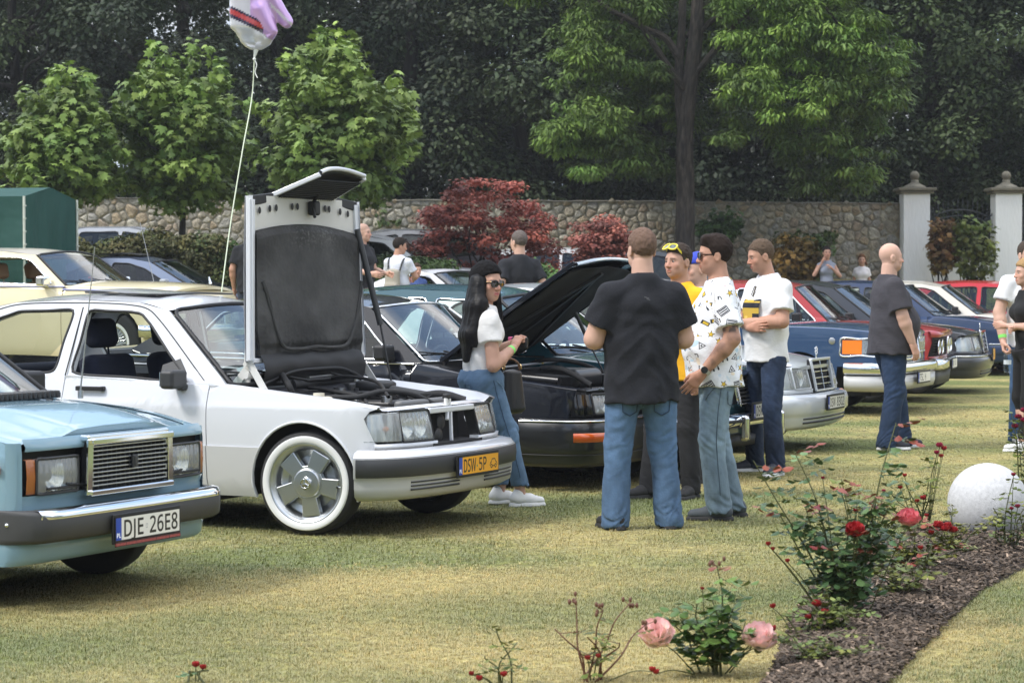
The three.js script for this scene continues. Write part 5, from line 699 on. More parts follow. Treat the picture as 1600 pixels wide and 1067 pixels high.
// ---- near-black saloon with its bonnet propped open
{
  const car = carAt(0.08, 17.4, 26, 'near-black saloon with propped-open bonnet and amber bumper lamps, behind leaning woman');
  const S = prepCar({ wb: 2.6, ro: 1.0, hw: 0.83, wr: 0.3, ra: 0.35, sill: 0.2, wheel: 'mesh', steer: 0.1, rimR: 0.225,
    nose: [[0, 0.97], [0.35, 0.955], [0.6, 0.91], [0.72, 0.86], [0.79, 0.78], [0.822, 0.62], [0.83, 0.4]], paint: paint([0.006, 0.0075, 0.013]), sec: SEC, belt: [[-3.8, 0.93], [-0.55, 0.89]], edge: [[-0.5, 0.89], [0, 0.81], [0.5, 0.765], [0.86, 0.715]], deck: [[-3.7, 0.93], [-3.0, 0.97]],
    xA: -0.52, xB: -1.6, xC: -2.45, cowl: [-0.42], fenderX: 0.8, fenderFront: [[0.36, 0.25], [0.4, 0.49], [0.75, 0.495], [0.75, 0.54], [0.79, 0.68], [0.8, 0.71]], hoodFront: (z) => 0.92, openHood: true, bay: true, beltTrim: M.chrome, winTrim: M.chrome, wsTrim: M.chrome, sealR: 0.01, handleMat: M.black, mirrorX: -0.72,
    top: [[-0.44, 0.9], [-0.97, 1.3], [-1.25, 1.355], [-1.75, 1.375], [-2.2, 1.35], [-2.45, 1.3], [-3.05, 0.97]], crown: 0.04, bow: 0.17,
    wins: [[[-0.7, 0.925], [-1.06, 1.25], [-1.2, 1.295], [-1.58, 1.31], [-1.6, 0.935]], [[-1.68, 0.935], [-1.66, 1.312], [-2.1, 1.3], [-2.28, 1.25], [-2.55, 0.96]]] });
  buildBody(car, S);
  const zs = S.sz, bk = phys([0.009, 0.01, 0.012], { roughness: 0.35, clearcoat: 0.6, clearcoatRoughness: 0.1 });
  for (const s of [1, -1]) {
    headlight(car, S, s * zs(0.33), s * zs(0.66), 0.55, 0.69, { rake: 0.04, bowls: [0.45], bowlW: 0.5 });
    part(car, 'corner_lamp', nosestrip(S, s * (zs(0.66) + 0.006), s * S.sx(0.79), [[-0.03, 0.55], [0, 0.552], [-0.02, 0.62], [-0.04, 0.69]], 8), M.tint);
    part(car, 'lamp_backing', nosestrip(S, s * (zs(0.3)), s * S.sx(0.76), [[-0.06, 0.53], [-0.08, 0.62], [-0.09, 0.71]], 10), M.dark);
    lampStrip(car, S, s * zs(0.42), s * S.sx(0.78), 0.355, 0.425, M.amberDeep, 0.085, 'bumper_indicator');
  }
  const g = part(car, 'grille', box(0.02, 0.13, 0.62, 0.9, 0.62, 0), M.dark); for (let i = 0; i < 5; i++) part(g, 'grille_bar', bar([0.93, 0.57 + i * 0.025, -0.3], [0.93, 0.57 + i * 0.025, 0.3], 0.008, 0.008), M.plastic);
  part(g, 'grille_surround', [bar([0.95, 0.695, -0.33], [0.95, 0.695, 0.33], 0.02, 0.012), bar([0.95, 0.548, -0.33], [0.95, 0.548, 0.33], 0.02, 0.01)], M.chrome);
  const b = S.sx(0.36);
  part(car, 'front_bumper', noseblock(S, -b, b, [[-0.05, 0.17], [0.02, 0.18], [0.045, 0.21], [0.045, 0.26], [0.055, 0.265], [0.075, 0.31], [0.08, 0.43], [0.07, 0.49], [0.04, 0.52], [-0.05, 0.525]], 40), bk);
  part(car, 'bumper_chrome', noseblock(S, -b, b, [[0.05, 0.497], [0.076, 0.5], [0.076, 0.511], [0.05, 0.513]], 40), M.chrome);
  part(car, 'bumper_seam', noseblock(S, -b, b, [[0.05, 0.262], [0.062, 0.263], [0.062, 0.267], [0.05, 0.268]], 40), M.plastic);
  part(car, 'engine_bay', [box(1.2, 0.02, 1.3, 0.22, 0.42, 0), box(0.03, 0.46, 1.3, -0.42, 0.65, 0), ...[1, -1].map((s) => box(1.2, 0.3, 0.02, 0.22, 0.57, s * 0.66)), box(0.06, 0.28, 1.2, 0.82, 0.56, 0)], M.dark);
  part(car, 'slam_panel', [grid(16, 2, (u, v) => { const w = u * 2 - 1; return [lerp(0.92, 0.78, v) - 0.1 * w * w, 0.715 + 0.014 * v, w * 0.68]; })], S.paint);
  part(car, 'engine_cover', [new RoundedBoxGeometry(0.62, 0.16, 0.5, 4, 0.06).translate(0.28, 0.77, 0.05), new RoundedBoxGeometry(0.25, 0.16, 0.3, 3, 0.03).translate(0.6, 0.72, -0.35), rod([-0.2, 0.82, 0.4], [0.5, 0.77, 0.42], 0.035)], mat([0.02, 0.02, 0.022], { roughness: 0.3 }));
  part(car, 'strut_brace', [bar([0.0, 0.86, 0.6], [0.05, 0.88, -0.6], 0.03, 0.016), bar([0.05, 0.88, -0.6], [0.7, 0.76, -0.55], 0.025, 0.014)], M.alu);
  part(car, 'fluid_cap', [lathe([[0, 0.03], [0.03, 0.03], [0.035, 0]], 16).translate(0.02, 0.87, -0.25)], mat([0.6, 0.45, 0.03]));
  part(car, 'hose', [tube([[0.7, 0.74, 0.3], [0.5, 0.85, 0.34], [0.3, 0.86, 0.3]], 0.022, 20), tube([[-0.2, 0.82, -0.3], [0.1, 0.9, -0.2], [0.3, 0.87, -0.4], [0.5, 0.78, -0.5]], 0.016, 24)], M.rubber);
  part(car, 'bonnet_hinge', [1, -1].map((s) => bar([-0.4, 0.84, s * 0.6], [-0.3, 0.97, s * 0.6], 0.02, 0.04)), M.dark);
  const H = new THREE.Group(); H.name = 'bonnet'; H.position.set(-0.36, 0.92, 0); H.rotation.z = rad(34); car.add(H);
  const L = 1.34, hw = (x) => lerp(0.67, 0.63, x / L);
  part(H, 'bonnet_skin', grid(16, 16, (u, v) => { const x = u * L, w = v * 2 - 1; return [x - 0.05 * w * w * u, 0.035 * (1 - Math.abs(w) ** 2.4) + 0.015 * Math.sin(Math.PI * u) - 0.03 * sm(0.9, 1, u), w * hw(x)]; }), S.paint);
  part(H, 'bonnet_edge', [...[1, -1].map((s) => bar([0, -0.01, s * 0.665], [L - 0.05, -0.01, s * 0.628], 0.012, 0.03)), tube([-1, -0.5, 0, 0.5, 1].map((w) => [L - 0.05 * w * w - 0.006, -0.02 + 0.02 * (1 - w * w), w * 0.628]), 0.014, 16)], S.paint);
  part(H, 'bonnet_chrome', tube([-1, -0.5, 0, 0.5, 1].map((w) => [L - 0.05 * w * w + 0.006, -0.028 + 0.02 * (1 - w * w), w * 0.62]), 0.011, 16), M.chrome);
  part(H, 'bonnet_lining', panel([[0.08, -0.6], [1.2, -0.58], [1.26, -0.2], [1.26, 0.2], [1.2, 0.58], [0.08, 0.6]], [], (x, z) => [x, -0.02 - 0.012 * Math.sin(x * 9) ** 2 * Math.sin(z * 8) ** 2 - 0.008, z], { edge: 0.06, depth: 0.01 }), mat([0.012, 0.012, 0.012], { roughness: 0.9 }));
  part(H, 'bonnet_ribs', [bar([0.1, -0.04, 0], [1.2, -0.04, 0], 0.05, 0.02), bar([0.15, -0.04, -0.5], [1.15, -0.04, 0.0], 0.035, 0.02), bar([0.15, -0.04, 0.5], [1.15, -0.04, 0.0], 0.035, 0.02)], M.black);
  part(car, 'bonnet_strut', [rod([0.28, 1.26, -0.35], [0.4, 1.02, -0.35], 0.016), rod([0.4, 1.02, -0.35], [0.52, 0.8, -0.35], 0.007)], M.plastic);
  part(car, 'screen_sticker', grid(4, 4, (u, v) => { const p = S.ws(0.5 + 0.1 * u, 0.28 + 0.2 * v); return [p[0] + 0.004, p[1] + 0.004, p[2]]; }), mat([0.8, 0.83, 0.8], { roughness: 0.8, transparent: true, alphaMap: canvasTex(64, 64, (c) => { c.fillStyle = '#000'; c.fillRect(0, 0, 64, 64); c.fillStyle = '#777'; c.beginPath(); for (let i = 0; i < 7; i++) { c.moveTo(32, 32); c.ellipse(32 + 16 * Math.cos(i * 0.9), 32 + 16 * Math.sin(i * 0.9), 10, 7, i * 0.9, 0, 7); } c.fill(); }, false) }));
}
// ---- shared recipe for upright grille saloons
const W124 = { wb: 2.8, ro: 1.05, hw: 0.87, wr: 0.31, ra: 0.355, sill: 0.2, sec: SEC, belt: [[-3.9, 0.94], [-0.55, 0.905]], edge: [[-0.5, 0.905], [0, 0.86], [0.4, 0.81], [0.72, 0.745]], deck: [[-3.9, 0.96], [-3.2, 0.99]], xA: -0.6, xB: -1.66, xC: -2.6, cowl: [-0.48], fenderX: 0.64, nose: noseOf(0.87, 0.8), fenderFront: [[0.4, 0.28], [0.4, 0.5], [0.52, 0.52], [0.53, 0.58], [0.5, 0.7], [0.56, 0.755]],
  hoodFront: (z) => 0.79 - 0.16 * (z / 0.75) ** 2, hoodDrop: 0.025, crown: 0.045, bow: 0.17, top: [[-0.5, 0.91], [-1.1, 1.36], [-1.4, 1.415], [-1.95, 1.43], [-2.5, 1.4], [-2.7, 1.36], [-3.25, 0.98]],
  wins: [[[-0.74, 0.935], [-1.2, 1.3], [-1.35, 1.345], [-1.62, 1.355], [-1.64, 0.945]], [[-1.73, 0.945], [-1.71, 1.357], [-2.3, 1.345], [-2.5, 1.27], [-2.72, 1.06], [-2.65, 0.955]]], wheel: 'cap', mirrorX: -0.84 };
function uprightFront(car, S, { grille = {}, bumper, plateTxt, bg, chrome, roundLamp }) {
  const z = S.sz, b = S.sx(0.36);
  for (const s of [1, -1]) {
    headlight(car, S, s * z(0.33), s * z(0.64), 0.555, 0.735, { rake: 0.05, bowls: [0.5], bowlW: 0.5, rimMat: bumper });
    part(car, 'turn_signal', nosestrip(S, s * (z(0.64) + 0.005), s * S.sx(0.52), [[-0.03, 0.555], [0, 0.557], [-0.02, 0.64], [-0.05, 0.735]], 8), M.lens);
    part(car, 'lamp_backing', nosestrip(S, s * z(0.3), s * S.sx(0.5), [[-0.05, 0.54], [-0.07, 0.64], [-0.1, 0.75]], 10), M.reflector);
    part(car, 'lamp_strip', nosestrip(S, s * z(0.29), s * S.sx(0.5), [[-0.02, 0.51], [0.004, 0.515], [0.004, 0.548], [-0.03, 0.552]], 10), S.paint);
  }
  starGrille(car, S, S.path[0].x + 0.02, 0.53, 0.8, 0.56, { ...grille });
  part(car, 'front_bumper', noseblock(S, -b, b, [[-0.08, 0.2], [0.02, 0.205], [0.06, 0.24], [0.07, 0.3], [0.08, 0.33], [0.105, 0.36], [0.108, 0.44], [0.09, 0.485], [0.05, 0.51], [-0.08, 0.512]], 40), bumper);
  part(car, 'bumper_slot', [noseblock(S, -z(0.62), z(0.62), [[0.05, 0.252], [0.072, 0.255], [0.074, 0.268], [0.05, 0.272]], 20), noseblock(S, -z(0.62), z(0.62), [[0.05, 0.29], [0.076, 0.292], [0.078, 0.302], [0.05, 0.305]], 20)], M.black);
  if (chrome) part(car, 'bumper_chrome', noseblock(S, -b, b, [[0.07, 0.486], [0.1, 0.487], [0.096, 0.5], [0.06, 0.505]], 40), M.chrome);
  if (plateTxt) plate(car, plateTex('', bg ?? '#e4e2da', (c) => plateText(c, plateTxt)), S.path[0].x + 0.125, 0.425, 0);
}
// ---- teal saloon with a chrome bumper, mostly hidden
{
  const car = carAt(1.13, 18.4, 25, 'dark teal saloon with chrome bumper, mostly hidden behind the standing men');
  const S = prepCar({ ...W124, hw: 0.86, paint: paint([0.02, 0.085, 0.115]), winTrim: M.chrome, beltTrim: M.chrome, handleMat: M.chrome, edge: [[-0.5, 0.905], [0.2, 0.83], [0.72, 0.77]], wheel: 'cap' });
  buildBody(car, S); const z = S.sz, b = S.sx(0.4);
  for (const s of [1, -1]) headlight(car, S, s * z(0.42), s * z(0.72), 0.555, 0.725, { rake: 0.02, rimMat: M.chrome, rim: 0.012 });
  starGrille(car, S, 0.84, 0.54, 0.78, 0.66, { bars: 7, barMat: M.plastic, star: false });
  part(car, 'front_panel', nosestrip(S, -z(0.75), z(0.75), [[-0.05, 0.22], [0.0, 0.26], [-0.02, 0.5], [0, 0.545]], 20), S.paint);
  part(car, 'front_bumper', noseblock(S, -b, b, [[0.02, 0.36], [0.09, 0.37], [0.12, 0.4], [0.12, 0.45], [0.09, 0.48], [0.02, 0.49]], 40), M.chrome);
  part(car, 'bumper_rubber', noseblock(S, -b, b, [[0.11, 0.41], [0.13, 0.415], [0.13, 0.435], [0.11, 0.44]], 40), M.rubber);
  for (const s of [1, -1]) part(car, 'overrider', new RoundedBoxGeometry(0.08, 0.2, 0.07, 3, 0.03).translate(0.92, 0.37, s * 0.42), M.chrome);
  part(car, 'lower_valance', noseblock(S, -b, b, [[-0.05, 0.2], [0.05, 0.22], [0.06, 0.3], [-0.05, 0.33]], 24), M.black);
  plate(car, plateTex('', '#e4e2da', (c) => plateText(c, [['DSW', 58, 165], ['028', 270, 200]])), 0.935, 0.49, 0.0);
}
// ---- silver saloon
{
  const car = carAt(2.03, 20.75, 24, 'silver saloon with upright chrome-barred grille and white number plate, behind man in white tee');
  const S = prepCar({ ...W124, paint: paint([0.56, 0.59, 0.62], { metalness: 0.25, roughness: 0.35 }), edge: [[-0.5, 0.905], [0, 0.85], [0.4, 0.785], [0.72, 0.71]] });
  buildBody(car, S);
  uprightFront(car, S, { bumper: S.paint, grille: { bars: 4, frame: S.paint, thin: 0.017 }, plateTxt: [['DSW', 58, 165], ['8302', 262, 232]] });
}
// ---- long dark blue saloon with rectangular amber side lamps
{
  const car = carAt(3.55, 26.2, 25, 'long dark blue saloon with silver lower body and big rectangular amber side lamp');
  const navy = paint([0.028, 0.062, 0.135]), lowMat = phys([0.5, 0.5, 0.5], { roughness: 0.4, clearcoat: 0.4 });
  const S = prepCar({ ...W124, wb: 2.9, ro: 1.3, hw: 0.93, wr: 0.32, ra: 0.37, paint: navy, nose: [[0, 1.0], [0.5, 0.99], [0.78, 0.965], [0.88, 0.92], [0.92, 0.8], [0.93, 0.55]], sec: [[0.15, -0.05], [0.4, 0], [0.6, 0], [0.8, -0.01], [1.0, -0.03]], belt: [[-4, 0.97], [-0.85, 0.97]], edge: [[-0.85, 0.97], [0.3, 0.945], [0.9, 0.9]],
    deck: [[-4.1, 0.95], [-3.2, 0.98]], fenderX: 0.92, fenderFront: [[0.42, 0.3], [0.44, 0.53], [0.96, 0.54], [0.94, 0.9]], hoodFront: () => 0.96, clad: { y: 0.46, mat: lowMat }, winTrim: M.chrome, handleMat: M.chrome, xA: -0.95, xB: -1.95, xC: -2.75, cowl: [-0.85], wins: [[[-1.1, 1.0], [-1.5, 1.32], [-1.93, 1.36], [-1.95, 1.0]], [[-2.03, 1.0], [-2.02, 1.36], [-2.6, 1.34], [-2.75, 1.02]]], top: [[-0.88, 0.975], [-1.43, 1.38], [-1.7, 1.42], [-2.1, 1.43], [-2.6, 1.4], [-2.75, 1.36], [-3.15, 1.0]], rub: { y: 0.55, h: 0.06, mat: M.plastic } });
  buildBody(car, S); const b = S.sx(0.42);
  for (const s of [1, -1]) {
    const L = part(car, 'side_lamp', grid(4, 2, (u, v) => { const x = lerp(0.5, 0.72, u), y = lerp(0.67, 0.82, v); return [x, y, s * (S.W(x, y) + 0.006)]; }), M.amber);
    part(L, 'lamp_lens', grid(4, 2, (u, v) => { const x = lerp(0.722, 0.9, u), y = lerp(0.67, 0.82, v); return [x, y, s * (S.W(x, y) + 0.006)]; }), M.reflector);
    part(L, 'lamp_frame', tube([[0.48, 0.655], [0.7, 0.655], [0.91, 0.655], [0.91, 0.75], [0.91, 0.835], [0.7, 0.835], [0.48, 0.835], [0.48, 0.75]].map(([x, y]) => [x, y, s * (S.W(x, y) + 0.006)]), 0.012, 40, 6, true), M.chrome);
    part(car, 'wing_emblem', lathe([[0, 0.006], [0.034, 0.005], [0.037, 0]], 20).rotateX(Math.PI / 2 * s).translate(0.38, 0.81, s * (S.W(0.38, 0.81) + 0.003)), M.alu);
    headlight(car, S, s * S.sz(0.42), s * S.sz(0.86), 0.67, 0.83, { bowls: [0.28, 0.75], bowlW: 0.24, rimMat: M.chrome });
    part(car, 'front_cladding', nosestrip(S, s * S.sx(0.45), s * S.sx(0.94), [[0.008, 0.28], [0.012, 0.46]], 6), lowMat);
    part(car, 'wing_moulding', [0.5, 0.56].map((y) => noseblock(S, s * S.sx(0.42), s * S.sx(0.93), [[0, y - 0.018], [0.014, y - 0.014], [0.014, y + 0.014], [0, y + 0.018]], 8)), M.plastic);
  }
  starGrille(car, S, 1.03, 0.6, 0.9, 0.62, { bars: 9, star: false });
  part(car, 'front_panel', nosestrip(S, -S.sz(0.9), S.sz(0.9), [[-0.05, 0.25], [-0.01, 0.5], [-0.01, 0.64], [-0.02, 0.88], [-0.05, 0.92]], 20), navy);
  part(car, 'front_bumper', noseblock(S, -b, b, [[0.0, 0.44], [0.12, 0.45], [0.15, 0.48], [0.15, 0.54], [0.12, 0.575], [0, 0.58]], 40), M.chrome);
  part(car, 'front_apron', noseblock(S, -b, b, [[0, 0.26], [0.1, 0.28], [0.12, 0.34], [0.12, 0.43], [0, 0.44]], 40), lowMat);
  plate(car, plateTex('', '#e4e2da', (c) => plateText(c, [['TSL', 58, 165], ['H', 262, 60]])), 1.17, 0.4, 0);
}
// ---- red saloon
{
  const car = carAt(4.5, 28.4, 17, 'red saloon with black kidney-style grille, between dark blue saloon and dark grey saloon');
  const red = paint([0.36, 0.035, 0.035]);
  const S = prepCar({ ...W124, wb: 2.64, hw: 0.84, paint: red, nose: [[0, 0.84], [0.5, 0.83], [0.72, 0.8], [0.8, 0.74], [0.83, 0.6], [0.84, 0.4]], belt: [[-3.8, 0.9], [-0.5, 0.935]], edge: [[-0.5, 0.935], [0.3, 0.905], [0.78, 0.845]], fenderX: 0.76, fenderFront: [[0.4, 0.28], [0.6, 0.35], [0.72, 0.55], [0.8, 0.84]], hoodFront: (z) => 0.9 - 0.06 * (z / 0.7) ** 2, winTrim: M.chrome, beltTrim: M.chrome, trimR: 0.014, bow: 0.12,
    top: [[-0.45, 0.94], [-0.92, 1.375], [-1.2, 1.42], [-1.8, 1.43], [-2.3, 1.39], [-2.5, 1.35], [-2.95, 0.95]], wins: [[[-0.62, 0.96], [-0.98, 1.31], [-1.08, 1.345], [-1.08, 0.96]], [[-1.12, 0.96], [-1.12, 1.35], [-1.62, 1.36], [-1.62, 0.96]], [[-1.7, 0.96], [-1.7, 1.36], [-2.25, 1.33], [-2.5, 0.98]]] });
  buildBody(car, S); const b = S.sx(0.42);
  part(car, 'front_panel', nosestrip(S, -S.sz(0.8), S.sz(0.8), [[-0.05, 0.28], [-0.02, 0.5], [-0.02, 0.555], [-0.05, 0.56]], 20), red);
  part(car, 'nose_edge', nosestrip(S, -S.sz(0.8), S.sz(0.8), [[0.02, 0.785], [0.045, 0.81], [0.03, 0.85], [-0.03, 0.87]], 20), red);
  const g = part(car, 'grille', nosestrip(S, -S.sz(0.78), S.sz(0.78), [[-0.03, 0.555], [-0.02, 0.68], [0.02, 0.79]], 16), M.dark);
  for (let i = 0; i < 6; i++) part(g, 'grille_bar', noseblock(S, -S.sz(0.76), S.sz(0.76), [[-0.015 + i * 0.007, 0.59 + i * 0.034], [-0.005 + i * 0.007, 0.59 + i * 0.034], [-0.005 + i * 0.007, 0.596 + i * 0.034], [-0.015 + i * 0.007, 0.596 + i * 0.034]], 12), M.plastic);
  for (const s of [1, -1]) for (const z of [0.4, 0.62]) { const p = S.at(S.sz(z)); part(car, 'headlight', [lathe([[0, -0.04], [0.05, -0.02], [0.075, 0.01], [0.08, 0.015]], 24).rotateZ(-Math.PI / 2).translate(p.x + 0.0, 0.67, s * z)], M.reflector); part(car, 'headlight_ring', new THREE.TorusGeometry(0.082, 0.01, 8, 28).rotateY(Math.PI / 2).translate(p.x + 0.015, 0.67, s * z), M.chrome); }
  for (const s of [1, -1]) part(g, 'kidney_frame', new THREE.TorusGeometry(0.06, 0.01, 8, 24).scale(0.7, 1.6, 1).rotateY(Math.PI / 2).translate(0.87, 0.68, s * 0.05), M.chrome);
  part(car, 'front_bumper', noseblock(S, -b, b, [[0.0, 0.4], [0.08, 0.4], [0.1, 0.43], [0.1, 0.5], [0.07, 0.53], [0, 0.53]], 40), M.chrome);
  part(car, 'front_apron', noseblock(S, -b, b, [[-0.1, 0.2], [0.0, 0.22], [0.02, 0.38], [-0.1, 0.39]], 24), M.plastic);
  plate(car, plateTex('', '#e4e2da', (c) => plateText(c, [['DW', 58, 120], ['14', 262, 90]])), 0.955, 0.46, 0);
}
// ---- dark grey and navy saloons behind, cream and red ones beyond
{
  const grey = carAt(5.45, 30.5, 17, 'dark grey saloon with chrome-framed grille and small yellow number plate');
  const S = prepCar({ ...W124, paint: paint([0.035, 0.037, 0.042]) }); buildBody(grey, S);
  uprightFront(grey, S, { bumper: phys([0.045, 0.047, 0.052], { roughness: 0.3, clearcoat: 0.6 }), grille: { bars: 4, thin: 0.017 }, chrome: true });
  plate(grey, plateTex('', '#e9a51d', (c) => plateText(c, [['04', 70, 180]])), 0.925, 0.5, 0.0, Math.PI / 2, 0.3, 0.15);
  const navy = carAt(7.3, 36.3, 20, 'dark navy saloon with pale headlamp, partly hidden behind man holding water bottle');
  const N = prepCar({ ...W124, paint: paint([0.022, 0.04, 0.095]) }); buildBody(navy, N); uprightFront(navy, N, { bumper: N.paint, grille: { bars: 4 }, chrome: true });
  const cream = carAt(8.2, 37.8, 15, 'cream saloon with black wing mirror, beyond the navy one');
  const C = prepCar({ ...W124, paint: paint([0.66, 0.62, 0.53]) }); buildBody(cream, C); uprightFront(cream, C, { bumper: M.plastic, grille: { bars: 5 } });
  const rd = carAt(9.9, 40.2, 15, 'bright red saloon, farthest on the right behind the cream saloon');
  const R = prepCar({ ...W124, paint: paint([0.5, 0.03, 0.035]) }); buildBody(rd, R); uprightFront(rd, R, { bumper: M.plastic, grille: { star: false } });
}
// ---- cream limousine on the left
{
  const car = carAt(-4.2, 26.6, 20, 'cream limousine with lilac coachline and tan seats, behind the white saloon');
  const cr = paint([0.76, 0.67, 0.45]);
  const S = prepCar({ ...W124, wb: 3.05, ro: 1.15, hw: 0.9, wr: 0.36, rimR: 0.2, ra: 0.4, archY: 0.38, wheel: 'wire', paint: cr, roofPaint: paint([0.74, 0.7, 0.62]), seat: M.tanSeat, dashMat: mat([0.12, 0.05, 0.025], { roughness: 0.4 }), nose: noseOf(0.9, 0.85), belt: [[-4, 1.0], [-0.5, 0.985]], edge: [[-0.5, 0.985], [0.2, 0.97], [0.75, 0.93]], deck: [[-4.1, 0.95], [-3.2, 1.0]], fenderFront: [[0.42, 0.3], [0.6, 0.5], [0.62, 0.8], [0.66, 0.92]], hoodFront: (z) => 0.82 - 0.1 * (z / 0.7) ** 2, hoodCrown: 0.06,
    top: [[-0.6, 0.99], [-1.08, 1.35], [-1.5, 1.39], [-2.3, 1.4], [-2.9, 1.36], [-3.1, 1.32], [-3.5, 1.02]], wins: [[[-0.78, 1.015], [-1.13, 1.29], [-1.3, 1.325], [-1.95, 1.33], [-1.95, 1.02]], [[-2.03, 1.02], [-2.03, 1.33], [-2.7, 1.31], [-2.95, 1.05]]], open: [0, 1], winTrim: M.chrome, mirrorMat: M.chrome, mirrorUp: 0.03, beltTrim: mat([0.3, 0.32, 0.52]), xA: -0.62, xB: -2.0, xC: -2.9, handleMat: M.chrome, bow: 0.1, crown: 0.05, cowl: [-0.55] });
  buildBody(car, S); const b = S.sx(0.42);
  part(car, 'coachline', [1, -1].map((s) => tube(Array.from({ length: 8 }, (_, i) => { const x = lerp(-0.62, 0.6, i / 7), y = lookS(S.edge, x) - 0.03; return [x, y, s * (S.W(x, y) + 0.002)]; }), 0.012, 24, 5)), mat([0.3, 0.32, 0.52]));
  starGrille(car, S, 0.86, 0.5, 0.86, 0.5, { bars: 0, star: false }); part(car, 'grille_slats', Array.from({ length: 12 }, (_, i) => bar([0.85, 0.52, -0.21 + i * 0.038], [0.83, 0.84, -0.21 + i * 0.038], 0.02, 0.012, [1, 0, 0])), M.chrome);
  for (const s of [1, -1]) headlight(car, S, s * S.sz(0.45), s * S.sz(0.75), 0.6, 0.8, { bowls: [0.5], rimMat: M.chrome, rim: 0.014 });
  part(car, 'front_panel', nosestrip(S, -S.sz(0.85), S.sz(0.85), [[-0.05, 0.3], [-0.01, 0.6], [-0.01, 0.86], [-0.08, 0.95]], 20), cr);
  part(car, 'front_bumper', noseblock(S, -b, b, [[0.0, 0.42], [0.1, 0.43], [0.12, 0.5], [0.1, 0.56], [0, 0.57]], 40), M.chrome);
  part(car, 'bonnet_mascot', [rod([0.8, 1.02, 0], [0.78, 1.1, 0], 0.02, 0.008)], M.chrome);
  part(car, 'aerial', rod([-0.3, 0.98, -0.7], [-0.5, 1.75, -0.7], 0.005, 0.003), M.steel);
}
// ---- silver-blue coupe
{
  const car = carAt(-4.25, 35.5, 12, 'silver-blue two-door coupe with tinted windows, behind the cream limousine', undefined, 'car', 'parked_car', -0.15);
  const S = prepCar({ ...W124, wb: 2.6, hw: 0.87, doors: 2, paint: paint([0.12, 0.15, 0.22], { metalness: 0.4, roughness: 0.32 }), cabPaint: undefined, nose: noseOf(0.87, 0.9, 0.2), xA: -0.55, xB: -1.6, xC: -1.85, belt: [[-3.6, 0.98], [-0.5, 0.9]], edge: [[-0.5, 0.9], [0.2, 0.84], [0.72, 0.7]], deck: [[-3.6, 0.95], [-3.1, 1.0]], fenderFront: [[0.4, 0.28], [0.55, 0.5], [0.62, 0.72]],
    top: [[-0.42, 0.9], [-1.15, 1.3], [-1.5, 1.36], [-1.9, 1.365], [-2.4, 1.3], [-2.7, 1.22], [-3.2, 1.0]], wins: [[[-0.75, 0.93], [-1.22, 1.2], [-1.5, 1.285], [-1.75, 1.29], [-1.78, 0.955]], [[-1.85, 0.96], [-1.83, 1.29], [-2.2, 1.25], [-2.75, 1.02]]], sideGlass: M.tint, mirrorMat: paint([0.4, 0.42, 0.45]), bow: 0.22 });
  buildBody(car, S); uprightFront(car, S, { bumper: S.paint, grille: { star: false, frame: S.paint } });
  part(car, 'roof_panel', grid(8, 6, (u, v) => [lerp(-2.2, -1.4, u), 1.44 - 0.03 * (2 * u - 1) ** 2 + 0.012 * (1 - (2 * v - 1) ** 2), lerp(-0.42, 0.42, v)]), M.black);
  part(car, 'window_sticker', lathe([[0.02, 0.002], [0.045, 0.002], [0.045, 0]], 20).rotateX(Math.PI / 2).translate(-2.08, 1.04, S.W(-2.08, 1.04) + 0.002), M.red);
}
// ---- small white sports car
{
  const car = carAt(-0.05, 36, 33, 'small white two-seat sports car with child in its open window, beside man with backpack', undefined, 'car', 'parked_car', 0.16);
  const S = prepCar({ ...W124, wb: 2.3, ro: 0.8, hw: 0.85, doors: 2, wr: 0.3, ra: 0.34, paint: paint([0.72, 0.74, 0.78]), nose: noseOf(0.85, 0.8, 0.2), xA: -0.4, xB: -1.3, xC: -1.5, belt: [[-3.2, 0.9], [-1.5, 0.86], [-0.4, 0.82]], edge: [[-0.4, 0.82], [0, 0.8], [0.35, 0.74], [0.7, 0.58]], deck: [[-3.1, 0.8], [-2.4, 0.92]], fenderFront: [[0.4, 0.28], [0.55, 0.45], [0.62, 0.6]], open: [0],
    top: [[-0.35, 0.83], [-0.98, 1.19], [-1.2, 1.225], [-1.5, 1.22], [-1.8, 1.15], [-1.95, 1.1], [-2.4, 0.92]], wins: [[[-0.62, 0.86], [-1.0, 1.11], [-1.15, 1.15], [-1.5, 1.15], [-1.6, 0.89]]], cowl: [-0.32], mirrorMat: paint([0.6, 0.62, 0.64]), bow: 0.18, seat: M.greySeat });
  buildBody(car, S); uprightFront(car, S, { bumper: S.paint, grille: { star: false, frame: S.paint } });
  part(car, 'air_scoop', panel([[-1.62, 0.5], [-1.5, 0.72], [-1.36, 0.74], [-1.25, 0.5]], [], S.out(0.004), { depth: 0.01 }), mat([0.02, 0.09, 0.12]));
}
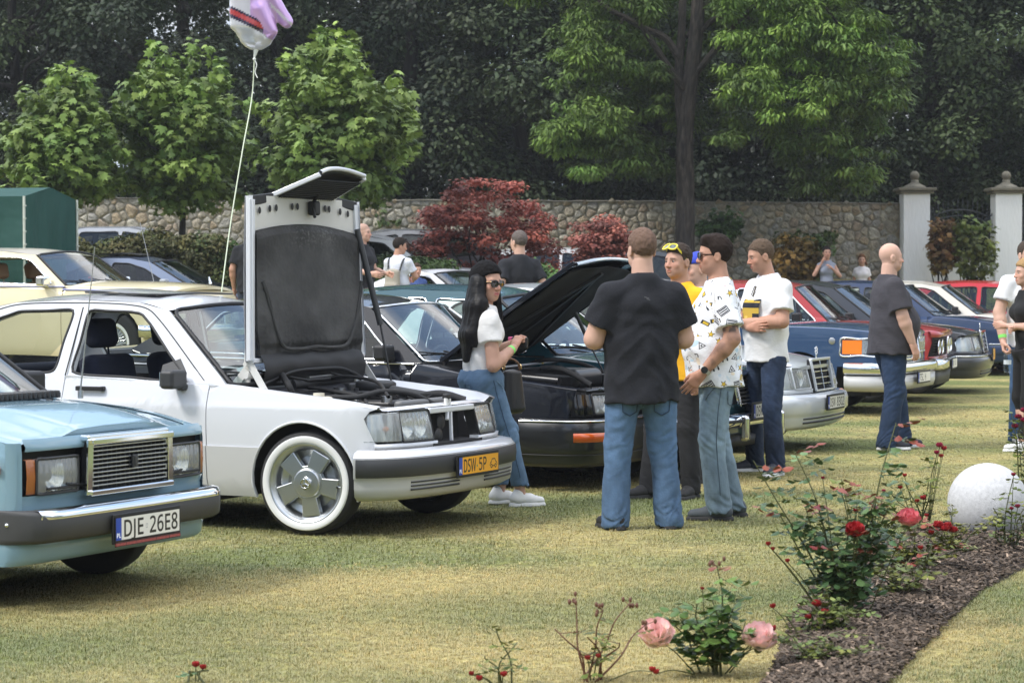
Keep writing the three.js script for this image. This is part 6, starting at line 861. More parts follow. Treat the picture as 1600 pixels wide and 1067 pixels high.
// ---- cars of the car park behind the hedge (clones of one plain hatchback recipe)
{
  const mk = (x, d, yaw, col, label, o = {}) => { const car = carAt(x, d, yaw, label, 'modern cars in the car park by the wall'); const S = prepCar({ ...W124, wb: 2.6, ro: 0.85, paint: paint(col), top: [[-0.42, 0.95], [-1.05, 1.4], [-1.5, 1.48], [-2.3, 1.48], [-3.0, 1.4], [-3.2, 1.34], [-3.45, 1.02]], wins: [[[-0.72, 0.98], [-1.2, 1.36], [-1.62, 1.41], [-1.64, 0.985]], [[-1.72, 0.985], [-1.7, 1.41], [-2.4, 1.4], [-2.5, 1.02]], [[-2.6, 1.03], [-2.52, 1.38], [-2.9, 1.33], [-3.1, 1.06]]], belt: [[-3.6, 1.0], [-0.5, 0.95]], edge: [[-0.5, 0.95], [0.2, 0.9], [0.72, 0.78]], deck: [[-3.45, 1.0], [-3.4, 1.0]], sideGlass: M.tint, rearGlass: M.tint, ...o }); buildBody(car, S); uprightFront(car, S, { bumper: S.paint, grille: { star: false } }); return car; };
  mk(-1.6, 42.2, 6, [0.3, 0.31, 0.33], 'grey estate car parked under the wall, right of the raised white bonnet');
  mk(-0.9, 39.6, 8, [0.62, 0.63, 0.65], 'pale silver hatchback parked behind the man with a backpack');
  mk(-5.4, 42.3, 5, [0.42, 0.44, 0.48], 'silver hatchback half hidden behind the hedge under the middle young tree');
  mk(-7.3, 41.6, 3, [0.68, 0.69, 0.7], 'white hatchback half hidden behind the hedge beside the green trailer cover');
  mk(-3.7, 41.2, 174, [0.25, 0.26, 0.28], 'dark hatchback half hidden behind the hedge, left of the raised white bonnet');
  mk(2.6, 42.8, 4, [0.6, 0.61, 0.62], 'light silver hatchback half hidden behind the red maple shrubs');
  mk(4.25, 43.0, 2, [0.06, 0.065, 0.07], 'dark grey estate car parked beside the golden shrub by the wall');
  const cv = carAt(2.1, 30.5, 14, 'white convertible with folded-up dark soft top, behind the propped black bonnet', 'modern cars parked on the far lawn');
  const S = prepCar({ ...W124, wb: 2.45, doors: 2, xC: -1.7, hw: 0.84, paint: paint([0.68, 0.7, 0.72]), roofPaint: mat([0.02, 0.022, 0.035], { roughness: 0.9 }), cabPaint: mat([0.02, 0.022, 0.035], { roughness: 0.9 }), top: [[-0.5, 0.92], [-0.95, 1.28], [-1.2, 1.34], [-1.7, 1.33], [-2.0, 1.26], [-2.1, 1.22], [-2.5, 0.97]], wins: [[[-0.7, 0.94], [-1.02, 1.22], [-1.4, 1.26], [-1.45, 0.95]]] });
  buildBody(cv, S); uprightFront(cv, S, { bumper: S.paint, grille: { star: false, frame: S.paint } });
}
// ---- trailer with a green canvas cover
{
  const d = 34, X = at2(38, d), y0 = ground(-7, -d) + 0.6, h = 1.62, w = 1.7, L = 3.4;
  const t = thing('box_trailer', 'trailer with tall dark green canvas cover and pale corner straps, at left edge', 'trailer', [X, y0, -d], rad(-15));
  const gm = phys([0.007, 0.06, 0.05], { roughness: 0.75, bumpMap: noiseTex(128, (u, v) => { const k = 0.5 + 0.5 * tile(u, v, 3, 6); return [k, k, k]; }), bumpScale: 0.06 });
  const fold = (x, v) => (0.03 * Math.sin(x * 7 + 2 * Math.sin(v * 3)) + 0.014 * Math.sin(x * 23 + v * 4)) * sm(0, 0.7, 1 - v) + 0.025 * noise(x * 2, v * 2, 1);
  part(t, 'canvas_cover', [grid(70, 14, (u, v) => { const x = -L * (1 - u); return [x, h * v, fold(x, v)]; }), grid(44, 16, (u, v) => [fold(u * 3 + 5, v), h * v + 0.16 * (1 - Math.abs(2 * u - 1)) * v ** 6, -w * u]), grid(2, 8, (u, v) => [-L * (1 - u), h + 0.16 * (1 - Math.abs(2 * v - 1)), -w * v])], gm);
  const sm2 = mat([0.55, 0.58, 0.52]);
  for (const [x, z, k] of [[0.01, 0.03, 0.02], [0.03, -w, 0.018]]) part(t, 'corner_strap', [rod([x, 0, z], [x, h, z], k), ...Array.from({ length: 8 }, (_, i) => box(0.03, 0.02, 0.06, x + 0.01, 0.15 + i * 0.19, z))], sm2);
  part(t, 'canvas_patch', box(0.008, 0.13, 0.4, 0.06, 0.2, -1.1), mat([0.12, 0.13, 0.13]));
  part(t, 'trailer_bed', [box(L, 0.35, w, -L / 2, -0.17, -w / 2), rod([-L - 0.9, -0.2, -w / 2], [-L, -0.2, -w / 2], 0.04)], M.steel);
  for (const z of [-0.05, -w + 0.05]) part(t, 'wheel', lathe([[0.1, -0.09], [0.3, -0.09], [0.31, -0.06], [0.31, 0.06], [0.3, 0.09], [0.1, 0.09]], 24).rotateX(Math.PI / 2).translate(-1.4, -0.28, z), M.rubber);
}
// ---------------------------------------------------------------- figures: distance fields meshed as one skin
const cap = (a, b, ra, rb, o = {}) => {
  const dx = b[0] - a[0], dy = b[1] - a[1], dz = b[2] - a[2], L = dx * dx + dy * dy + dz * dz || 1e-9, R = Math.max(ra, rb);
  return { k: 0.03, lo: [0, 1, 2].map((i) => Math.min(a[i], b[i]) - R), hi: [0, 1, 2].map((i) => Math.max(a[i], b[i]) + R), d: (x, y, z) => { const t = clamp(((x - a[0]) * dx + (y - a[1]) * dy + (z - a[2]) * dz) / L); return Math.hypot(x - a[0] - t * dx, y - a[1] - t * dy, z - a[2] - t * dz) - ra - (rb - ra) * t; }, ...o };
};
const ell = (c, r, o = {}) => ({ k: 0.03, lo: c.map((v, i) => v - r[i]), hi: c.map((v, i) => v + r[i]), d: (x, y, z) => { const p = (x - c[0]) / r[0], q = (y - c[1]) / r[1], s = (z - c[2]) / r[2], k0 = Math.hypot(p, q, s), k1 = Math.hypot(p / r[0], q / r[1], s / r[2]); return k1 < 1e-9 ? -Math.min(...r) : k0 * (k0 - 1) / k1; }, ...o });
// elliptical limb between a and b: half widths [across, fore-aft] at both ends, turned by yaw
const eca = (a, b, ra, rb, o = {}) => {
  const R = Math.max(...ra, ...rb), dx = b[0] - a[0], dy = b[1] - a[1], dz = b[2] - a[2], L = Math.hypot(dx, dy, dz), c = Math.cos(o.yaw || 0), s = Math.sin(o.yaw || 0);
  return { k: 0.05, lo: [0, 1, 2].map((i) => Math.min(a[i], b[i]) - R), hi: [0, 1, 2].map((i) => Math.max(a[i], b[i]) + R), d: (x, y, z) => {
    const u = ((x - a[0]) * dx + (y - a[1]) * dy + (z - a[2]) * dz) / L / L, t = clamp(u), px = x - a[0] - t * dx, pz = z - a[2] - t * dz, py = y - a[1] - t * dy, rx = lerp(ra[0], rb[0], t), rz = lerp(ra[1], rb[1], t), ry = Math.min(rx, rz) * 0.8;
    const X = px * c - pz * s, Z = px * s + pz * c, k0 = Math.hypot(X / rx, py / ry, Z / rz), k1 = Math.hypot(X / rx / rx, py / ry / ry, Z / rz / rz); return k1 < 1e-9 ? -Math.min(rx, rz) : k0 * (k0 - 1) / k1;
  }, ...o };
};
function sdfMesh(prims, cell, { post, color, uv } = {}) {
  const lo = [9, 9, 9], hi = [-9, -9, -9];
  for (const p of prims) if (!p.sub) for (let i = 0; i < 3; i++) { lo[i] = Math.min(lo[i], p.lo[i]); hi[i] = Math.max(hi[i], p.hi[i]); }
  const o = lo.map((v) => v - cell * 3), n = [0, 1, 2].map((i) => Math.ceil((hi[i] - lo[i]) / cell) + 7), [nx, ny, nz] = n, F = new Float32Array(nx * ny * nz).fill(0.3);
  for (const p of prims) {
    const m = p.k + cell * 3, a = [0, 1, 2].map((i) => Math.max(0, Math.floor((p.lo[i] - m - o[i]) / cell))), b = [0, 1, 2].map((i) => Math.min(n[i] - 1, Math.ceil((p.hi[i] + m - o[i]) / cell))), k = p.k, c = p.cut;
    for (let z = a[2]; z <= b[2]; z++) for (let y = a[1]; y <= b[1]; y++) for (let x = a[0]; x <= b[0]; x++) {
      const X = o[0] + x * cell, Y = o[1] + y * cell, Z = o[2] + z * cell, i = (z * ny + y) * nx + x; let d = p.d(X, Y, Z);
      if (c) d = Math.max(d, (X - c[0]) * c[3] + (Y - c[1]) * c[4] + (Z - c[2]) * c[5]);
      const f = F[i];
      if (p.sub) { const h = Math.max(k - Math.abs(f + d), 0) / k; F[i] = Math.max(f, -d) + h * h * k / 4; }
      else { const h = Math.max(k - Math.abs(f - d), 0) / k; F[i] = Math.min(f, d) - h * h * k / 4; }
    }
  }
  if (post) for (let z = 0, i = 0; z < nz; z++) for (let y = 0; y < ny; y++) for (let x = 0; x < nx; x++, i++) if (Math.abs(F[i]) < 0.06) F[i] = post(F[i], o[0] + x * cell, o[1] + y * cell, o[2] + z * cell);
  const id = new Int32Array(nx * ny * nz).fill(-1), P = [], ix = [], S = [1, nx, nx * ny];
  const C = [0, 1, nx, nx + 1, nx * ny, nx * ny + 1, nx * ny + nx, nx * ny + nx + 1], E = [[0, 1], [2, 3], [4, 5], [6, 7], [0, 2], [1, 3], [4, 6], [5, 7], [0, 4], [1, 5], [2, 6], [3, 7]];
  for (let z = 0; z < nz - 1; z++) for (let y = 0; y < ny - 1; y++) for (let x = 0; x < nx - 1; x++) {
    const i = (z * ny + y) * nx + x; let neg = 0; for (const c of C) if (F[i + c] < 0) neg++;
    if (!neg || neg === 8) continue;
    let sx = 0, sy = 0, sz = 0, m = 0;
    for (const [a, b] of E) { const fa = F[i + C[a]], fb = F[i + C[b]]; if ((fa < 0) === (fb < 0)) continue; const t = fa / (fa - fb); sx += lerp(a & 1, b & 1, t); sy += lerp((a >> 1) & 1, (b >> 1) & 1, t); sz += lerp(a >> 2, b >> 2, t); m++; }
    id[i] = P.length / 3; P.push(o[0] + (x + sx / m) * cell, o[1] + (y + sy / m) * cell, o[2] + (z + sz / m) * cell);
  }
  for (let z = 1; z < nz - 1; z++) for (let y = 1; y < ny - 1; y++) for (let x = 1; x < nx - 1; x++) {
    const i = (z * ny + y) * nx + x, f = F[i] < 0;
    for (let a = 0; a < 3; a++) { if (f === F[i + S[a]] < 0) continue; const u = S[(a + 1) % 3], v = S[(a + 2) % 3], q = [id[i], id[i - u], id[i - u - v], id[i - v]]; if (f) ix.push(q[0], q[1], q[2], q[0], q[2], q[3]); else ix.push(q[0], q[2], q[1], q[0], q[3], q[2]); }
  }
  const g = new THREE.BufferGeometry(); g.setAttribute('position', new THREE.Float32BufferAttribute(P, 3)); g.setIndex(ix); g.computeVertexNormals();
  const N = g.attributes.normal, nv = P.length / 3;
  if (color) { const c = new Float32Array(nv * 3); for (let i = 0; i < nv; i++) c.set(color(P[i * 3], P[i * 3 + 1], P[i * 3 + 2], N.getX(i), N.getY(i), N.getZ(i)), i * 3); g.setAttribute('color', new THREE.BufferAttribute(c, 3)); }
  const w = new Float32Array(nv * 2); for (let i = 0; i < nv; i++) w.set(uv ? uv(P[i * 3], P[i * 3 + 1], P[i * 3 + 2], N.getX(i), N.getZ(i)) : [P[i * 3] + P[i * 3 + 2], P[i * 3 + 1]], i * 2); g.setAttribute('uv', new THREE.BufferAttribute(w, 2));
  return g;
}
// ---- head: y = 0 at the chin, z forwards, crown at 0.235
function headPrims(w = 1, jowl = 0) {
  const X = (v) => v * w;
  return [ell([0, 0.145, -0.012], [X(0.077), 0.092, 0.097]), ell([0, 0.09, 0.028], [X(0.064), 0.085, 0.064]), ell([0, 0.04, 0.035], [X(0.053 + 0.008 * jowl), 0.043, 0.05]), ell([0, 0.016, 0.066], [0.024, 0.017, 0.018], { k: 0.02 }), cap([0, -0.1, -0.03], [0, 0.06, -0.012], X(0.062 + 0.008 * jowl), X(0.058), { k: 0.03 }),
    cap([-0.034, 0.128, 0.074], [0.034, 0.128, 0.074], 0.012, 0.012, { k: 0.02 }), ell([X(0.04), 0.082, 0.062], [0.022, 0.02, 0.018], { k: 0.02 }), ell([X(-0.04), 0.082, 0.062], [0.022, 0.02, 0.018], { k: 0.02 }),
    ell([0.031, 0.111, 0.098], [0.018, 0.012, 0.014], { sub: 1, k: 0.012 }), ell([-0.031, 0.111, 0.098], [0.018, 0.012, 0.014], { sub: 1, k: 0.012 }),
    cap([0, 0.117, 0.086], [0, 0.079, 0.106], 0.0085, 0.0125, { k: 0.014 }), ell([0.012, 0.075, 0.096], [0.009, 0.008, 0.011], { k: 0.008 }), ell([-0.012, 0.075, 0.096], [0.009, 0.008, 0.011], { k: 0.008 }),
    ell([0, 0.0505, 0.087], [0.024, 0.0065, 0.012], { k: 0.008 }), ell([0, 0.039, 0.086], [0.021, 0.0075, 0.012], { k: 0.008 }), ell([0, 0.0448, 0.1], [0.024, 0.0022, 0.012], { sub: 1, k: 0.004 }),
    ...[1, -1].flatMap((s) => [ell([s * X(0.079), 0.1, -0.012], [0.009, 0.033, 0.021], { k: 0.01 }), ell([s * X(0.079 + 0.008), 0.098, -0.004], [0.005, 0.019, 0.011], { sub: 1, k: 0.006 })])];
}
const headColor = (skin, o) => (x, y, z) => {
  let c = skin.slice();
  const red = Math.exp(-((y - 0.085) ** 2) / 0.0011) * sm(0.04, 0.09, z); c = mix3(c, [c[0] * 1.04, c[1] * 0.8, c[2] * 0.76], 0.55 * red);
  if (z > 0.07 && Math.abs(x) < 0.026) c = mix3(c, o.lips ?? [c[0] * 0.85, c[1] * 0.55, c[2] * 0.52], Math.exp(-(((y - 0.0448) / 0.009) ** 2)) * sm(0.026, 0.018, Math.abs(x)));
  const brow = Math.exp(-(((y - 0.131 + 0.1 * Math.max(0, Math.abs(x) - 0.03)) / 0.0055) ** 2)) * sm(0.008, 0.014, Math.abs(x)) * sm(0.055, 0.045, Math.abs(x)) * sm(0.05, 0.06, z); c = mix3(c, o.brow ?? [0.05, 0.035, 0.025], 0.85 * brow);
  if (o.stubble) { const b = sm(0.075, 0.045, y - 0.25 * Math.max(0, 0.03 - z)) * sm(-0.03, 0.0, z) * sm(-0.03, 0.0, y) * (1 - 0.8 * Math.exp(-(((y - 0.0448) / 0.007) ** 2)) * sm(0.026, 0.018, Math.abs(x))); c = mix3(c, mul(o.brow ?? [0.05, 0.04, 0.035], 1.6), o.stubble * b); }
  if (o.buzz) { const f = look([[-0.12, 0.045], [-0.05, 0.075], [-0.012, 0.1], [0.02, 0.135], [0.05, 0.15], [0.075, 0.168], [0.12, 0.178]], z), b = sm(f - 0.006, f + 0.012, y) * (Math.abs(x) > 0.082 ? 0 : 1); c = mix3(c, o.buzzC, o.buzz * b * (0.9 + 0.2 * noise(x * 300, y * 300, z * 300))); }
  return c;
};
function hairPrims(style, w = 1) {
  const t = style === 'short' ? 0.012 : style === 'crop' ? 0.006 : 0.016, base = ell([0, 0.148, -0.014], [0.077 * w + t, 0.092 + t, 0.097 + t]);
  const fl = (x, y, z) => { const f = lookS([[-0.14, 0.035], [-0.09, 0.05], [-0.035, 0.075], [-0.02, 0.125], [0.0, 0.125], [0.014, 0.1], [0.026, 0.125], [0.04, 0.155], [0.07, 0.172], [0.1, 0.18], [0.14, 0.185]], z); return f - y + 0.004 * noise(x * 90, y * 90, z * 90); };
  const d0 = base.d; base.d = (x, y, z) => { const d = d0(x, y, z) + 0.005 * noise(x * 70, y * 40, z * 70) + 0.003 * noise(x * 160, y * 60, z * 160), c = fl(x, y, z), h = Math.max(0.012 - Math.abs(d - c), 0) / 0.012; return Math.max(d, c) + h * h * 0.003; };
  return [base];
}
// ---- a hand: wrist w, pointing d, palm facing n, thumb towards t
function handPrims(w, d, n, t, s = 1, curl = 0.35, thumbIn = 0.3) {
  const P = (a, b, c) => w.map((v, i) => v + s * (d[i] * a + t[i] * b + n[i] * c)), out = [];
  const at = [0.03, 0.0105, -0.009, -0.028], len = [0.071, 0.078, 0.072, 0.057], root = [0.088, 0.092, 0.088, 0.08];
  for (let f = 0; f < 4; f++) out.push(cap(P(0, at[f] * 0.55, 0), P(root[f], at[f], 0), 0.017 * s, 0.0125 * s, { k: 0.012 * s }));
  out.push(cap(P(-0.03, 0, 0), P(0.02, 0, 0), 0.025 * s, 0.024 * s, { k: 0.02 * s }));
  for (let f = 0; f < 4; f++) {
    let p = [root[f], at[f], 0], a = curl * 0.9;
    for (let j = 0; j < 3; j++) { const L = len[f] * [0.46, 0.3, 0.26][j], q = [p[0] + L * Math.cos(a), p[1] + at[f] * 0.06, p[2] + L * Math.sin(a)]; out.push(cap(P(...p), P(...q), (0.0098 - 0.001 * j) * s, (0.0092 - 0.0012 * j) * s, { k: 0.003 })); p = q; a += curl * 1.15; }
  }
  const q0 = [0.02, 0.024, 0.006], q1 = [0.052, 0.046 - 0.012 * thumbIn, 0.012 + 0.03 * thumbIn], q2 = [0.08, 0.052 - 0.03 * thumbIn, 0.018 + 0.045 * thumbIn], q3 = [0.103, 0.05 - 0.04 * thumbIn, 0.022 + 0.05 * thumbIn];
  out.push(cap(P(...q0), P(...q1), 0.016 * s, 0.0125 * s, { k: 0.015 * s }), cap(P(...q1), P(...q2), 0.012 * s, 0.0105 * s, { k: 0.004 }), cap(P(...q2), P(...q3), 0.0105 * s, 0.0085 * s, { k: 0.004 }));
  return out;
}
const clothBump = noiseTex(128, (u, v) => { const k = 0.5 + 0.35 * tile(u, v, 5, 3) + 0.25 * tile(u, v, 24, 9); return [k, k, k]; });
const cloth = (c, o = {}) => mat(c, { roughness: 0.92, bumpMap: o.noBump ? null : (() => { const t = clothBump.clone(); t.repeat.set(4, 4); t.needsUpdate = true; return t; })(), bumpScale: 0.01, ...o });
const ctex = clothBump.clone(); ctex.repeat.set(3.2, 3.2); ctex.needsUpdate = true;
function person(o) {
  const H = o.h / 1.8, g = o.g ?? 1, gb = o.belly ?? 0, sc = (p) => p.map((v) => v * H), root = thing('person', o.label, 'person', o.pos, rad(o.yaw), o.group);
  const fem = o.female ? 1 : 0, sw = (fem ? 0.155 : 0.19) * (o.shoulder ?? 1), lean = o.lean ?? [0, 0, 0];
  const J = { pel: [0, 0.96, 0], wai: [0, 1.1, 0], che: [0, 1.32, 0], nck: [0, 1.5, -0.015], hd: [0, 1.565, 0.01], shL: [sw, 1.425, -0.015], shR: [-sw, 1.425, -0.015], hipL: [0.095, 0.93, 0], hipR: [-0.095, 0.93, 0], knL: [0.105, 0.5, 0.03], knR: [-0.105, 0.5, 0.03], anL: [0.115, 0.085, 0], anR: [-0.115, 0.085, 0], elL: [sw + 0.06, 1.16, -0.05], elR: [-sw - 0.06, 1.16, -0.05], wrL: [sw + 0.06, 0.9, 0.04], wrR: [-sw - 0.06, 0.9, 0.04], ...o.J };
  for (const k in J) J[k] = sc(J[k]);
  const s = o.skin ?? [0.5, 0.3, 0.22], far = o.far ? 1.8 : 1;
  // skin
  const sk = [cap(add3(J.nck, [0, -0.06, 0]), add3(J.hd, [0, 0.04, -0.015]), 0.062 * H * (o.neck ?? 1), 0.056 * H * (o.neck ?? 1)), eca(J.che, add3(J.nck, [0, -0.08, 0]), [0.15 * g * H, 0.095 * g * H], [0.11 * H, 0.07 * H]), eca(J.pel, J.che, mul([0.135 * g * H, 0.1 * g * H], fem ? 0.8 : 1), mul([0.14 * g * H, 0.1 * g * H], fem ? 0.8 : 1))];
  const ar = (o.arm ?? 1) * H * (fem ? 0.86 : 1);
  for (const q of ['L', 'R']) {
    const a = J['sh' + q], e = J['el' + q], w = J['wr' + q], m = mix3(e, w, 0.3);
    sk.push(cap(a, e, 0.053 * ar, 0.042 * ar, { k: 0.02 }), cap(e, m, 0.043 * ar, 0.045 * ar, { k: 0.02 }), cap(m, w, 0.044 * ar, 0.028 * ar, { k: 0.02 }));
    sk.push(cap(J['hip' + q], J['kn' + q], 0.075 * H, 0.05 * H), cap(J['kn' + q], mix3(J['kn' + q], J['an' + q], 0.35), 0.05 * H, 0.05 * H), cap(mix3(J['kn' + q], J['an' + q], 0.35), J['an' + q], 0.05 * H, 0.036 * H));
  }
  const bodyColor = (x, y, z) => { const t = o.tattoo ? o.tattoo(x / H, y / H, z / H) : 0; return t ? mix3(s, [0.05, 0.045, 0.045], t) : s; };
  const geos = [sdfMesh(sk, 0.014 * H * far, { color: bodyColor })];
  const hs = (o.headS ?? 1) * (0.35 + 0.65 * H), hp = (gm) => gm.scale(hs, hs, hs).rotateZ(rad(o.headRoll ?? 0)).rotateX(rad(o.headPitch ?? 0)).rotateY(rad(o.headYaw ?? 0)).translate(...J.hd);
  const hw = o.headW ?? (fem ? 0.95 : 1);
  geos.push(hp(sdfMesh(headPrims(hw, o.jowl ?? 0), 0.0045 * far, { color: headColor(s, o.face ?? {}) })));
  for (const q of ['L', 'R']) {
    if (o['hide' + q]) continue;
    const e = J['el' + q], w = J['wr' + q], h = o['hand' + q] ?? {}, d = nrm(h.d ?? add3(w, e, -1)), sd = q === 'L' ? 1 : -1; let n = h.n ?? [-sd, 0, 0]; const dn = d[0] * n[0] + d[1] * n[1] + d[2] * n[2]; n = nrm(add3(n, d, -dn)); let t = crs(n, d); const want = h.t ?? [0, 0, 1]; if (t[0] * want[0] + t[1] * want[1] + t[2] * want[2] < 0) t = mul(t, -1);
    geos.push(sdfMesh(handPrims(add3(w, d, 0.02), d, n, t, H * (fem ? 0.88 : 1) * (h.s ?? 1), h.curl ?? 0.35, h.thumb ?? 0.4), 0.0042 * far, { color: () => mix3(s, [s[0] * 1.02, s[1] * 0.85, s[2] * 0.8], 0.4) }));
  }
  const body = part(root, 'body', merge(geos), phys([1, 1, 1], { vertexColors: true, roughness: 0.55, specularIntensity: 0.6 }));
  for (const x of [0.031, -0.031]) if (!o.noEyes) { part(root, 'eye', hp(merge([sph(0.0118, x * hw, 0.111, 0.0775, [1, 0.7, 1], 14)])), mat([0.34, 0.3, 0.28], { roughness: 0.25 })); part(root, 'iris', hp(sph(0.0075, x * hw, 0.111, 0.084, [1, 0.9, 0.75], 10)), mat([0.03, 0.022, 0.016], { roughness: 0.15 })); }
  // hair
  if (o.hair) { const hm = phys(o.hairC ?? [0.03, 0.022, 0.016], { roughness: 0.8, specularIntensity: 0.35, bumpMap: ctex, bumpScale: 0.004 }); const pr = [...hairPrims(o.hair, hw), ...(o.hairExtra ? o.hairExtra(hw) : [])]; part(root, 'hair', hp(sdfMesh(pr, 0.0055 * far)), hm); }
  // trousers
  const p = o.pants ?? {}, pr = [], pw = (p.w ?? 1) * H, wr = (k, fq) => (d, x, y, z) => { const lo = sm(0.34 * H, 0.06 * H, y), kn = Math.exp(-(((y / H - 0.52) / 0.13) ** 2)), cr = sm(0.7 * H, 0.9 * H, y), a = 0.35 + 1.1 * lo + 0.6 * kn + 0.5 * cr, r = 0.45 - 1.7 * Math.abs(noise(x * fq * 0.9 + 3, (y + (x - z) * 0.6) * fq * (1.9 + lo), z * fq * 0.9)); return d - k * a * 0.75 * r + k * 0.6 * noise(x * fq * 0.6, y * fq * 0.5, z * fq * 0.6); };
  const hr = (o.hipW ?? 1) * (fem ? 1.0 : 1) * (0.5 + 0.5 * g);
  pr.push(eca(add3(J.pel, [0, 0.0, -0.005 * H]), add3(J.wai, [0, -0.06 * H, 0]), [0.168 * hr * H, (0.125 + 0.02 * fem) * hr * H], [0.155 * hr * H, 0.115 * hr * H + gb * 0.3 * H]));
  if (o.seat) for (const x of [0.075, -0.075]) pr.push(ell(add3(J.pel, [x * H, -0.03 * H, -0.055 * H]), [0.09 * H * o.seat, 0.1 * H * o.seat, 0.085 * H * o.seat]));
  for (const q of ['L', 'R']) { const h = J['hip' + q], k = J['kn' + q], a = J['an' + q], hem = (p.hem ?? 0.03) * H; pr.push(cap(h, k, 0.099 * pw * (0.6 + 0.4 * hr), 0.07 * pw, { k: 0.05 * H }), cap(k, [a[0], Math.max(hem, a[1] - 0.04 * H), a[2] - 0.005], 0.07 * pw, 0.064 * pw * (p.hemW ?? 1), { k: 0.03, cut: [0, hem, 0, 0, -1, 0] })); }
  const pcut = ((o.top?.hem ?? 0.86) + 0.045) * H; for (const q of pr) { q.cut = q.cut ?? [0, pcut, 0, 0, 1, 0]; }
  const dc = p.color ?? [0.05, 0.09, 0.17], pf = p.fade ?? 0.5;
  const pants = part(root, 'trousers', sdfMesh(pr, 0.0095 * H * far, { post: wr(p.wrinkle ?? 0.008, 11 / H), color: (x, y, z, nx, ny, nz) => { const th = Math.exp(-(((y / H - 0.66) / 0.17) ** 2)) * sm(-0.4, 0.8, Math.abs(nz) * 0.7 + 0.3) + 0.7 * Math.exp(-(((y / H - 0.46) / 0.07) ** 2)), seam = 0; return mul(dc, 1 + pf * (0.55 * th + 0.6 * fbm(x * 30, y * 12, z * 30, 3) - 0.1)); } }), mat([1, 1, 1], { vertexColors: true, roughness: 0.95, bumpMap: ctex, bumpScale: 0.006 }));
  if (p.seams) { const lt = mat(mul(dc, 1.9), { roughness: 0.95 }); for (const q of p.seams) part(pants, 'pocket_seam', tube(q.map(sc), 0.0035, q.length * 6, 5), lt); }
  // shoes
  const fy = (q) => (o['foot' + q] ?? (q === 'L' ? 12 : -12));
  for (const q of ['L', 'R']) {
    const a = J['an' + q], f = rad(fy(q)), F = (x, y, z) => [a[0] + H * (x * Math.cos(f) + z * Math.sin(f)), Math.max(0.002, a[1] - 0.085 * H + y * H), a[2] + H * (-x * Math.sin(f) + z * Math.cos(f))], b = o.shoeS ?? (fem ? 0.9 : 1), up = [cap(F(0, 0.055, -0.045), F(0, 0.05, 0.06), 0.04 * b, 0.042 * b, { cut: [0, a[1] - 0.085 * H + 0.028, 0, 0, -1, 0] }), cap(F(0, 0.045, 0.06), F(0.004, 0.036, 0.165 * b), 0.042 * b, 0.034 * b, { cut: [0, a[1] - 0.085 * H + 0.028, 0, 0, -1, 0] }), cap(F(0, 0.06, -0.03), F(0, 0.1, -0.02), 0.042 * b, 0.04 * b, { k: 0.03 })];
    const so = [cap(F(0, 0.0, -0.05), F(0, 0, 0.06), 0.045 * b, 0.047 * b, { cut: [0, a[1] - 0.085 * H + 0.03, 0, 0, 1, 0] }), cap(F(0, 0, 0.06), F(0.004, 0.002, 0.17 * b), 0.047 * b, 0.04 * b, { cut: [0, a[1] - 0.085 * H + 0.03, 0, 0, 1, 0] })];
    const sh = part(root, 'shoe', sdfMesh(up, 0.006 * far), mat(o.shoe ?? [0.02, 0.02, 0.022], { roughness: 0.7 })); part(sh, 'sole', sdfMesh(so, 0.006 * far, { post: (d, x, y) => Math.max(d, 0.001 + a[1] - 0.085 * H - y) }), mat(o.sole ?? [0.02, 0.02, 0.02], { roughness: 0.8 }));
    if (o.laces) part(sh, 'laces', [0.04, 0.065, 0.09, 0.115].map((z) => tube([F(-0.028, 0.07 - z * 0.12, z), F(0, 0.093 - z * 0.16, z + 0.006), F(0.028, 0.07 - z * 0.12, z + 0.012)], 0.0045, 8, 5)), mat(o.laces, { roughness: 0.8 }));
  }
  // shirt
  const t = o.top ?? {}, hem = (t.hem ?? 0.86) * H, tr = [], gs = (fem ? 0.88 : 1) * g, tw = (t.w ?? 1);
  const nk = add3(J.nck, [0, -0.02 * H, 0]), shM = add3(mix3(J.shL, J.shR, 0.5), [0, -0.05 * H, 0]), bel = add3(J.wai, [0, 0.0, gb * 0.45 * H]);
  const dirS = Math.atan2(J.shL[2] - J.shR[2], J.shR[0] - J.shL[0]) + Math.PI;
  for (const q of ['L', 'R']) tr.push(cap(add3(nk, [0, -0.02 * H, 0]), add3(J['sh' + q], [0, -0.005 * H, 0]), 0.07 * H, 0.054 * H * Math.sqrt(ar / H), { k: 0.05 }));
  tr.push(cap(nk, add3(nk, [0, -0.08 * H, 0]), 0.072 * H, 0.1 * H, { k: 0.08 }));
  tr.push(eca(shM, J.che, [0.15 * gs * H * tw, 0.09 * gs * H * tw], [0.172 * gs * H * tw, (0.118 + 0.01 * fem) * gs * H * tw], { k: 0.06, yaw: dirS }), eca(J.che, bel, [0.172 * gs * H * tw, 0.118 * gs * H * tw], [(fem ? 0.14 : 0.168) * gs * H * tw + gb * 0.2 * H, (fem ? 0.1 : 0.118) * gs * H * tw + gb * 0.5 * H], { k: 0.06 }), eca(bel, [J.pel[0], hem - 0.05 * H, J.pel[2]], [(fem ? 0.14 : 0.168) * gs * H * tw + gb * 0.2 * H, (fem ? 0.1 : 0.118) * gs * H * tw + gb * 0.5 * H], [(fem ? 0.165 : 0.175) * gs * H * tw + gb * 0.2 * H, 0.128 * gs * H * tw + gb * 0.35 * H], { k: 0.06, cut: [0, hem, 0, 0, -1, 0] }));
  if (fem) for (const x of [0.075, -0.075]) tr.push(ell(add3(J.che, [x * H, -0.01 * H, 0.075 * H]), [0.07 * H, 0.07 * H, 0.065 * H], { k: 0.05 }));
  const sl = t.sleeve ?? 0.62, slW = (t.sleeveW ?? 1) * ar / H;
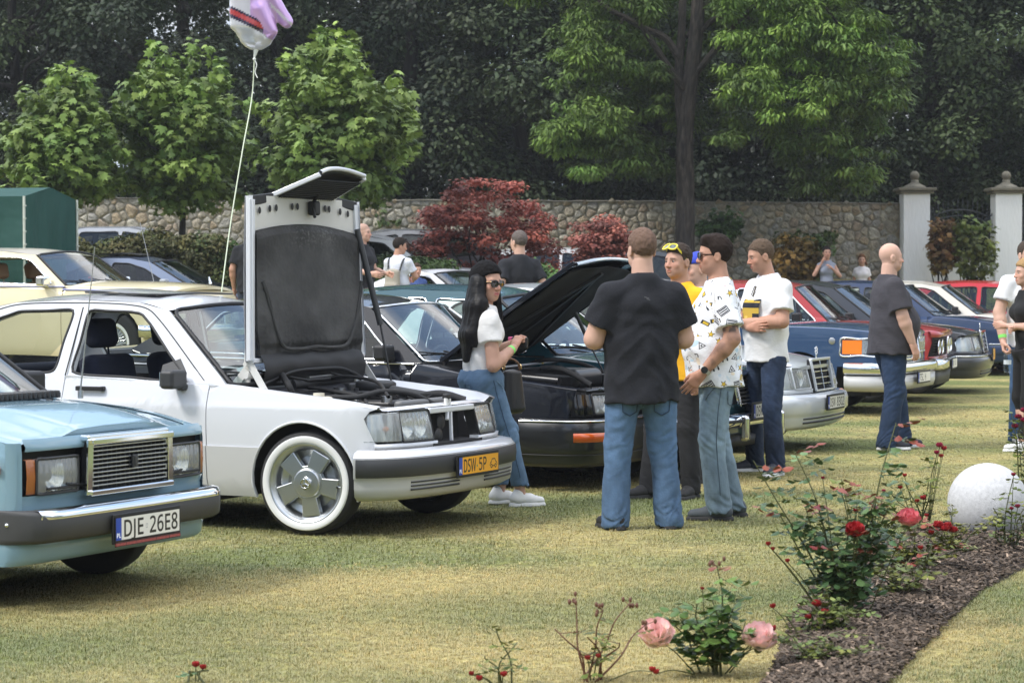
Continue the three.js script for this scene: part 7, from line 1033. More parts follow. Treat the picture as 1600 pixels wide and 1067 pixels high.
  if (sl) for (const q of ['L', 'R']) { const a = J['sh' + q], e = J['el' + q], d = nrm(add3(e, a, -1)), L = Math.hypot(...add3(e, a, -1)) * sl, end = add3(a, d, L); tr.push(cap(a, add3(end, d, 0.03), 0.056 * slW * H, 0.077 * slW * H, { k: 0.05, cut: [...end, ...d] })); }
  tr.push(ell(add3(J.nck, [0, 0.045 * H, 0.012 * H]), [0.068 * H * (o.neck ?? 1), 0.05 * H, 0.072 * H * (o.neck ?? 1)], { sub: 1, k: 0.015 }));
  const tc = t.color ?? [0.8, 0.8, 0.8], tm = t.map ? mat([1, 1, 1], { map: t.map, roughness: 0.92, bumpMap: ctex, bumpScale: 0.006 }) : mat(tc, { roughness: 0.92, bumpMap: ctex, bumpScale: 0.006 });
  const wk = t.wrinkle ?? 0.006, fold = t.fold ?? (() => 0);
  const shirt = part(root, t.name ?? 't_shirt', sdfMesh(tr, 0.0095 * H * far, { post: (d, x, y, z) => Math.max(d, hem + 0.012 * H * noise(x * 6, 1, z * 6) - y) + wk * fbm(x * 7, y * 5 + x * 3, z * 7, 3) * 1.2 - wk * (0.45 - 1.7 * Math.abs(noise(x * 5.5 + 3, (y + 0.7 * Math.abs(x) + 0.3 * z) * 8.5, z * 5.5))) * (0.8 + 0.8 * sm(1.2 * H, 0.95 * H, y)) + wk * 0.9 * sm(1.25 * H, 0.95 * H, y) * Math.sin(16 * Math.atan2(x - J.wai[0], z - J.wai[2]) * 0.5 + y * 22 + 3 * noise(x * 5, y * 4, z * 5)) * 0.5 + fold(x / H, y / H, z / H), uv: t.uv ? (x, y, z, nx, nz) => t.uv(x / H, y / H, z / H, nx, nz) : undefined }), tm);
  if (t.sleeve !== 0) { const c = t.collar ?? mul(tc, t.map ? 1 : 0.86), r = 0.06 * H * (o.neck ?? 1); part(root, 'collar', tube(arc(0, 0, 1, 0, 360, 20).slice(0, -1).map(([a, b]) => [J.nck[0] + r * a * 1.06, J.nck[1] + 0.006 * H - 0.016 * H * b, J.nck[2] + 0.012 * H + r * b * 1.08]), 0.0095 * H, 60, 6, true), mat(c, { roughness: 0.95 })); }
  const drape = (mesh, name, pts, axis, sg, mt, off = 0.001) => { const p = mesh.geometry.attributes.position, [ia, ib] = axis === 'xy' ? [0, 2] : [2, 0], line = []; for (let q = 0; q < pts.length - 1; q++) for (let k = 0; k < 8; k++) line.push(mul(mix3([...pts[q], 0], [...pts[q + 1], 0], k / 8), H)); const R = 0.014 * H; const out = line.map(([u, y]) => { let best = null; for (let i = 0; i < p.count; i++) { if (Math.abs(p.getY(i) - y) > R) continue; const a = ia ? p.getZ(i) : p.getX(i); if (Math.abs(a - u) > R) continue; const b = ib ? p.getZ(i) : p.getX(i); if (best === null || sg * b > sg * best) best = b; } return best === null ? null : axis === 'xy' ? [u, y, best + sg * off] : [best + sg * off, y, u]; }).filter(Boolean); return out.length > 3 ? part(mesh, name, tube(out, 0.0028, out.length * 2, 5), mt) : null; };
  return { drape, root, J, H, hp, head: (geo, name, m) => part(root, name, hp(Array.isArray(geo) ? merge(geo) : geo), m), part: (name, geo, m) => part(root, name, geo, m), hw, shirt, pants };
}
// sunglasses in head coordinates
const shades = (o = {}) => { const y = o.y ?? 0.112, z = o.z ?? 0.104, w = o.w ?? 0.024, h = o.h ?? 0.019, T = (q) => { q = q.slice(); if (o.up) { const c = Math.cos(o.up), s = Math.sin(o.up), Y = q[1] - 0.11, Z = q[2] + 0.01; return [q[0], 0.11 + Y * c + Z * s, -0.01 - Y * s + Z * c]; } return q; };
  const lens = [1, -1].map((s) => panel(arc(0, 0, 1, 0, 360, 18).slice(0, -1).map(([a, b]) => [s * 0.031 + w * Math.sign(a) * Math.abs(a) ** 0.7, y + h * Math.sign(b) * Math.abs(b) ** 0.75]), [], (u, v) => T([u, v, z - 3.2 * u * u - 0.12 * Math.abs(v - y)]), { edge: 0.01, depth: 0.002 }));
  const rim = [1, -1].map((s) => tube(arc(0, 0, 1, 0, 360, 18).slice(0, -1).map(([a, b]) => { const u = s * 0.031 + w * Math.sign(a) * Math.abs(a) ** 0.7, v = y + h * Math.sign(b) * Math.abs(b) ** 0.75; return T([u, v, z - 3.2 * u * u - 0.12 * Math.abs(v - y) + 0.001]); }), o.r ?? 0.0028, 40, 6, true));
  const arms = [1, -1].map((s) => bar(T([s * 0.055, y + 0.008, z - 0.012]), T([s * 0.083, y + 0.002, -0.015]), 0.003, o.arm ?? 0.007)); return { lens, frame: [...rim, ...arms, tube([T([-0.008, y + 0.004, z]), T([0, y + 0.006, z + 0.002]), T([0.008, y + 0.004, z])], 0.0028, 8, 6)] }; };
const M2 = { shade: phys([0.012, 0.01, 0.01], { roughness: 0.05, clearcoat: 1 }), gold: mat([0.7, 0.5, 0.25], { metalness: 1, roughness: 0.25 }), band: mat([0.25, 0.75, 0.15], { roughness: 0.5 }) };
const SK = [0.53, 0.31, 0.225], SK2 = [0.5, 0.275, 0.19], SK3 = [0.6, 0.37, 0.28];
const wristBand = (P, q, r, m, name = 'wristband', f = 0.1, w = 0.02) => { const e = P.J['el' + q], c = mix3(P.J['wr' + q], e, f), d = nrm(add3(P.J['wr' + q], e, -1)); P.part(name, new THREE.CylinderGeometry(r, r * 1.08, w, 20, 1, true).applyQuaternion(new THREE.Quaternion().setFromUnitVectors(V(0, 1, 0), V(...d))).translate(...c), m); };
const GR = 'people chatting between the cars';
const stand = (px, d, lift = 0) => { const x = at2(px, d); return [x, ground(x, -d) + lift, -d]; };
// ---- woman leaning against the white car, facing right
{
  const P = person({ label: 'woman with long black hair, sunglasses, white tee and jeans leaning on the white car', group: GR, pos: [0.0, 0, -15.42], yaw: 116, h: 1.66, female: 1, skin: SK, face: { brow: [0.03, 0.02, 0.018], lips: [0.5, 0.16, 0.16] }, headYaw: -70, headPitch: 4, headS: 1.09, noEyes: 1, seat: 1.08, hipW: 1.0, arm: 1.3, g: 1.12,
    J: { pel: [0, 0.94, -0.24], wai: [0, 1.07, -0.255], che: [0, 1.26, -0.25], nck: [0, 1.43, -0.225], hd: [0, 1.495, -0.205], shL: [0.15, 1.355, -0.23], shR: [-0.15, 1.355, -0.255], hipL: [0.09, 0.93, -0.22], hipR: [-0.09, 0.93, -0.235], knL: [0.11, 0.54, 0.03], knR: [-0.09, 0.51, -0.07], anL: [0.1, 0.09, -0.05], anR: [-0.11, 0.085, 0.02], elR: [-0.21, 1.03, -0.25], wrR: [-0.09, 1.15, -0.03], elL: [0.2, 1.06, -0.18], wrL: [0.03, 1.17, 0.0] },
    handR: { n: [0.4, -0.7, 0.3], t: [0, 1, 0], curl: 0.85, thumb: 0.9, d: [0.35, 0.75, 0.6] }, handL: { n: [-0.4, -0.7, 0], t: [0, 1, 0], curl: 0.9, thumb: 0.8, d: [-0.4, 0.5, 0.7] },
    hair: 'long', hairC: [0.004, 0.0035, 0.004], hairExtra: () => [eca([0, 0.15, -0.05], [0.0, 0.0, -0.075], [0.088, 0.075], [0.095, 0.05], { k: 0.03 }), cap([0.082, 0.12, -0.01], [0.1, -0.12, 0.02], 0.028, 0.03, { k: 0.03 }), cap([-0.086, 0.06, -0.055], [-0.09, -0.08, -0.06], 0.02, 0.03, { k: 0.03 })],
    top: { color: [0.72, 0.71, 0.69], hem: 0.935, sleeve: 0.5, wrinkle: 0.008, w: 1.04 }, pants: { color: [0.1, 0.17, 0.265], hem: 0.15, w: 0.93, hemW: 1.05, wrinkle: 0.008, fade: 0.5 }, shoe: [0.75, 0.75, 0.74], sole: [0.7, 0.7, 0.69], footL: 4, footR: -6, laces: [0.8, 0.8, 0.8] });
  const s = shades({ w: 0.027, h: 0.021, y: 0.11 }); P.head(s.lens, 'sunglass_lens', M2.shade); P.head(s.frame, 'sunglass_frame', M2.shade);
  P.head(s.frame.slice(2, 4).map((q) => q.clone().translate(0, 0.001, 0)), 'sunglass_arm', M2.gold); P.head([sph(0.006, -0.083, 0.06, -0.012), sph(0.005, 0.083, 0.06, -0.012)], 'earring', M2.gold);
  wristBand(P, 'R', 0.031, M2.band, 'wristband', 0.14, 0.025);
  const { H, J } = P, hd = J.hd, B = (x, y, z) => [hd[0] + x, hd[1] + y, hd[2] + z];
  P.part('long_hair', sdfMesh([eca(B(-0.01, 0.13, -0.06), B(-0.02, -0.04, -0.1), [0.075, 0.06], [0.11, 0.055], { k: 0.03 }), eca(B(-0.02, -0.04, -0.1), B(-0.03, -0.24, -0.155), [0.11, 0.055], [0.1, 0.04], { k: 0.04 }), eca(B(-0.03, -0.22, -0.155), B(-0.035, -0.4, -0.165), [0.095, 0.038], [0.035, 0.02], { k: 0.04 }), cap(B(-0.1, -0.02, -0.08), B(-0.125, -0.3, -0.14), 0.035, 0.015, { k: 0.04 }), cap(B(-0.09, 0.0, -0.05), B(-0.1, -0.17, 0.0), 0.018, 0.006, { k: 0.015 }), cap(B(0.06, 0.06, 0.05), B(0.07, -0.16, 0.055), 0.035, 0.035, { k: 0.03 }), cap(B(0.07, -0.14, 0.055), B(0.06, -0.28, 0.07), 0.033, 0.012, { k: 0.03 })], 0.008, { post: (q, x, y, z) => q + 0.006 * noise(x * 45, y * 7, z * 45) }), phys([0.004, 0.0035, 0.004], { roughness: 0.5, specularIntensity: 0.45, bumpMap: ctex, bumpScale: 0.006 }));
  const lt = mat([0.2, 0.3, 0.42], { roughness: 0.95 }), dk = mat([0.05, 0.09, 0.15], { roughness: 0.95 });
  P.drape(P.pants, 'side_seam', [[-0.24, 0.92], [-0.2, 0.8], [-0.11, 0.55], [-0.06, 0.4], [-0.01, 0.19]], 'zy', -1, dk); P.drape(P.pants, 'pocket_seam', [[-0.11, 0.89], [-0.03, 0.89], [-0.03, 0.79], [-0.07, 0.765], [-0.11, 0.785], [-0.11, 0.89]], 'xy', -1, dk); P.drape(P.pants, 'pocket_seam', [[-0.22, 0.92], [-0.17, 0.88], [-0.14, 0.83]], 'zy', -1, lt);
  P.part('shirt_print', panel(arc(0, 1.27, 0.1, 0, 360, 20).slice(0, -1).map(([x, y]) => [x * 0.85, y]), [], (x, y) => [x * H, y * H, J.che[2] + (0.142 - 1.6 * x * x) * H], { depth: 0, edge: 0.04, uvs: 5 }), mat([1, 1, 1], { map: canvasTex(128, 128, (c) => { c.fillStyle = '#2a2a2c'; c.fillRect(0, 0, 128, 128); for (let i = 0; i < 40; i++) { c.fillStyle = ['#8a8780', '#4c4a4a', '#b9b5ad', '#15151a'][i % 4]; c.beginPath(); c.ellipse((i * 47) % 128, (i * 83) % 128, 14, 8, i, 0, 7); c.fill(); } }), roughness: 0.9 }));
  const [bx, by, bz] = P.root.position.toArray();
  const bag = thing('handbag', 'black leather handbag hanging on the left arm of the leaning woman', 'bag', [bx - 0.0, 0.9, bz - 0.22], rad(112));
  part(bag, 'bag_body', sdfMesh([eca([0, -0.26, 0], [0, -0.02, 0], [0.05, 0.1], [0.03, 0.07], { k: 0.02 })], 0.008), phys([0.015, 0.015, 0.016], { roughness: 0.4, clearcoat: 0.3 }));
  part(bag, 'bag_strap', tube([[0, 0, -0.06], [0.0, 0.05, -0.05], [0.01, 0.075, -0.01], [0, 0.05, 0.04], [0, 0, 0.06]], 0.008, 40), mat([0.12, 0.06, 0.03], { roughness: 0.6 })); part(bag, 'strap_ring', [0.06, -0.06].map((z) => new THREE.TorusGeometry(0.018, 0.004, 6, 16).translate(0, 0.02, z)), M2.gold);
  const ph = thing('phone', 'black phone with pink case edge held in hands of leaning woman', 'phone', [bx + 0.04, 1.09, bz - 0.02], rad(60)); part(ph, 'phone_body', new RoundedBoxGeometry(0.03, 0.075, 0.15, 3, 0.01), M.black); part(ph, 'phone_case', new RoundedBoxGeometry(0.034, 0.08, 0.03, 3, 0.008).translate(0, 0, -0.055), mat([0.75, 0.12, 0.3], { roughness: 0.5 }));
}
// ---- man in black tee, back to the camera
{
  const P = person({ label: 'heavy man in navy-black tee and blue jeans standing with back turned, arms folded ahead', group: GR, pos: stand(1003, 13.95), yaw: 194, h: 1.82, g: 1.22, belly: 0.05, shoulder: 1.06, arm: 1.42, neck: 1.12, skin: SK3, face: { buzz: 0.8, buzzC: [0.16, 0.09, 0.06] }, headYaw: 8, hair: 'crop', hairC: [0.15, 0.095, 0.07], jowl: 1, hipW: 1.1, seat: 1.12,
    J: { knL: [0.14, 0.5, 0.03], knR: [-0.14, 0.5, 0.03], anL: [0.165, 0.085, 0], anR: [-0.17, 0.085, -0.01], shL: [0.2, 1.4, -0.015], shR: [-0.2, 1.4, -0.015], elL: [0.285, 1.14, 0.04], elR: [-0.275, 1.14, 0.03], wrL: [0.06, 1.17, 0.29], wrR: [-0.06, 1.12, 0.3] }, handL: { n: [0, -0.5, -1], t: [0, 1, 0] }, handR: { n: [0, -0.5, -1], t: [0, 1, 0] },
    top: { color: [0.0085, 0.0095, 0.014], hem: 0.76, sleeve: 0.68, w: 1.02, sleeveW: 1.0, wrinkle: 0.008 }, pants: { color: [0.068, 0.125, 0.215], w: 1.16, fade: 0.6, wrinkle: 0.013, hem: 0.015, hemW: 1.12 }, shoe: [0.012, 0.012, 0.014] });
  const dk = mat([0.03, 0.055, 0.1], { roughness: 0.95 }); for (const s of [1, -1]) { P.drape(P.pants, 'pocket_seam', [[s * 0.05, 0.79], [s * 0.055, 0.71], [s * 0.1, 0.685], [s * 0.145, 0.71], [s * 0.15, 0.79]], 'xy', -1, dk); } P.drape(P.pants, 'centre_seam', [[0, 0.8], [0.002, 0.73]], 'xy', -1, dk);
  P.part('shirt_logo', [bar([0.0, 1.4, -0.148], [0.03, 1.408, -0.148], 0.002, 0.006), bar([-0.006, 1.39, -0.149], [0.016, 1.397, -0.149], 0.002, 0.006)], mat([0.12, 0.12, 0.13]));
}
// ---- man in yellow tee with yellow sunglasses on his head
{
  const P = person({ label: 'man in yellow tee with yellow sunglasses pushed up on his head', group: GR, pos: stand(1061, 16.0), yaw: -42, h: 1.76, g: 1.12, skin: SK, face: { brow: [0.05, 0.035, 0.025], buzz: 0.85, buzzC: [0.06, 0.045, 0.035], stubble: 0.12 }, headYaw: -6, hair: 'crop', hairC: [0.045, 0.033, 0.026], jowl: 0.8, neck: 1.1, J: { anR: [-0.12, 0.085, 0.2], knR: [-0.12, 0.5, 0.12] }, top: { color: [0.82, 0.42, 0.012], hem: 0.84 }, pants: { color: [0.016, 0.016, 0.018], fade: 0.3, w: 1.05 }, shoe: [0.012, 0.012, 0.013], laces: [0.7, 0.7, 0.7] });
  const s = shades({ up: 0.8, y: 0.115, z: 0.136, r: 0.006, arm: 0.013, w: 0.031, h: 0.025 }), yl = mat([0.85, 0.72, 0.06], { roughness: 0.35 }); P.head(s.frame, 'sunglass_frame', yl); P.head(s.lens, 'sunglass_lens', phys([0.12, 0.14, 0.13], { roughness: 0.1, clearcoat: 1 }));
}
// ---- man with a blue cap, hidden behind the others
{
  const P = person({ label: 'man in blue cap, mostly hidden behind the man with patterned shirt', group: GR, pos: stand(1092, 17.2), yaw: -75, h: 1.71, skin: SK3, face: { brow: [0.08, 0.06, 0.05] }, top: { color: [0.42, 0.5, 0.6], hem: 0.85 }, pants: { color: [0.02, 0.022, 0.026], fade: 0.2 } });
  P.head([sdfMesh([ell([0, 0.165, -0.012], [0.088, 0.082, 0.108], { cut: [0, 0.15, 0, 0, -1, 0] }), ell([0, 0.155, 0.11], [0.06, 0.008, 0.07], { k: 0.01 })], 0.006)], 'cap', mat([0.02, 0.05, 0.45], { roughness: 0.7 }));
}
// ---- man in white shirt printed all over
{
  const tx = canvasTex(1024, 1024, (c, w, h) => {
    c.fillStyle = '#eceef2'; c.fillRect(0, 0, w, h); seed(77);
    const yel = '#d8b63a', ink = '#26262c', sky = '#a9cfe6';
    for (let i = 0; i < 150; i++) { c.globalAlpha = 0.6; c.fillStyle = pick([sky, sky, '#cfe0ee', '#f0d9b4']); c.beginPath(); c.ellipse(rr(0, w), rr(0, h), rr(8, 26), rr(5, 14), rr(0, 3), 0, 7); c.fill(); } c.globalAlpha = 1;
    const cell = 76;
    for (let j = 0; j < 14; j++) for (let i = 0; i < 14; i++) {
      const x = i * cell + rr(15, 50) + (j % 2) * 36, y = j * cell + rr(20, 50), k = Math.floor(rr(0, 7)); c.save(); c.translate(x, y); c.rotate(rr(-0.7, 0.7)); c.fillStyle = ink; c.strokeStyle = ink; c.lineWidth = 4;
      if (k === 0) { c.fillRect(-22, -12, 44, 22); c.fillStyle = yel; c.fillRect(-17, -8, 30, 14); }
      else if (k === 1) { c.beginPath(); c.arc(0, 0, 15, 3.3, 6.1); c.stroke(); c.fillRect(-18, -4, 9, 17); c.fillRect(9, -4, 9, 17); }
      else if (k === 2) { for (let q = 0; q < 3; q++) c.fillRect(-24, -14 + q * 11, 48, 6); c.strokeRect(-28, -18, 56, 36); }
      else if (k === 3) { c.beginPath(); c.moveTo(0, -18); c.lineTo(18, 14); c.lineTo(-18, 14); c.closePath(); c.stroke(); c.beginPath(); c.arc(0, 4, 5, 0, 7); c.fill(); }
      else if (k === 4) { c.fillStyle = yel; c.beginPath(); for (let q = 0; q < 10; q++) { const a = q * 0.628, r = q % 2 ? 8 : 20; c.lineTo(r * Math.cos(a), r * Math.sin(a)); } c.fill(); c.lineWidth = 2; c.stroke(); }
      else if (k === 5) { c.beginPath(); c.arc(-8, 0, 9, 0, 7); c.stroke(); c.beginPath(); c.moveTo(2, 0); c.lineTo(22, -10); c.stroke(); c.fillStyle = '#c8483a'; c.fillRect(8, 4, 12, 6); }
      else { c.beginPath(); c.moveTo(-20, 10); c.quadraticCurveTo(-8, -18, 0, 2); c.quadraticCurveTo(8, 18, 20, -10); c.stroke(); c.fillRect(-5, -6, 10, 18); }
      c.restore();
    }
    for (const [x, y, r] of [[250, 140, 0.05], [640, 420, -0.05], [180, 640, 0.03], [730, 800, 0.1], [860, 120, -0.1], [420, 930, 0]]) { c.save(); c.translate(x, y); c.rotate(r); c.fillStyle = '#eceef2'; c.fillRect(-85, -62, 170, 118); c.font = 'bold 46px sans-serif'; c.textAlign = 'center'; c.lineWidth = 7; c.strokeStyle = '#5a4a1e'; c.fillStyle = yel; for (const [s, yy] of [['THANK', -12], ['YOU', 36]]) { c.strokeText(s, 0, yy); c.fillText(s, 0, yy); } c.restore(); }
    c.save(); c.translate(430, 640); c.rotate(-1); c.fillStyle = ink; c.font = 'bold 30px monospace'; c.fillText('revolution', -90, 0); c.restore();
  });
  const P = person({ label: 'dark-haired man in sunglasses and white printed tee, hand in jeans pocket', group: GR, pos: stand(1120, 14.55), yaw: -86, h: 1.79, g: 1.16, belly: 0.07, shoulder: 1.02, arm: 1.15, skin: SK2, neck: 1.08, jowl: 0.9, face: { brow: [0.03, 0.022, 0.018], stubble: 0.22 }, headYaw: -2, headPitch: 3, noEyes: 1, hair: 'short', hairC: [0.022, 0.014, 0.011], hairExtra: () => [cap([-0.045, 0.215, 0.05], [0.045, 0.215, 0.05], 0.028, 0.028, { k: 0.03 })],
    tattoo: (x, y, z) => (x > 0.15 && y < 1.26 && y > 1.2 ? 0.85 * sm(0.0, 0.2, noise(x * 25, y * 25, z * 25) + 0.2) : x > 0.15 && y < 1.2 && y > 0.95 ? 0.35 * sm(0.1, 0.35, noise(x * 20, y * 20, z * 20)) : 0),
    J: { elL: [0.26, 1.15, -0.06], wrL: [0.215, 0.945, 0.115], elR: [-0.26, 1.16, -0.02], wrR: [-0.2, 0.95, 0.12], knL: [0.11, 0.5, 0.05], anL: [0.12, 0.085, 0.0], knR: [-0.1, 0.5, -0.02], anR: [-0.12, 0.085, -0.13] }, hideR: 1, handL: { d: [-0.1, -0.75, 0.65], n: [-1, 0, 0], t: [0, 0.6, 0.7], curl: 0.15, thumb: 0.1 },
    top: { map: tx, hem: 0.845, sleeve: 0.72, w: 1.04, wrinkle: 0.006, uv: (x, y, z, nx, nz) => Math.abs(nx) > 0.5 ? [0.5 + (z * 0.86 + (x > 0 ? 0.1 : 0.4)), y * 0.86] : [0.5 + x * 0.86 + 0.21, y * 0.86 + 0.13] }, pants: { color: [0.15, 0.21, 0.255], w: 1.12, fade: 0.85, wrinkle: 0.013, hem: 0.045, hemW: 1.1 }, shoe: [0.05, 0.06, 0.07], laces: [0.95, 0.25, 0.05], footL: -14 });
  const s = shades({ w: 0.027, h: 0.02 }); P.head(s.lens, 'sunglass_lens', M2.shade); P.head(s.frame, 'sunglass_frame', M2.shade);
  const dk = mat([0.07, 0.1, 0.13], { roughness: 0.95 }); P.drape(P.pants, 'side_seam', [[0.0, 0.86], [0.02, 0.7], [0.03, 0.5], [0.0, 0.12]], 'zy', 1, dk); P.drape(P.pants, 'pocket_seam', [[-0.12, 0.83], [-0.12, 0.74], [-0.09, 0.72], [-0.045, 0.74], [-0.04, 0.83]], 'zy', 1, dk); P.drape(P.pants, 'pocket_seam', [[0.04, 0.85], [0.08, 0.8], [0.1, 0.76]], 'zy', 1, dk);
  wristBand(P, 'L', 0.037, mat([0.55, 0.54, 0.5], { roughness: 0.6 }), 'watch_strap', 0.06, 0.026); { const { J } = P, e = J.elL, c = mix3(J.wrL, e, 0.06), d = nrm(add3(J.wrL, e, -1)); P.part('watch', new THREE.CylinderGeometry(0.021, 0.022, 0.012, 20).rotateZ(Math.PI / 2).translate(c[0] + 0.036, c[1], c[2] + 0.012), M.black); }
}
// ---- man in white tee with arms crossed
{
  const P = person({ label: 'man in white tee with yellow-black chest print, arms crossed, dark jeans', group: GR, pos: stand(1199, 17.95), yaw: -62, h: 1.83, g: 1.06, belly: 0.03, skin: SK2, arm: 1.15, face: { brow: [0.09, 0.06, 0.04], buzz: 0.85, buzzC: [0.11, 0.075, 0.05], stubble: 0.15 }, headYaw: -14, headPitch: 12, hair: 'crop', hairC: [0.1, 0.068, 0.046],
    J: { elL: [0.25, 1.17, 0.03], wrL: [-0.02, 1.16, 0.21], elR: [-0.25, 1.17, 0.04], wrR: [0.05, 1.12, 0.19], anL: [0.2, 0.085, 0.05], knL: [0.155, 0.5, 0.06], anR: [-0.21, 0.085, -0.03], knR: [-0.16, 0.5, 0.01], hd: [0, 1.56, 0.035] }, handL: { n: [0, 0, -1], t: [0, 1, 0], curl: 0.6, d: [-1, 0, 0] }, handR: { n: [0, 0, -1], t: [0, 1, 0], curl: 0.5, d: [1, 0.1, -0.1] },
    top: { color: [0.76, 0.76, 0.76], hem: 0.86, sleeve: 0.68, w: 1.05 }, pants: { color: [0.014, 0.026, 0.055], fade: 1.2, w: 1.02, wrinkle: 0.012, hem: 0.03, hemW: 1.1 }, shoe: [0.03, 0.035, 0.05], sole: [0.75, 0.75, 0.75], laces: [0.7, 0.7, 0.7], footL: 30, footR: -10 });
  const { H, J } = P; const pr = P.part('chest_print', panel([[-0.11, 1.16], [0.11, 1.16], [0.11, 1.34], [-0.11, 1.34]], [], (x, y) => [x * H, y * H, J.che[2] + (0.166 - 1.2 * x * x - 0.6 * Math.max(0, y - 1.3)) * H], { depth: 0, edge: 0.03, uvs: 4 }), mat([1, 1, 1], { map: canvasTex(128, 128, (c) => { c.fillStyle = '#c7a640'; c.fillRect(0, 0, 128, 128); c.fillStyle = '#20222c'; c.fillRect(20, 10, 60, 80); c.fillRect(0, 96, 128, 20); c.fillStyle = '#39405a'; c.fillRect(34, 24, 22, 50); c.fillStyle = '#e2c667'; c.fillRect(92, 20, 24, 60); }), roughness: 0.9 }));
  const s = shades({ w: 0.022, h: 0.016 }); P.part('hung_sunglasses', [bar([0.02, 1.44, 0.115].map((v) => v * H), [0.02, 1.36, 0.145].map((v) => v * H), 0.012, 0.008, [1, 0, 0]), bar([0.0, 1.44, 0.115].map((v) => v * H), [-0.002, 1.37, 0.145].map((v) => v * H), 0.006, 0.006, [1, 0, 0])], mat([0.1, 0.08, 0.06], { roughness: 0.2 }));
}
// ---- bald man walking to the right
{
  const P = person({ label: 'bald heavy man in dark grey tee and navy trousers, facing right', group: GR, pos: stand(1391, 20.5), yaw: 98, h: 1.83, g: 1.3, belly: 0.1, arm: 1.2, shoulder: 1.08, neck: 1.2, jowl: 1, skin: SK3, face: { brow: [0.2, 0.12, 0.08] }, headYaw: 2, headW: 1.04,
    J: { elR: [-0.27, 1.17, 0.03], wrR: [-0.26, 0.94, 0.12], elL: [0.27, 1.17, 0.02], wrL: [0.25, 0.94, 0.1], anR: [-0.13, 0.085, -0.06], knR: [-0.12, 0.5, 0.01], anL: [0.12, 0.085, 0.16], knL: [0.12, 0.5, 0.1] }, handR: { n: [0.8, 0, -0.5], t: [0, 0, 1], curl: 0.4 },
    top: { color: [0.042, 0.039, 0.046], hem: 0.83, sleeve: 0.82, w: 1.02, sleeveW: 1.1 }, pants: { color: [0.016, 0.034, 0.075], fade: 0.5, w: 1.22, wrinkle: 0.013, hem: 0.02, hemW: 1.15 }, shoe: [0.02, 0.02, 0.03], sole: [0.6, 0.6, 0.6] });
  const { H, J } = P; P.part('shirt_print', panel([[-0.06, 1.2], [0.06, 1.2], [0.06, 1.36], [-0.06, 1.36]], [], (x, y) => [x * H, y * H, J.che[2] + (0.163 - 1.1 * x * x + 0.1 * Math.max(0, 1.32 - y)) * H], { depth: 0, edge: 0.03, uvs: 6 }), mat([0.8, 0.72, 0.2], { roughness: 0.8 }));
}
// ---- man in white polo and woman in black at the right edge
{
  const P = person({ label: 'man in white polo with green wristband holding a bottle, cut by the right edge', group: GR, pos: stand(1606, 21.1), yaw: 20, h: 1.86, g: 1.08, arm: 1.2, skin: SK3, hair: 'crop', hairC: [0.06, 0.045, 0.035], face: { stubble: 0.2 }, J: { elR: [-0.275, 1.17, -0.02], wrR: [-0.285, 0.93, 0.06] }, handR: { n: [0.6, 0, 0.7], t: [0.6, 0, 0.8], curl: 0.8, thumb: 0.8 }, top: { name: 'polo_shirt', color: [0.76, 0.76, 0.78], hem: 0.84, sleeve: 0.6 }, pants: { color: [0.04, 0.085, 0.17] }, shoe: [0.5, 0.5, 0.5] });
  wristBand(P, 'R', 0.037, M2.band, 'wristband', 0.1, 0.03);
  P.part('sleeve_trim', new THREE.CylinderGeometry(0.083, 0.085, 0.012, 20, 1, true).applyQuaternion(new THREE.Quaternion().setFromUnitVectors(V(0, 1, 0), V(...nrm(add3(P.J.shR, P.J.elR, -1))))).translate(...mix3(P.J.shR, P.J.elR, 0.59)), mat([0.25, 0.25, 0.28]));
  const w = V(...add3(P.J.wrR, [0.012, -0.13, 0.06])).applyAxisAngle(V(0, 1, 0), rad(20)).add(P.root.position);
  const b = thing('water_bottle', 'clear plastic water bottle held upright by the man in white polo', 'bottle', [w.x, w.y - 0.17, w.z]);
  part(b, 'bottle_body', lathe([[0, 0], [0.03, 0], [0.034, 0.01], [0.032, 0.04], [0.034, 0.06], [0.032, 0.09], [0.034, 0.12], [0.033, 0.16], [0.014, 0.205], [0.013, 0.225], [0, 0.225]], 24), glass([0.94, 0.97, 1], { roughness: 0.03 })); part(b, 'bottle_cap', lathe([[0, 0.245], [0.015, 0.245], [0.015, 0.222]], 16), mat([0.7, 0.72, 0.75])); part(b, 'bottle_label', lathe([[0.0345, 0.075], [0.0345, 0.115]], 24), mat([0.6, 0.66, 0.7])); part(b, 'water', lathe([[0, 0.004], [0.03, 0.004], [0.031, 0.1], [0, 0.1]], 20), glass([0.9, 0.96, 1], { ior: 1.33 }));
  const Q = person({ label: 'blonde woman in black top, black leggings and white sneakers, cut by the right edge', group: GR, pos: stand(1605, 20.3), yaw: -80, h: 1.68, female: 1, skin: SK3, hair: 'long', hairC: [0.35, 0.22, 0.1], hairExtra: () => [eca([0, 0.15, -0.05], [0, -0.3, -0.08], [0.088, 0.07], [0.08, 0.035], { k: 0.03 }), cap([0.085, 0.1, 0], [0.1, -0.3, 0.05], 0.026, 0.02, { k: 0.03 })], arm: 1.05, J: { elL: [0.2, 1.17, -0.02], wrL: [-0.02, 1.18, 0.19], elR: [-0.2, 1.17, 0], wrR: [0.05, 1.15, 0.17], anL: [0.1, 0.085, 0.08], anR: [-0.1, 0.085, -0.06] }, handL: { n: [0, 0, -1], t: [0, 1, 0] }, handR: { n: [0, 0, -1], t: [0, 1, 0] }, top: { color: [0.012, 0.012, 0.013], hem: 0.9, sleeve: 0.5, w: 0.98 }, pants: { color: [0.01, 0.01, 0.011], w: 0.86, hemW: 0.8, hem: 0.12, fade: 0.2, wrinkle: 0.005 }, shoe: [0.72, 0.72, 0.72], sole: [0.72, 0.72, 0.72], footL: 0 });
}
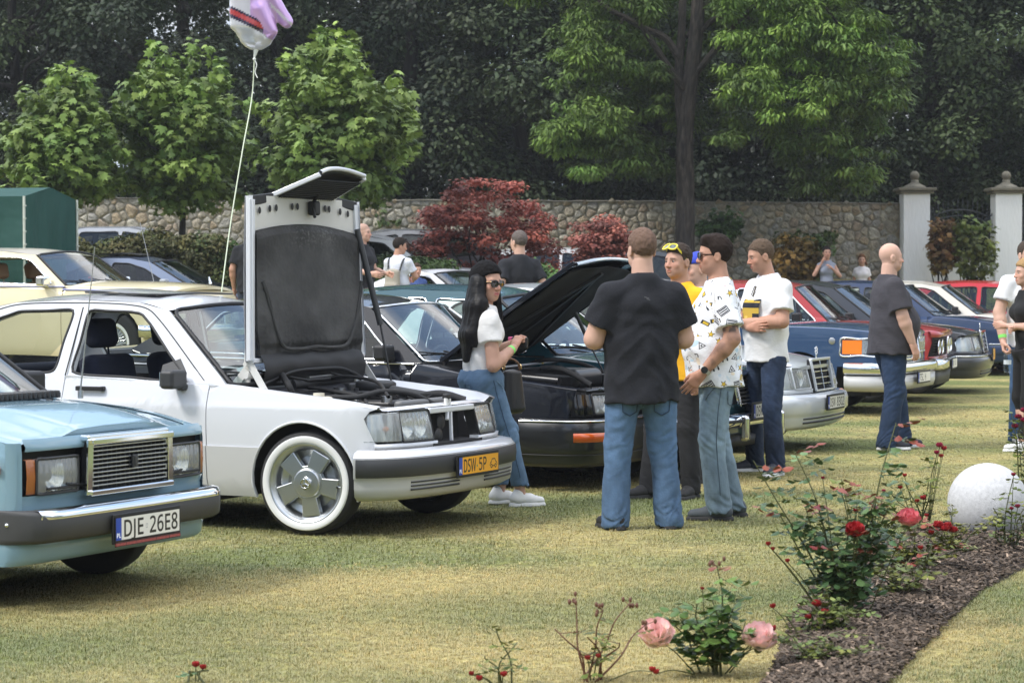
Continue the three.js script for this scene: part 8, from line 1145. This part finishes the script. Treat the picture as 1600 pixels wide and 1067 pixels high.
// ---- people farther off
{
  const FG = 'people in the background';
  const a = person({ label: 'woman in grey tank top by the stone wall, holding a phone to her ear', group: FG, far: 1, pos: stand(1292, 43.8), yaw: 6, h: 1.66, female: 1, skin: SK, hair: 'short', hairC: [0.02, 0.015, 0.015], hairExtra: () => [cap([0.03, 0.18, -0.09], [0.05, -0.04, -0.1], 0.04, 0.03)], J: { elR: [-0.28, 1.22, 0.06], wrR: [-0.12, 1.48, 0.1], elL: [0.27, 1.2, 0.05], wrL: [0.07, 1.36, 0.16] }, handR: { d: [0.3, 1, 0], n: [1, 0, 0], t: [0, 0, 1] }, top: { name: 'tank_top', color: [0.28, 0.31, 0.38], hem: 0.88, sleeve: 0 }, pants: { color: [0.015, 0.015, 0.018] } });
  person({ label: 'little girl in white tee standing by the stone wall', group: FG, far: 1, pos: stand(1347, 45.2), yaw: -8, h: 1.27, female: 1, headS: 1.12, skin: SK, hair: 'short', hairC: [0.13, 0.06, 0.03], hairExtra: () => [cap([0.03, 0.17, -0.09], [0.1, 0.02, -0.06], 0.035, 0.025)], top: { color: [0.76, 0.73, 0.74], hem: 0.9, w: 1.1, sleeveW: 1.3 }, pants: { color: [0.5, 0.38, 0.55], fade: 0.1 } });
  person({ label: 'man in black tee seen from behind, hands clasped behind his back, before red maple', group: FG, pos: stand(811, 26.5), yaw: 205, h: 1.87, g: 1.04, skin: SK3, headYaw: 14, hair: 'crop', hairC: [0.12, 0.1, 0.09], face: { buzz: 0.7, buzzC: [0.14, 0.11, 0.1] }, J: { elL: [0.27, 1.17, -0.1], wrL: [0.06, 0.97, -0.19], elR: [-0.27, 1.17, -0.1], wrR: [-0.06, 0.95, -0.18] }, handL: { d: [-1, -0.3, 0], n: [0, 0, 1], t: [0, 1, 0] }, handR: { d: [1, -0.3, 0], n: [0, 0, 1], t: [0, 1, 0] }, top: { color: [0.014, 0.015, 0.02], hem: 0.83, sleeve: 0.66 }, pants: { color: [0.03, 0.04, 0.06] } });
  const b = person({ label: 'man in white tee with beige backpack, beside the small white sports car', group: FG, pos: stand(623, 33.5), yaw: 150, h: 1.66, skin: SK2, headYaw: -40, headPitch: 8, hair: 'short', hairC: [0.02, 0.015, 0.012], J: { elR: [-0.26, 1.2, 0.08], wrR: [-0.12, 1.16, 0.26], elL: [0.26, 1.2, 0.08], wrL: [0.12, 1.16, 0.26] }, top: { color: [0.66, 0.68, 0.74], hem: 0.86, sleeve: 0.65 }, pants: { color: [0.2, 0.23, 0.25], fade: 0.6 } });
  const [px, py, pz] = b.root.position.toArray(), k = b.H;
  const bp = thing('backpack', 'beige backpack with dark straps on the man beside the white sports car', 'backpack', [px, py, pz], rad(150)); part(bp, 'pack_body', sdfMesh([eca([0, 1.0 * k, -0.19 * k], [0, 1.27 * k, -0.18 * k], [0.13, 0.07], [0.12, 0.06], { k: 0.02 }), eca([0, 0.98 * k, -0.25 * k], [0, 1.06 * k, -0.25 * k], [0.1, 0.03], [0.1, 0.03])], 0.012), mat([0.33, 0.3, 0.24], { roughness: 0.9 })); for (const s of [1, -1]) part(bp, 'pack_strap', tube([[s * 0.1, 1.28 * k, -0.15 * k], [s * 0.13, 1.48 * k, -0.06 * k], [s * 0.14, 1.4 * k, 0.12 * k], [s * 0.13, 1.2 * k, 0.13 * k]], 0.013, 20), M.plastic);
  person({ label: 'balding man in black shirt, half hidden behind right side of the raised white bonnet', group: FG, pos: stand(567, 31), yaw: 60, h: 1.78, g: 1.1, skin: SK3, headYaw: 10, face: { buzz: 0.5, buzzC: [0.2, 0.13, 0.1] }, J: { elR: [-0.27, 1.17, 0.02], wrR: [-0.22, 1.12, 0.26], elL: [0.27, 1.17, 0.0], wrL: [0.2, 1.12, 0.26] }, top: { color: [0.015, 0.016, 0.02], hem: 0.84 }, pants: { color: [0.04, 0.06, 0.1] } });
  person({ label: 'man in black tee, head hidden behind left edge of the raised white bonnet', group: FG, pos: stand(392, 30.5), yaw: 172, h: 1.74, g: 1.15, skin: SK2, face: { buzz: 0.8, buzzC: [0.05, 0.04, 0.03] }, top: { color: [0.012, 0.013, 0.016], hem: 0.84, sleeve: 0.7 }, pants: { color: [0.03, 0.04, 0.06] } });
  const x = at2(651, 35.9); person({ label: 'child in blue top looking out of the white sports car window', group: FG, far: 1, pos: [x, ground(x, -35.9) + 0.1, -35.9], yaw: 20, h: 1.15, headS: 1.1, skin: SK, hair: 'short', hairC: [0.05, 0.03, 0.02], top: { color: [0.05, 0.09, 0.25] }, pants: { color: [0.05, 0.05, 0.06] } });
}
// ---------------------------------------------------------------- balloon, granite ball, roses
{
  const d = 16, x = at2(406, d), yb = 3.1, b = thing('balloon', 'lilac and silver foil balloon with dark stripe, floating on a white string', 'balloon', [x, yb, -d], 0.15);
  const pr = [eca([-0.05, 0.17, 0], [-0.05, 0.62, 0], [0.155, 0.075], [0.16, 0.09], { k: 0.02 }), ell([-0.02, 0.13, 0], [0.13, 0.13, 0.06], { k: 0.05 }), cap([0.0, 0.28, 0.03], [0.08, 0.13, 0.035], 0.06, 0.045, { k: 0.03 }), cap([0.08, 0.36, 0.0], [0.19, 0.2, 0.0], 0.06, 0.045, { k: 0.04 })];
  part(b, 'balloon_skin', sdfMesh(pr, 0.009, { post: (q, X, Y, Z) => q + 0.005 * noise(X * 28, Y * 28, Z * 40) * sm(0.05, 0.015, Math.abs(Z)), color: (X, Y, Z) => { const leg = Math.min(pr[2].d(X, Y, Z), pr[3].d(X, Y, Z)) < 0.012; if (leg) return Math.abs(Y - 0.36 + 0.9 * (X - 0.02)) < 0.012 ? [0.66, 0.62, 0.7] : [0.58, 0.36, 0.66]; const s = Y + 0.5 * X; if (s < 0.12) return [0.6, 0.6, 0.62]; if (s < 0.2 && X < 0.02) return Math.abs(s - 0.165) < 0.016 ? [0.5, 0.06, 0.06] : [0.03, 0.02, 0.05]; if (X < -0.07) return [0.66, 0.64, 0.68]; return [0.6, 0.38, 0.68]; } }), phys([1, 1, 1], { vertexColors: true, metalness: 0.35, roughness: 0.22, clearcoat: 1, clearcoatRoughness: 0.08 }));
  part(b, 'balloon_neck', [rod([-0.02, 0.02, 0], [-0.035, -0.05, 0], 0.022, 0.006, 10), sph(0.012, -0.035, -0.06), tube([[-0.035, -0.06, 0], [-0.02, -0.1, 0.01], [-0.03, -0.15, 0], [-0.015, -0.19, 0.01]], 0.004, 16, 5)], mat([0.7, 0.72, 0.66], { roughness: 0.4 }));
  const ex = at2(325, 15.4) - x, ey = 1.43 - yb;
  part(b, 'string', tube([[-0.035, -0.06, 0], [-0.05, -0.3, 0], [ex * 0.45, ey * 0.42, 0.25], [ex * 0.78, ey * 0.74, 0.45], [ex, ey, 0.6]], 0.0045, 60, 5), mat([0.62, 0.68, 0.5], { roughness: 0.6 }));
}
{
  const t = noiseTex(256, (u, v) => { const s = tile(u, v, 70, 3), k = 0.52 + 0.16 * tile(u, v, 14, 1) + (s > 0.22 ? -0.16 : s < -0.25 ? 0.13 : 0); return [k, k, k * 1.01]; });
  t.repeat.set(4, 2); const d = 13.35, x = at2(1546, d), g = thing('granite_ball', 'pale grey speckled granite ball lying in the flower bed', 'sculpture', [x, 0, -d]); part(g, 'ball', new THREE.SphereGeometry(0.232, 64, 48).translate(0, 0.215, 0), mat([1, 1, 1], { map: t, roughness: 0.75 }));
}
{
  const rl = leafMat({ roughness: 0.35, transmission: 0.2 }), stemM = mat([0.09, 0.1, 0.035], { roughness: 0.6 }), redStem = mat([0.13, 0.055, 0.03], { roughness: 0.6 }), pm = phys([1, 1, 1], { vertexColors: true, roughness: 0.6, transmission: 0.18, thickness: 0, sheen: 0.4 });
  const petal = (a, tilt, r, w, c0, c1, cup) => { const g = grid(6, 5, (u, v) => { const s = (u - 0.5) * 2, R = r * v, ww = w * Math.sin(Math.PI * Math.min(0.96, 0.12 + v * 0.75)); return [s * ww, R * Math.sin(tilt) + cup * v * v * r + 0.12 * r * s * s * v + 0.03 * r * Math.sin(s * 7 + v * 4), R * Math.cos(tilt) - cup * 0.35 * v * v * r * (1 + s * s)]; }); const n = g.attributes.position.count, c = []; for (let i = 0; i < n; i++) { const v = g.attributes.uv.getY(i); c.push(...mix3(c0, c1, sm(0.25, 1, v))); } g.setAttribute('color', new THREE.Float32BufferAttribute(c, 3)); return g.rotateY(a); };
  const blossom = (bush, p, r, kind, tilt = [0, 0], split) => {
    const K = { red: [[0.3, 0.008, 0.012], [0.46, 0.02, 0.025]], crimson: [[0.22, 0.006, 0.03], [0.36, 0.012, 0.06]], pink: [[0.93, 0.86, 0.66], [0.93, 0.6, 0.6]], rose: [[0.8, 0.5, 0.45], [0.72, 0.14, 0.18]], deep: [[0.35, 0.01, 0.015], [0.3, 0.01, 0.012]] }[kind], q = [];
    const rings = r > 0.025 ? [[4, 1.35, 0.55], [5, 1.0, 0.8], [5, 0.62, 1.0], [6, 0.22, 1.06]] : [[4, 1.2, 0.7], [6, 0.6, 1]];
    for (const [n, t, s] of rings) for (let i = 0; i < n; i++) q.push(petal(i * 6.283 / n + t * 3 + rr(-0.15, 0.15), t + rr(-0.12, 0.12), r * s, r * 0.62 * s, ...K, 0.35));
    const mtx = new THREE.Matrix4().compose(V(...p), new THREE.Quaternion().setFromEuler(new THREE.Euler(tilt[0], rr(0, 6), tilt[1])), V(1, 1, 1)); for (const g of q) g.applyMatrix4(mtx);
    if (!split) return part(bush, 'blossom', q, pm);
    const b = part(bush, 'blossom', [sph(r * 0.2, ...add3(p, [0, -r * 0.15, 0]), [1, 1, 1], 8)], stemM); for (const g of q) part(b, 'petal', g, pm); return b;
  };
  function bush(label, x, d, o) { // canes: [dx, height, dz]; leaves along them
    seed(o.seed); const t = thing('rose_bush', label, 'rose bush', [x, ground(x, -d) + (inBed(x, d) ? 0.03 : 0), -d], 0, 'rose bushes in the flower bed'), st = [], L = [], tops = [];
    for (const [dx, h, dz, bare = 0, lr = 0] of o.canes) {
      const b = [rr(-0.04, 0.04), 0, rr(-0.04, 0.04)], pts = [b, add3(mix3(b, [dx, h, dz], 0.35), [rr(-0.03, 0.03), 0.03, rr(-0.03, 0.03)]), add3(mix3(b, [dx, h, dz], 0.7), [rr(-0.025, 0.025), 0.02, rr(-0.02, 0.02)]), [dx, h, dz]]; st.push(taper(pts, o.thick ?? 0.0055, 0.0022, 6)); const cv = new THREE.CatmullRomCurve3(pts.map((p) => V(...p))); tops.push([dx, h, dz]);
      const n = Math.round(h * (o.dens ?? 34) * (1 - bare));
      for (let i = 0; i < n; i++) {
        const s = lerp(bare ? 0.12 : 0.15, 1, (i + rnd()) / n), c = cv.getPointAt(clamp(s)), a = rr(0, 6.3), up = rr(-0.15, 0.7), dir = nrm([Math.cos(a), up, Math.sin(a)]), R = rr(0.05, 0.1) * (o.leafS ?? 1), red = s > (o.redTop ?? 0.86) && (o.redTip ?? 0) > rnd();
        const rach = [c.x + dir[0] * R, c.y + dir[1] * R - R * 0.15, c.z + dir[2] * R]; st.push(taper([[c.x, c.y, c.z], mix3([c.x, c.y, c.z], rach, 0.5), rach], 0.0016, 0.001, 4));
        const col = red ? mix3([0.2, 0.03, 0.025], [0.3, 0.09, 0.04], rnd()) : mul(mix3(o.cols[0], o.cols[1], rnd()), rr(0.75, 1.25)), side = nrm(crs(dir, [0, 1, 0]));
        for (const [f, sd] of [[1.12, 0], [0.72, 1], [0.72, -1], [0.36, 1], [0.36, -1]]) { const p = add3(add3(mix3([c.x, c.y, c.z], rach, f), side, sd * 0.021 * (o.leafS ?? 1)), [0, rr(-0.006, 0.006), 0]), nn = nrm(add3([0, 1, 0], rdir(), 0.55)); let u = nrm(add3(mul(dir, sd ? 0.35 : 1), side, sd)); const dt = u[0] * nn[0] + u[1] * nn[1] + u[2] * nn[2]; u = nrm(add3(u, nn, -dt)); L.push({ p, n: nn, u, s: (o.leaf ?? 0.042) * rr(0.75, 1.2), c: mul(col, rr(0.85, 1.15)) }); }
      }
    }
    part(t, 'stems', st, o.red ? redStem : stemM); if (L.length) part(t, 'leaves', leaves(L, OVAL, 0.3), rl).userData.kind = 'stuff';
    for (const [p, r, k, tl, sp] of o.flowers ?? []) { if (r < 0.03 || sp) part(t, 'flower_stem', taper([[p[0] * 0.3, 0.01, p[2] * 0.3], add3(mix3([p[0] * 0.3, 0.01, p[2] * 0.3], p, 0.6), [0, 0.015, 0]), p], 0.003, 0.002, 5), stemM); blossom(t, p, r, k, tl, sp); }
    for (const [i, k] of o.buds ?? []) for (let j = 0; j < 5; j++) { const p = add3(tops[i], [rr(-0.035, 0.035), rr(-0.01, 0.03), rr(-0.03, 0.03)]); part(t, 'bud', [sph(0.008, ...p, [0.8, 1.3, 0.8], 8), rod(tops[i], p, 0.0014)], k ?? redStem); }
    return t;
  }
  const G1 = [[0.065, 0.13, 0.055], [0.13, 0.21, 0.075]], GY = [[0.1, 0.15, 0.03], [0.19, 0.2, 0.04]];
  bush('tall rose bush with reddish new tips, a red and a salmon bloom', 1.46, 9.95, { seed: 101, cols: G1, dens: 27, leaf: 0.05, leafS: 1.35, redTip: 0.85, redTop: 0.93, thick: 0.0075, canes: [[-0.42, 0.7, 0.05], [-0.24, 0.74, 0.0], [0.2, 0.86, 0.02], [-0.05, 0.6, 0.06], [0.1, 0.55, 0.1], [0.16, 0.5, 0.08], [-0.2, 0.5, 0.1], [0.02, 0.42, 0.14], [0.22, 0.42, 0], [-0.12, 0.42, -0.05], [0.12, 0.36, 0.12], [-0.3, 0.46, 0.04], [-0.1, 0.34, 0.15], [0.05, 0.5, -0.1]], flowers: [[[0.0, 0.395, 0.17], 0.05, 'red', [0.5, 0], 1], [[0.24, 0.43, 0.1], 0.06, 'rose', [0.25, -0.1], 1], [[-0.36, 0.34, 0.1], 0.016, 'deep'], [[-0.34, 0.32, 0.1], 0.013, 'deep'], [[-0.28, 0.27, 0.12], 0.015, 'deep'], [[0.02, 0.48, 0.05], 0.013, 'red'], [[-0.12, 0.62, 0.05], 0.012, 'crimson']] });
  bush('rose bush with two big pale pink blooms at the bottom of the view', 0.76, 8.75, { seed: 102, cols: [[0.06, 0.13, 0.03], [0.13, 0.2, 0.045]], dens: 40, leaf: 0.05, leafS: 1.3, redTip: 0.15, canes: [[0.02, 0.42, 0.02], [-0.06, 0.28, 0.06], [0.08, 0.26, 0.04], [0.12, 0.22, 0.1], [-0.12, 0.22, 0.05], [0.0, 0.3, -0.06], [0.05, 0.2, 0.12], [-0.15, 0.2, -0.04]], flowers: [[[0.17, 0.125, 0.09], 0.08, 'pink', [0.55, -0.15], 1], [[-0.21, 0.145, 0.08], 0.078, 'pink', [0.5, 0.2], 1], [[0.23, 0.17, 0.02], 0.024, 'red'], [[0.2, 0.15, -0.02], 0.02, 'red'], [[-0.03, 0.32, -0.05], 0.011, 'deep'], [[-0.22, 0.03, 0.15], 0.018, 'red']], buds: [[0]] });
  bush('bare-twigged rose bush with brown spent heads, left of the pink blooms', 0.3, 8.62, { seed: 103, red: 1, cols: GY, dens: 22, leaf: 0.032, canes: [[-0.06, 0.3, 0, 0.75], [0.04, 0.27, 0.05, 0.7], [-0.14, 0.2, 0.02, 0.6], [0.14, 0.28, -0.05, 0.5], [0.2, 0.22, 0.05, 0.3], [-0.02, 0.18, 0.1, 0.2], [0.1, 0.16, 0.1, 0.1]], flowers: [[[-0.02, 0.1, 0.12], 0.016, 'deep'], [[0.02, 0.105, 0.1], 0.014, 'deep'], [[0.22, 0.06, 0.14], 0.018, 'red']], buds: [[0], [1], [3], [4]] });
  bush('thin pale green rose sprig over the lawn at the bottom centre', -0.04, 8.5, { seed: 104, cols: GY, dens: 26, leaf: 0.03, thick: 0.004, canes: [[-0.02, 0.22, 0.02, 0.2], [0.06, 0.17, 0.03, 0.1], [-0.06, 0.12, 0.05]], flowers: [[[0.01, 0.055, 0.1], 0.018, 'red'], [[-0.08, 0.04, 0.1], 0.018, 'red'], [[-0.11, 0.05, 0.05], 0.015, 'deep']] });
  bush('rose bush with small red bloom clusters just left of the granite ball', 2.42, 13.55, { seed: 105, cols: GY, dens: 28, leaf: 0.036, canes: [[0.08, 0.46, 0.05], [-0.12, 0.3, 0.1], [-0.2, 0.24, 0.05], [0.02, 0.3, 0.1], [-0.28, 0.2, 0.1]], flowers: [[[0.09, 0.5, 0.06], 0.026, 'crimson'], [[0.12, 0.48, 0.04], 0.024, 'red'], [[0.07, 0.46, 0.08], 0.022, 'crimson'], [[0.1, 0.44, 0.06], 0.02, 'red'], [[-0.12, 0.33, 0.1], 0.018, 'red'], [[-0.15, 0.26, 0.12], 0.02, 'deep'], [[-0.02, 0.2, 0.15], 0.024, 'red'], [[0.0, 0.1, 0.15], 0.018, 'red'], [[-0.05, 0.18, 0.12], 0.02, 'deep']] });
  bush('slender rose sprigs growing in front of the granite ball', 2.72, 12.55, { seed: 106, cols: GY, dens: 34, leaf: 0.034, canes: [[0.02, 0.4, 0], [-0.1, 0.24, 0.05], [0.1, 0.26, 0.03], [0.05, 0.2, 0.06], [-0.14, 0.16, 0.05]], flowers: [[[0.02, 0.41, 0], 0.018, 'crimson'], [[0.035, 0.24, 0.04], 0.02, 'crimson'], [[0.0, 0.23, 0.05], 0.016, 'crimson']] });
  bush('rose bush with crimson clusters at the right edge behind the granite ball', 3.2, 14.3, { seed: 107, cols: GY, dens: 30, leaf: 0.036, canes: [[-0.06, 0.55, 0], [0.05, 0.5, 0.05], [0.1, 0.62, -0.05], [-0.1, 0.66, 0.02]], flowers: [[-0.05, 0.62], [-0.02, 0.6], [0.02, 0.58], [-0.07, 0.56], [0.06, 0.62], [0.0, 0.52], [0.04, 0.5], [-0.02, 0.66]].map(([a, b], i) => [[a, b, 0.02 * (i % 3)], 0.027, 'crimson']) });
  bush('low yellow-green rose bush with flat red blooms in front of the ball', 2.05, 11.6, { seed: 108, cols: [[0.12, 0.15, 0.03], [0.2, 0.19, 0.04]], dens: 60, leaf: 0.036, redTip: 0.3, canes: [[-0.18, 0.2, 0.05], [0.1, 0.22, 0.02], [0.2, 0.16, 0.06], [0.0, 0.26, 0], [-0.28, 0.16, 0.1], [0.3, 0.14, 0.1], [-0.1, 0.14, 0.12]], flowers: [[[0.1, 0.23, 0.02], 0.034, 'red'], [[0.13, 0.215, 0.04], 0.03, 'red'], [[0.18, 0.205, 0.0], 0.03, 'red'], [[0.15, 0.225, 0.0], 0.03, 'red'], [[0.06, 0.2, 0.05], 0.022, 'red']] });
  bush('small rose bush with bright red blooms low in the mulch', 1.2, 9.5, { seed: 109, cols: GY, dens: 34, leaf: 0.03, canes: [[0.05, 0.12, 0.02], [-0.06, 0.1, 0.03], [0.1, 0.1, 0.06]], flowers: [[[0.06, 0.13, 0.02], 0.026, 'red'], [[0.09, 0.1, 0.04], 0.022, 'red'], [[0.02, 0.08, 0.05], 0.02, 'red'], [[-0.12, 0.12, 0], 0.018, 'deep']] });
  bush('sparse low greenery along the near edge of the mulch', 1.12, 8.75, { seed: 110, cols: GY, dens: 60, leaf: 0.028, canes: [[0.1, 0.1, 0.05], [-0.05, 0.12, 0.02], [0.2, 0.08, 0.08], [0.28, 0.07, 0.02], [0.02, 0.08, 0.12], [-0.15, 0.14, 0.06], [0.14, 0.13, -0.05]] });
  bush('pale low rose shoots on the mulch right of the tall bush', 1.78, 10.6, { seed: 112, cols: [[0.13, 0.17, 0.04], [0.2, 0.21, 0.05]], dens: 56, leaf: 0.034, canes: [[-0.12, 0.24, 0.05], [0.06, 0.2, 0.02], [0.15, 0.26, 0.05], [0.0, 0.16, 0.1], [-0.2, 0.18, 0.08], [0.2, 0.14, 0.1]], flowers: [[[0.1, 0.24, 0.04], 0.018, 'deep']], redTip: 0.4 });
  bush('low pale rose growth at the left edge of the mulch, below the tall bush', 1.32, 9.5, { seed: 114, cols: [[0.12, 0.17, 0.045], [0.19, 0.22, 0.06]], dens: 56, leaf: 0.034, canes: [[-0.12, 0.16, 0.05], [0.06, 0.14, 0.08], [-0.02, 0.2, 0.02], [0.16, 0.12, 0.06], [-0.2, 0.1, 0.1]], redTip: 0.3 });
  bush('yellowish rose shoots in the mulch before the granite ball', 2.35, 12.3, { seed: 115, cols: [[0.15, 0.17, 0.04], [0.22, 0.21, 0.05]], dens: 50, leaf: 0.034, canes: [[-0.15, 0.2, 0.05], [0.1, 0.18, 0.04], [0.25, 0.22, 0.0], [-0.05, 0.14, 0.1], [0.02, 0.26, -0.05]] });
  bush('leggy rose shoots behind the tall bush, before the bald man', 1.72, 11.3, { seed: 113, cols: GY, dens: 36, leaf: 0.042, redTip: 0.6, canes: [[-0.1, 0.5, 0], [0.08, 0.42, 0.05], [-0.25, 0.36, 0.02], [0.2, 0.34, 0.03]], flowers: [[[-0.02, 0.34, 0.04], 0.016, 'red'], [[0.1, 0.44, 0.05], 0.014, 'crimson']] });
  bush('tiny red rose sprig at the bottom edge below the blue saloon', -1.18, 8.55, { seed: 111, cols: G1, dens: 24, leaf: 0.03, canes: [[0.02, 0.05, 0], [-0.02, 0.04, 0.02]], flowers: [[[0.0, 0.065, 0.0], 0.02, 'red'], [[0.03, 0.06, 0.02], 0.018, 'red']] });
}
renderer.render(scene, camera);
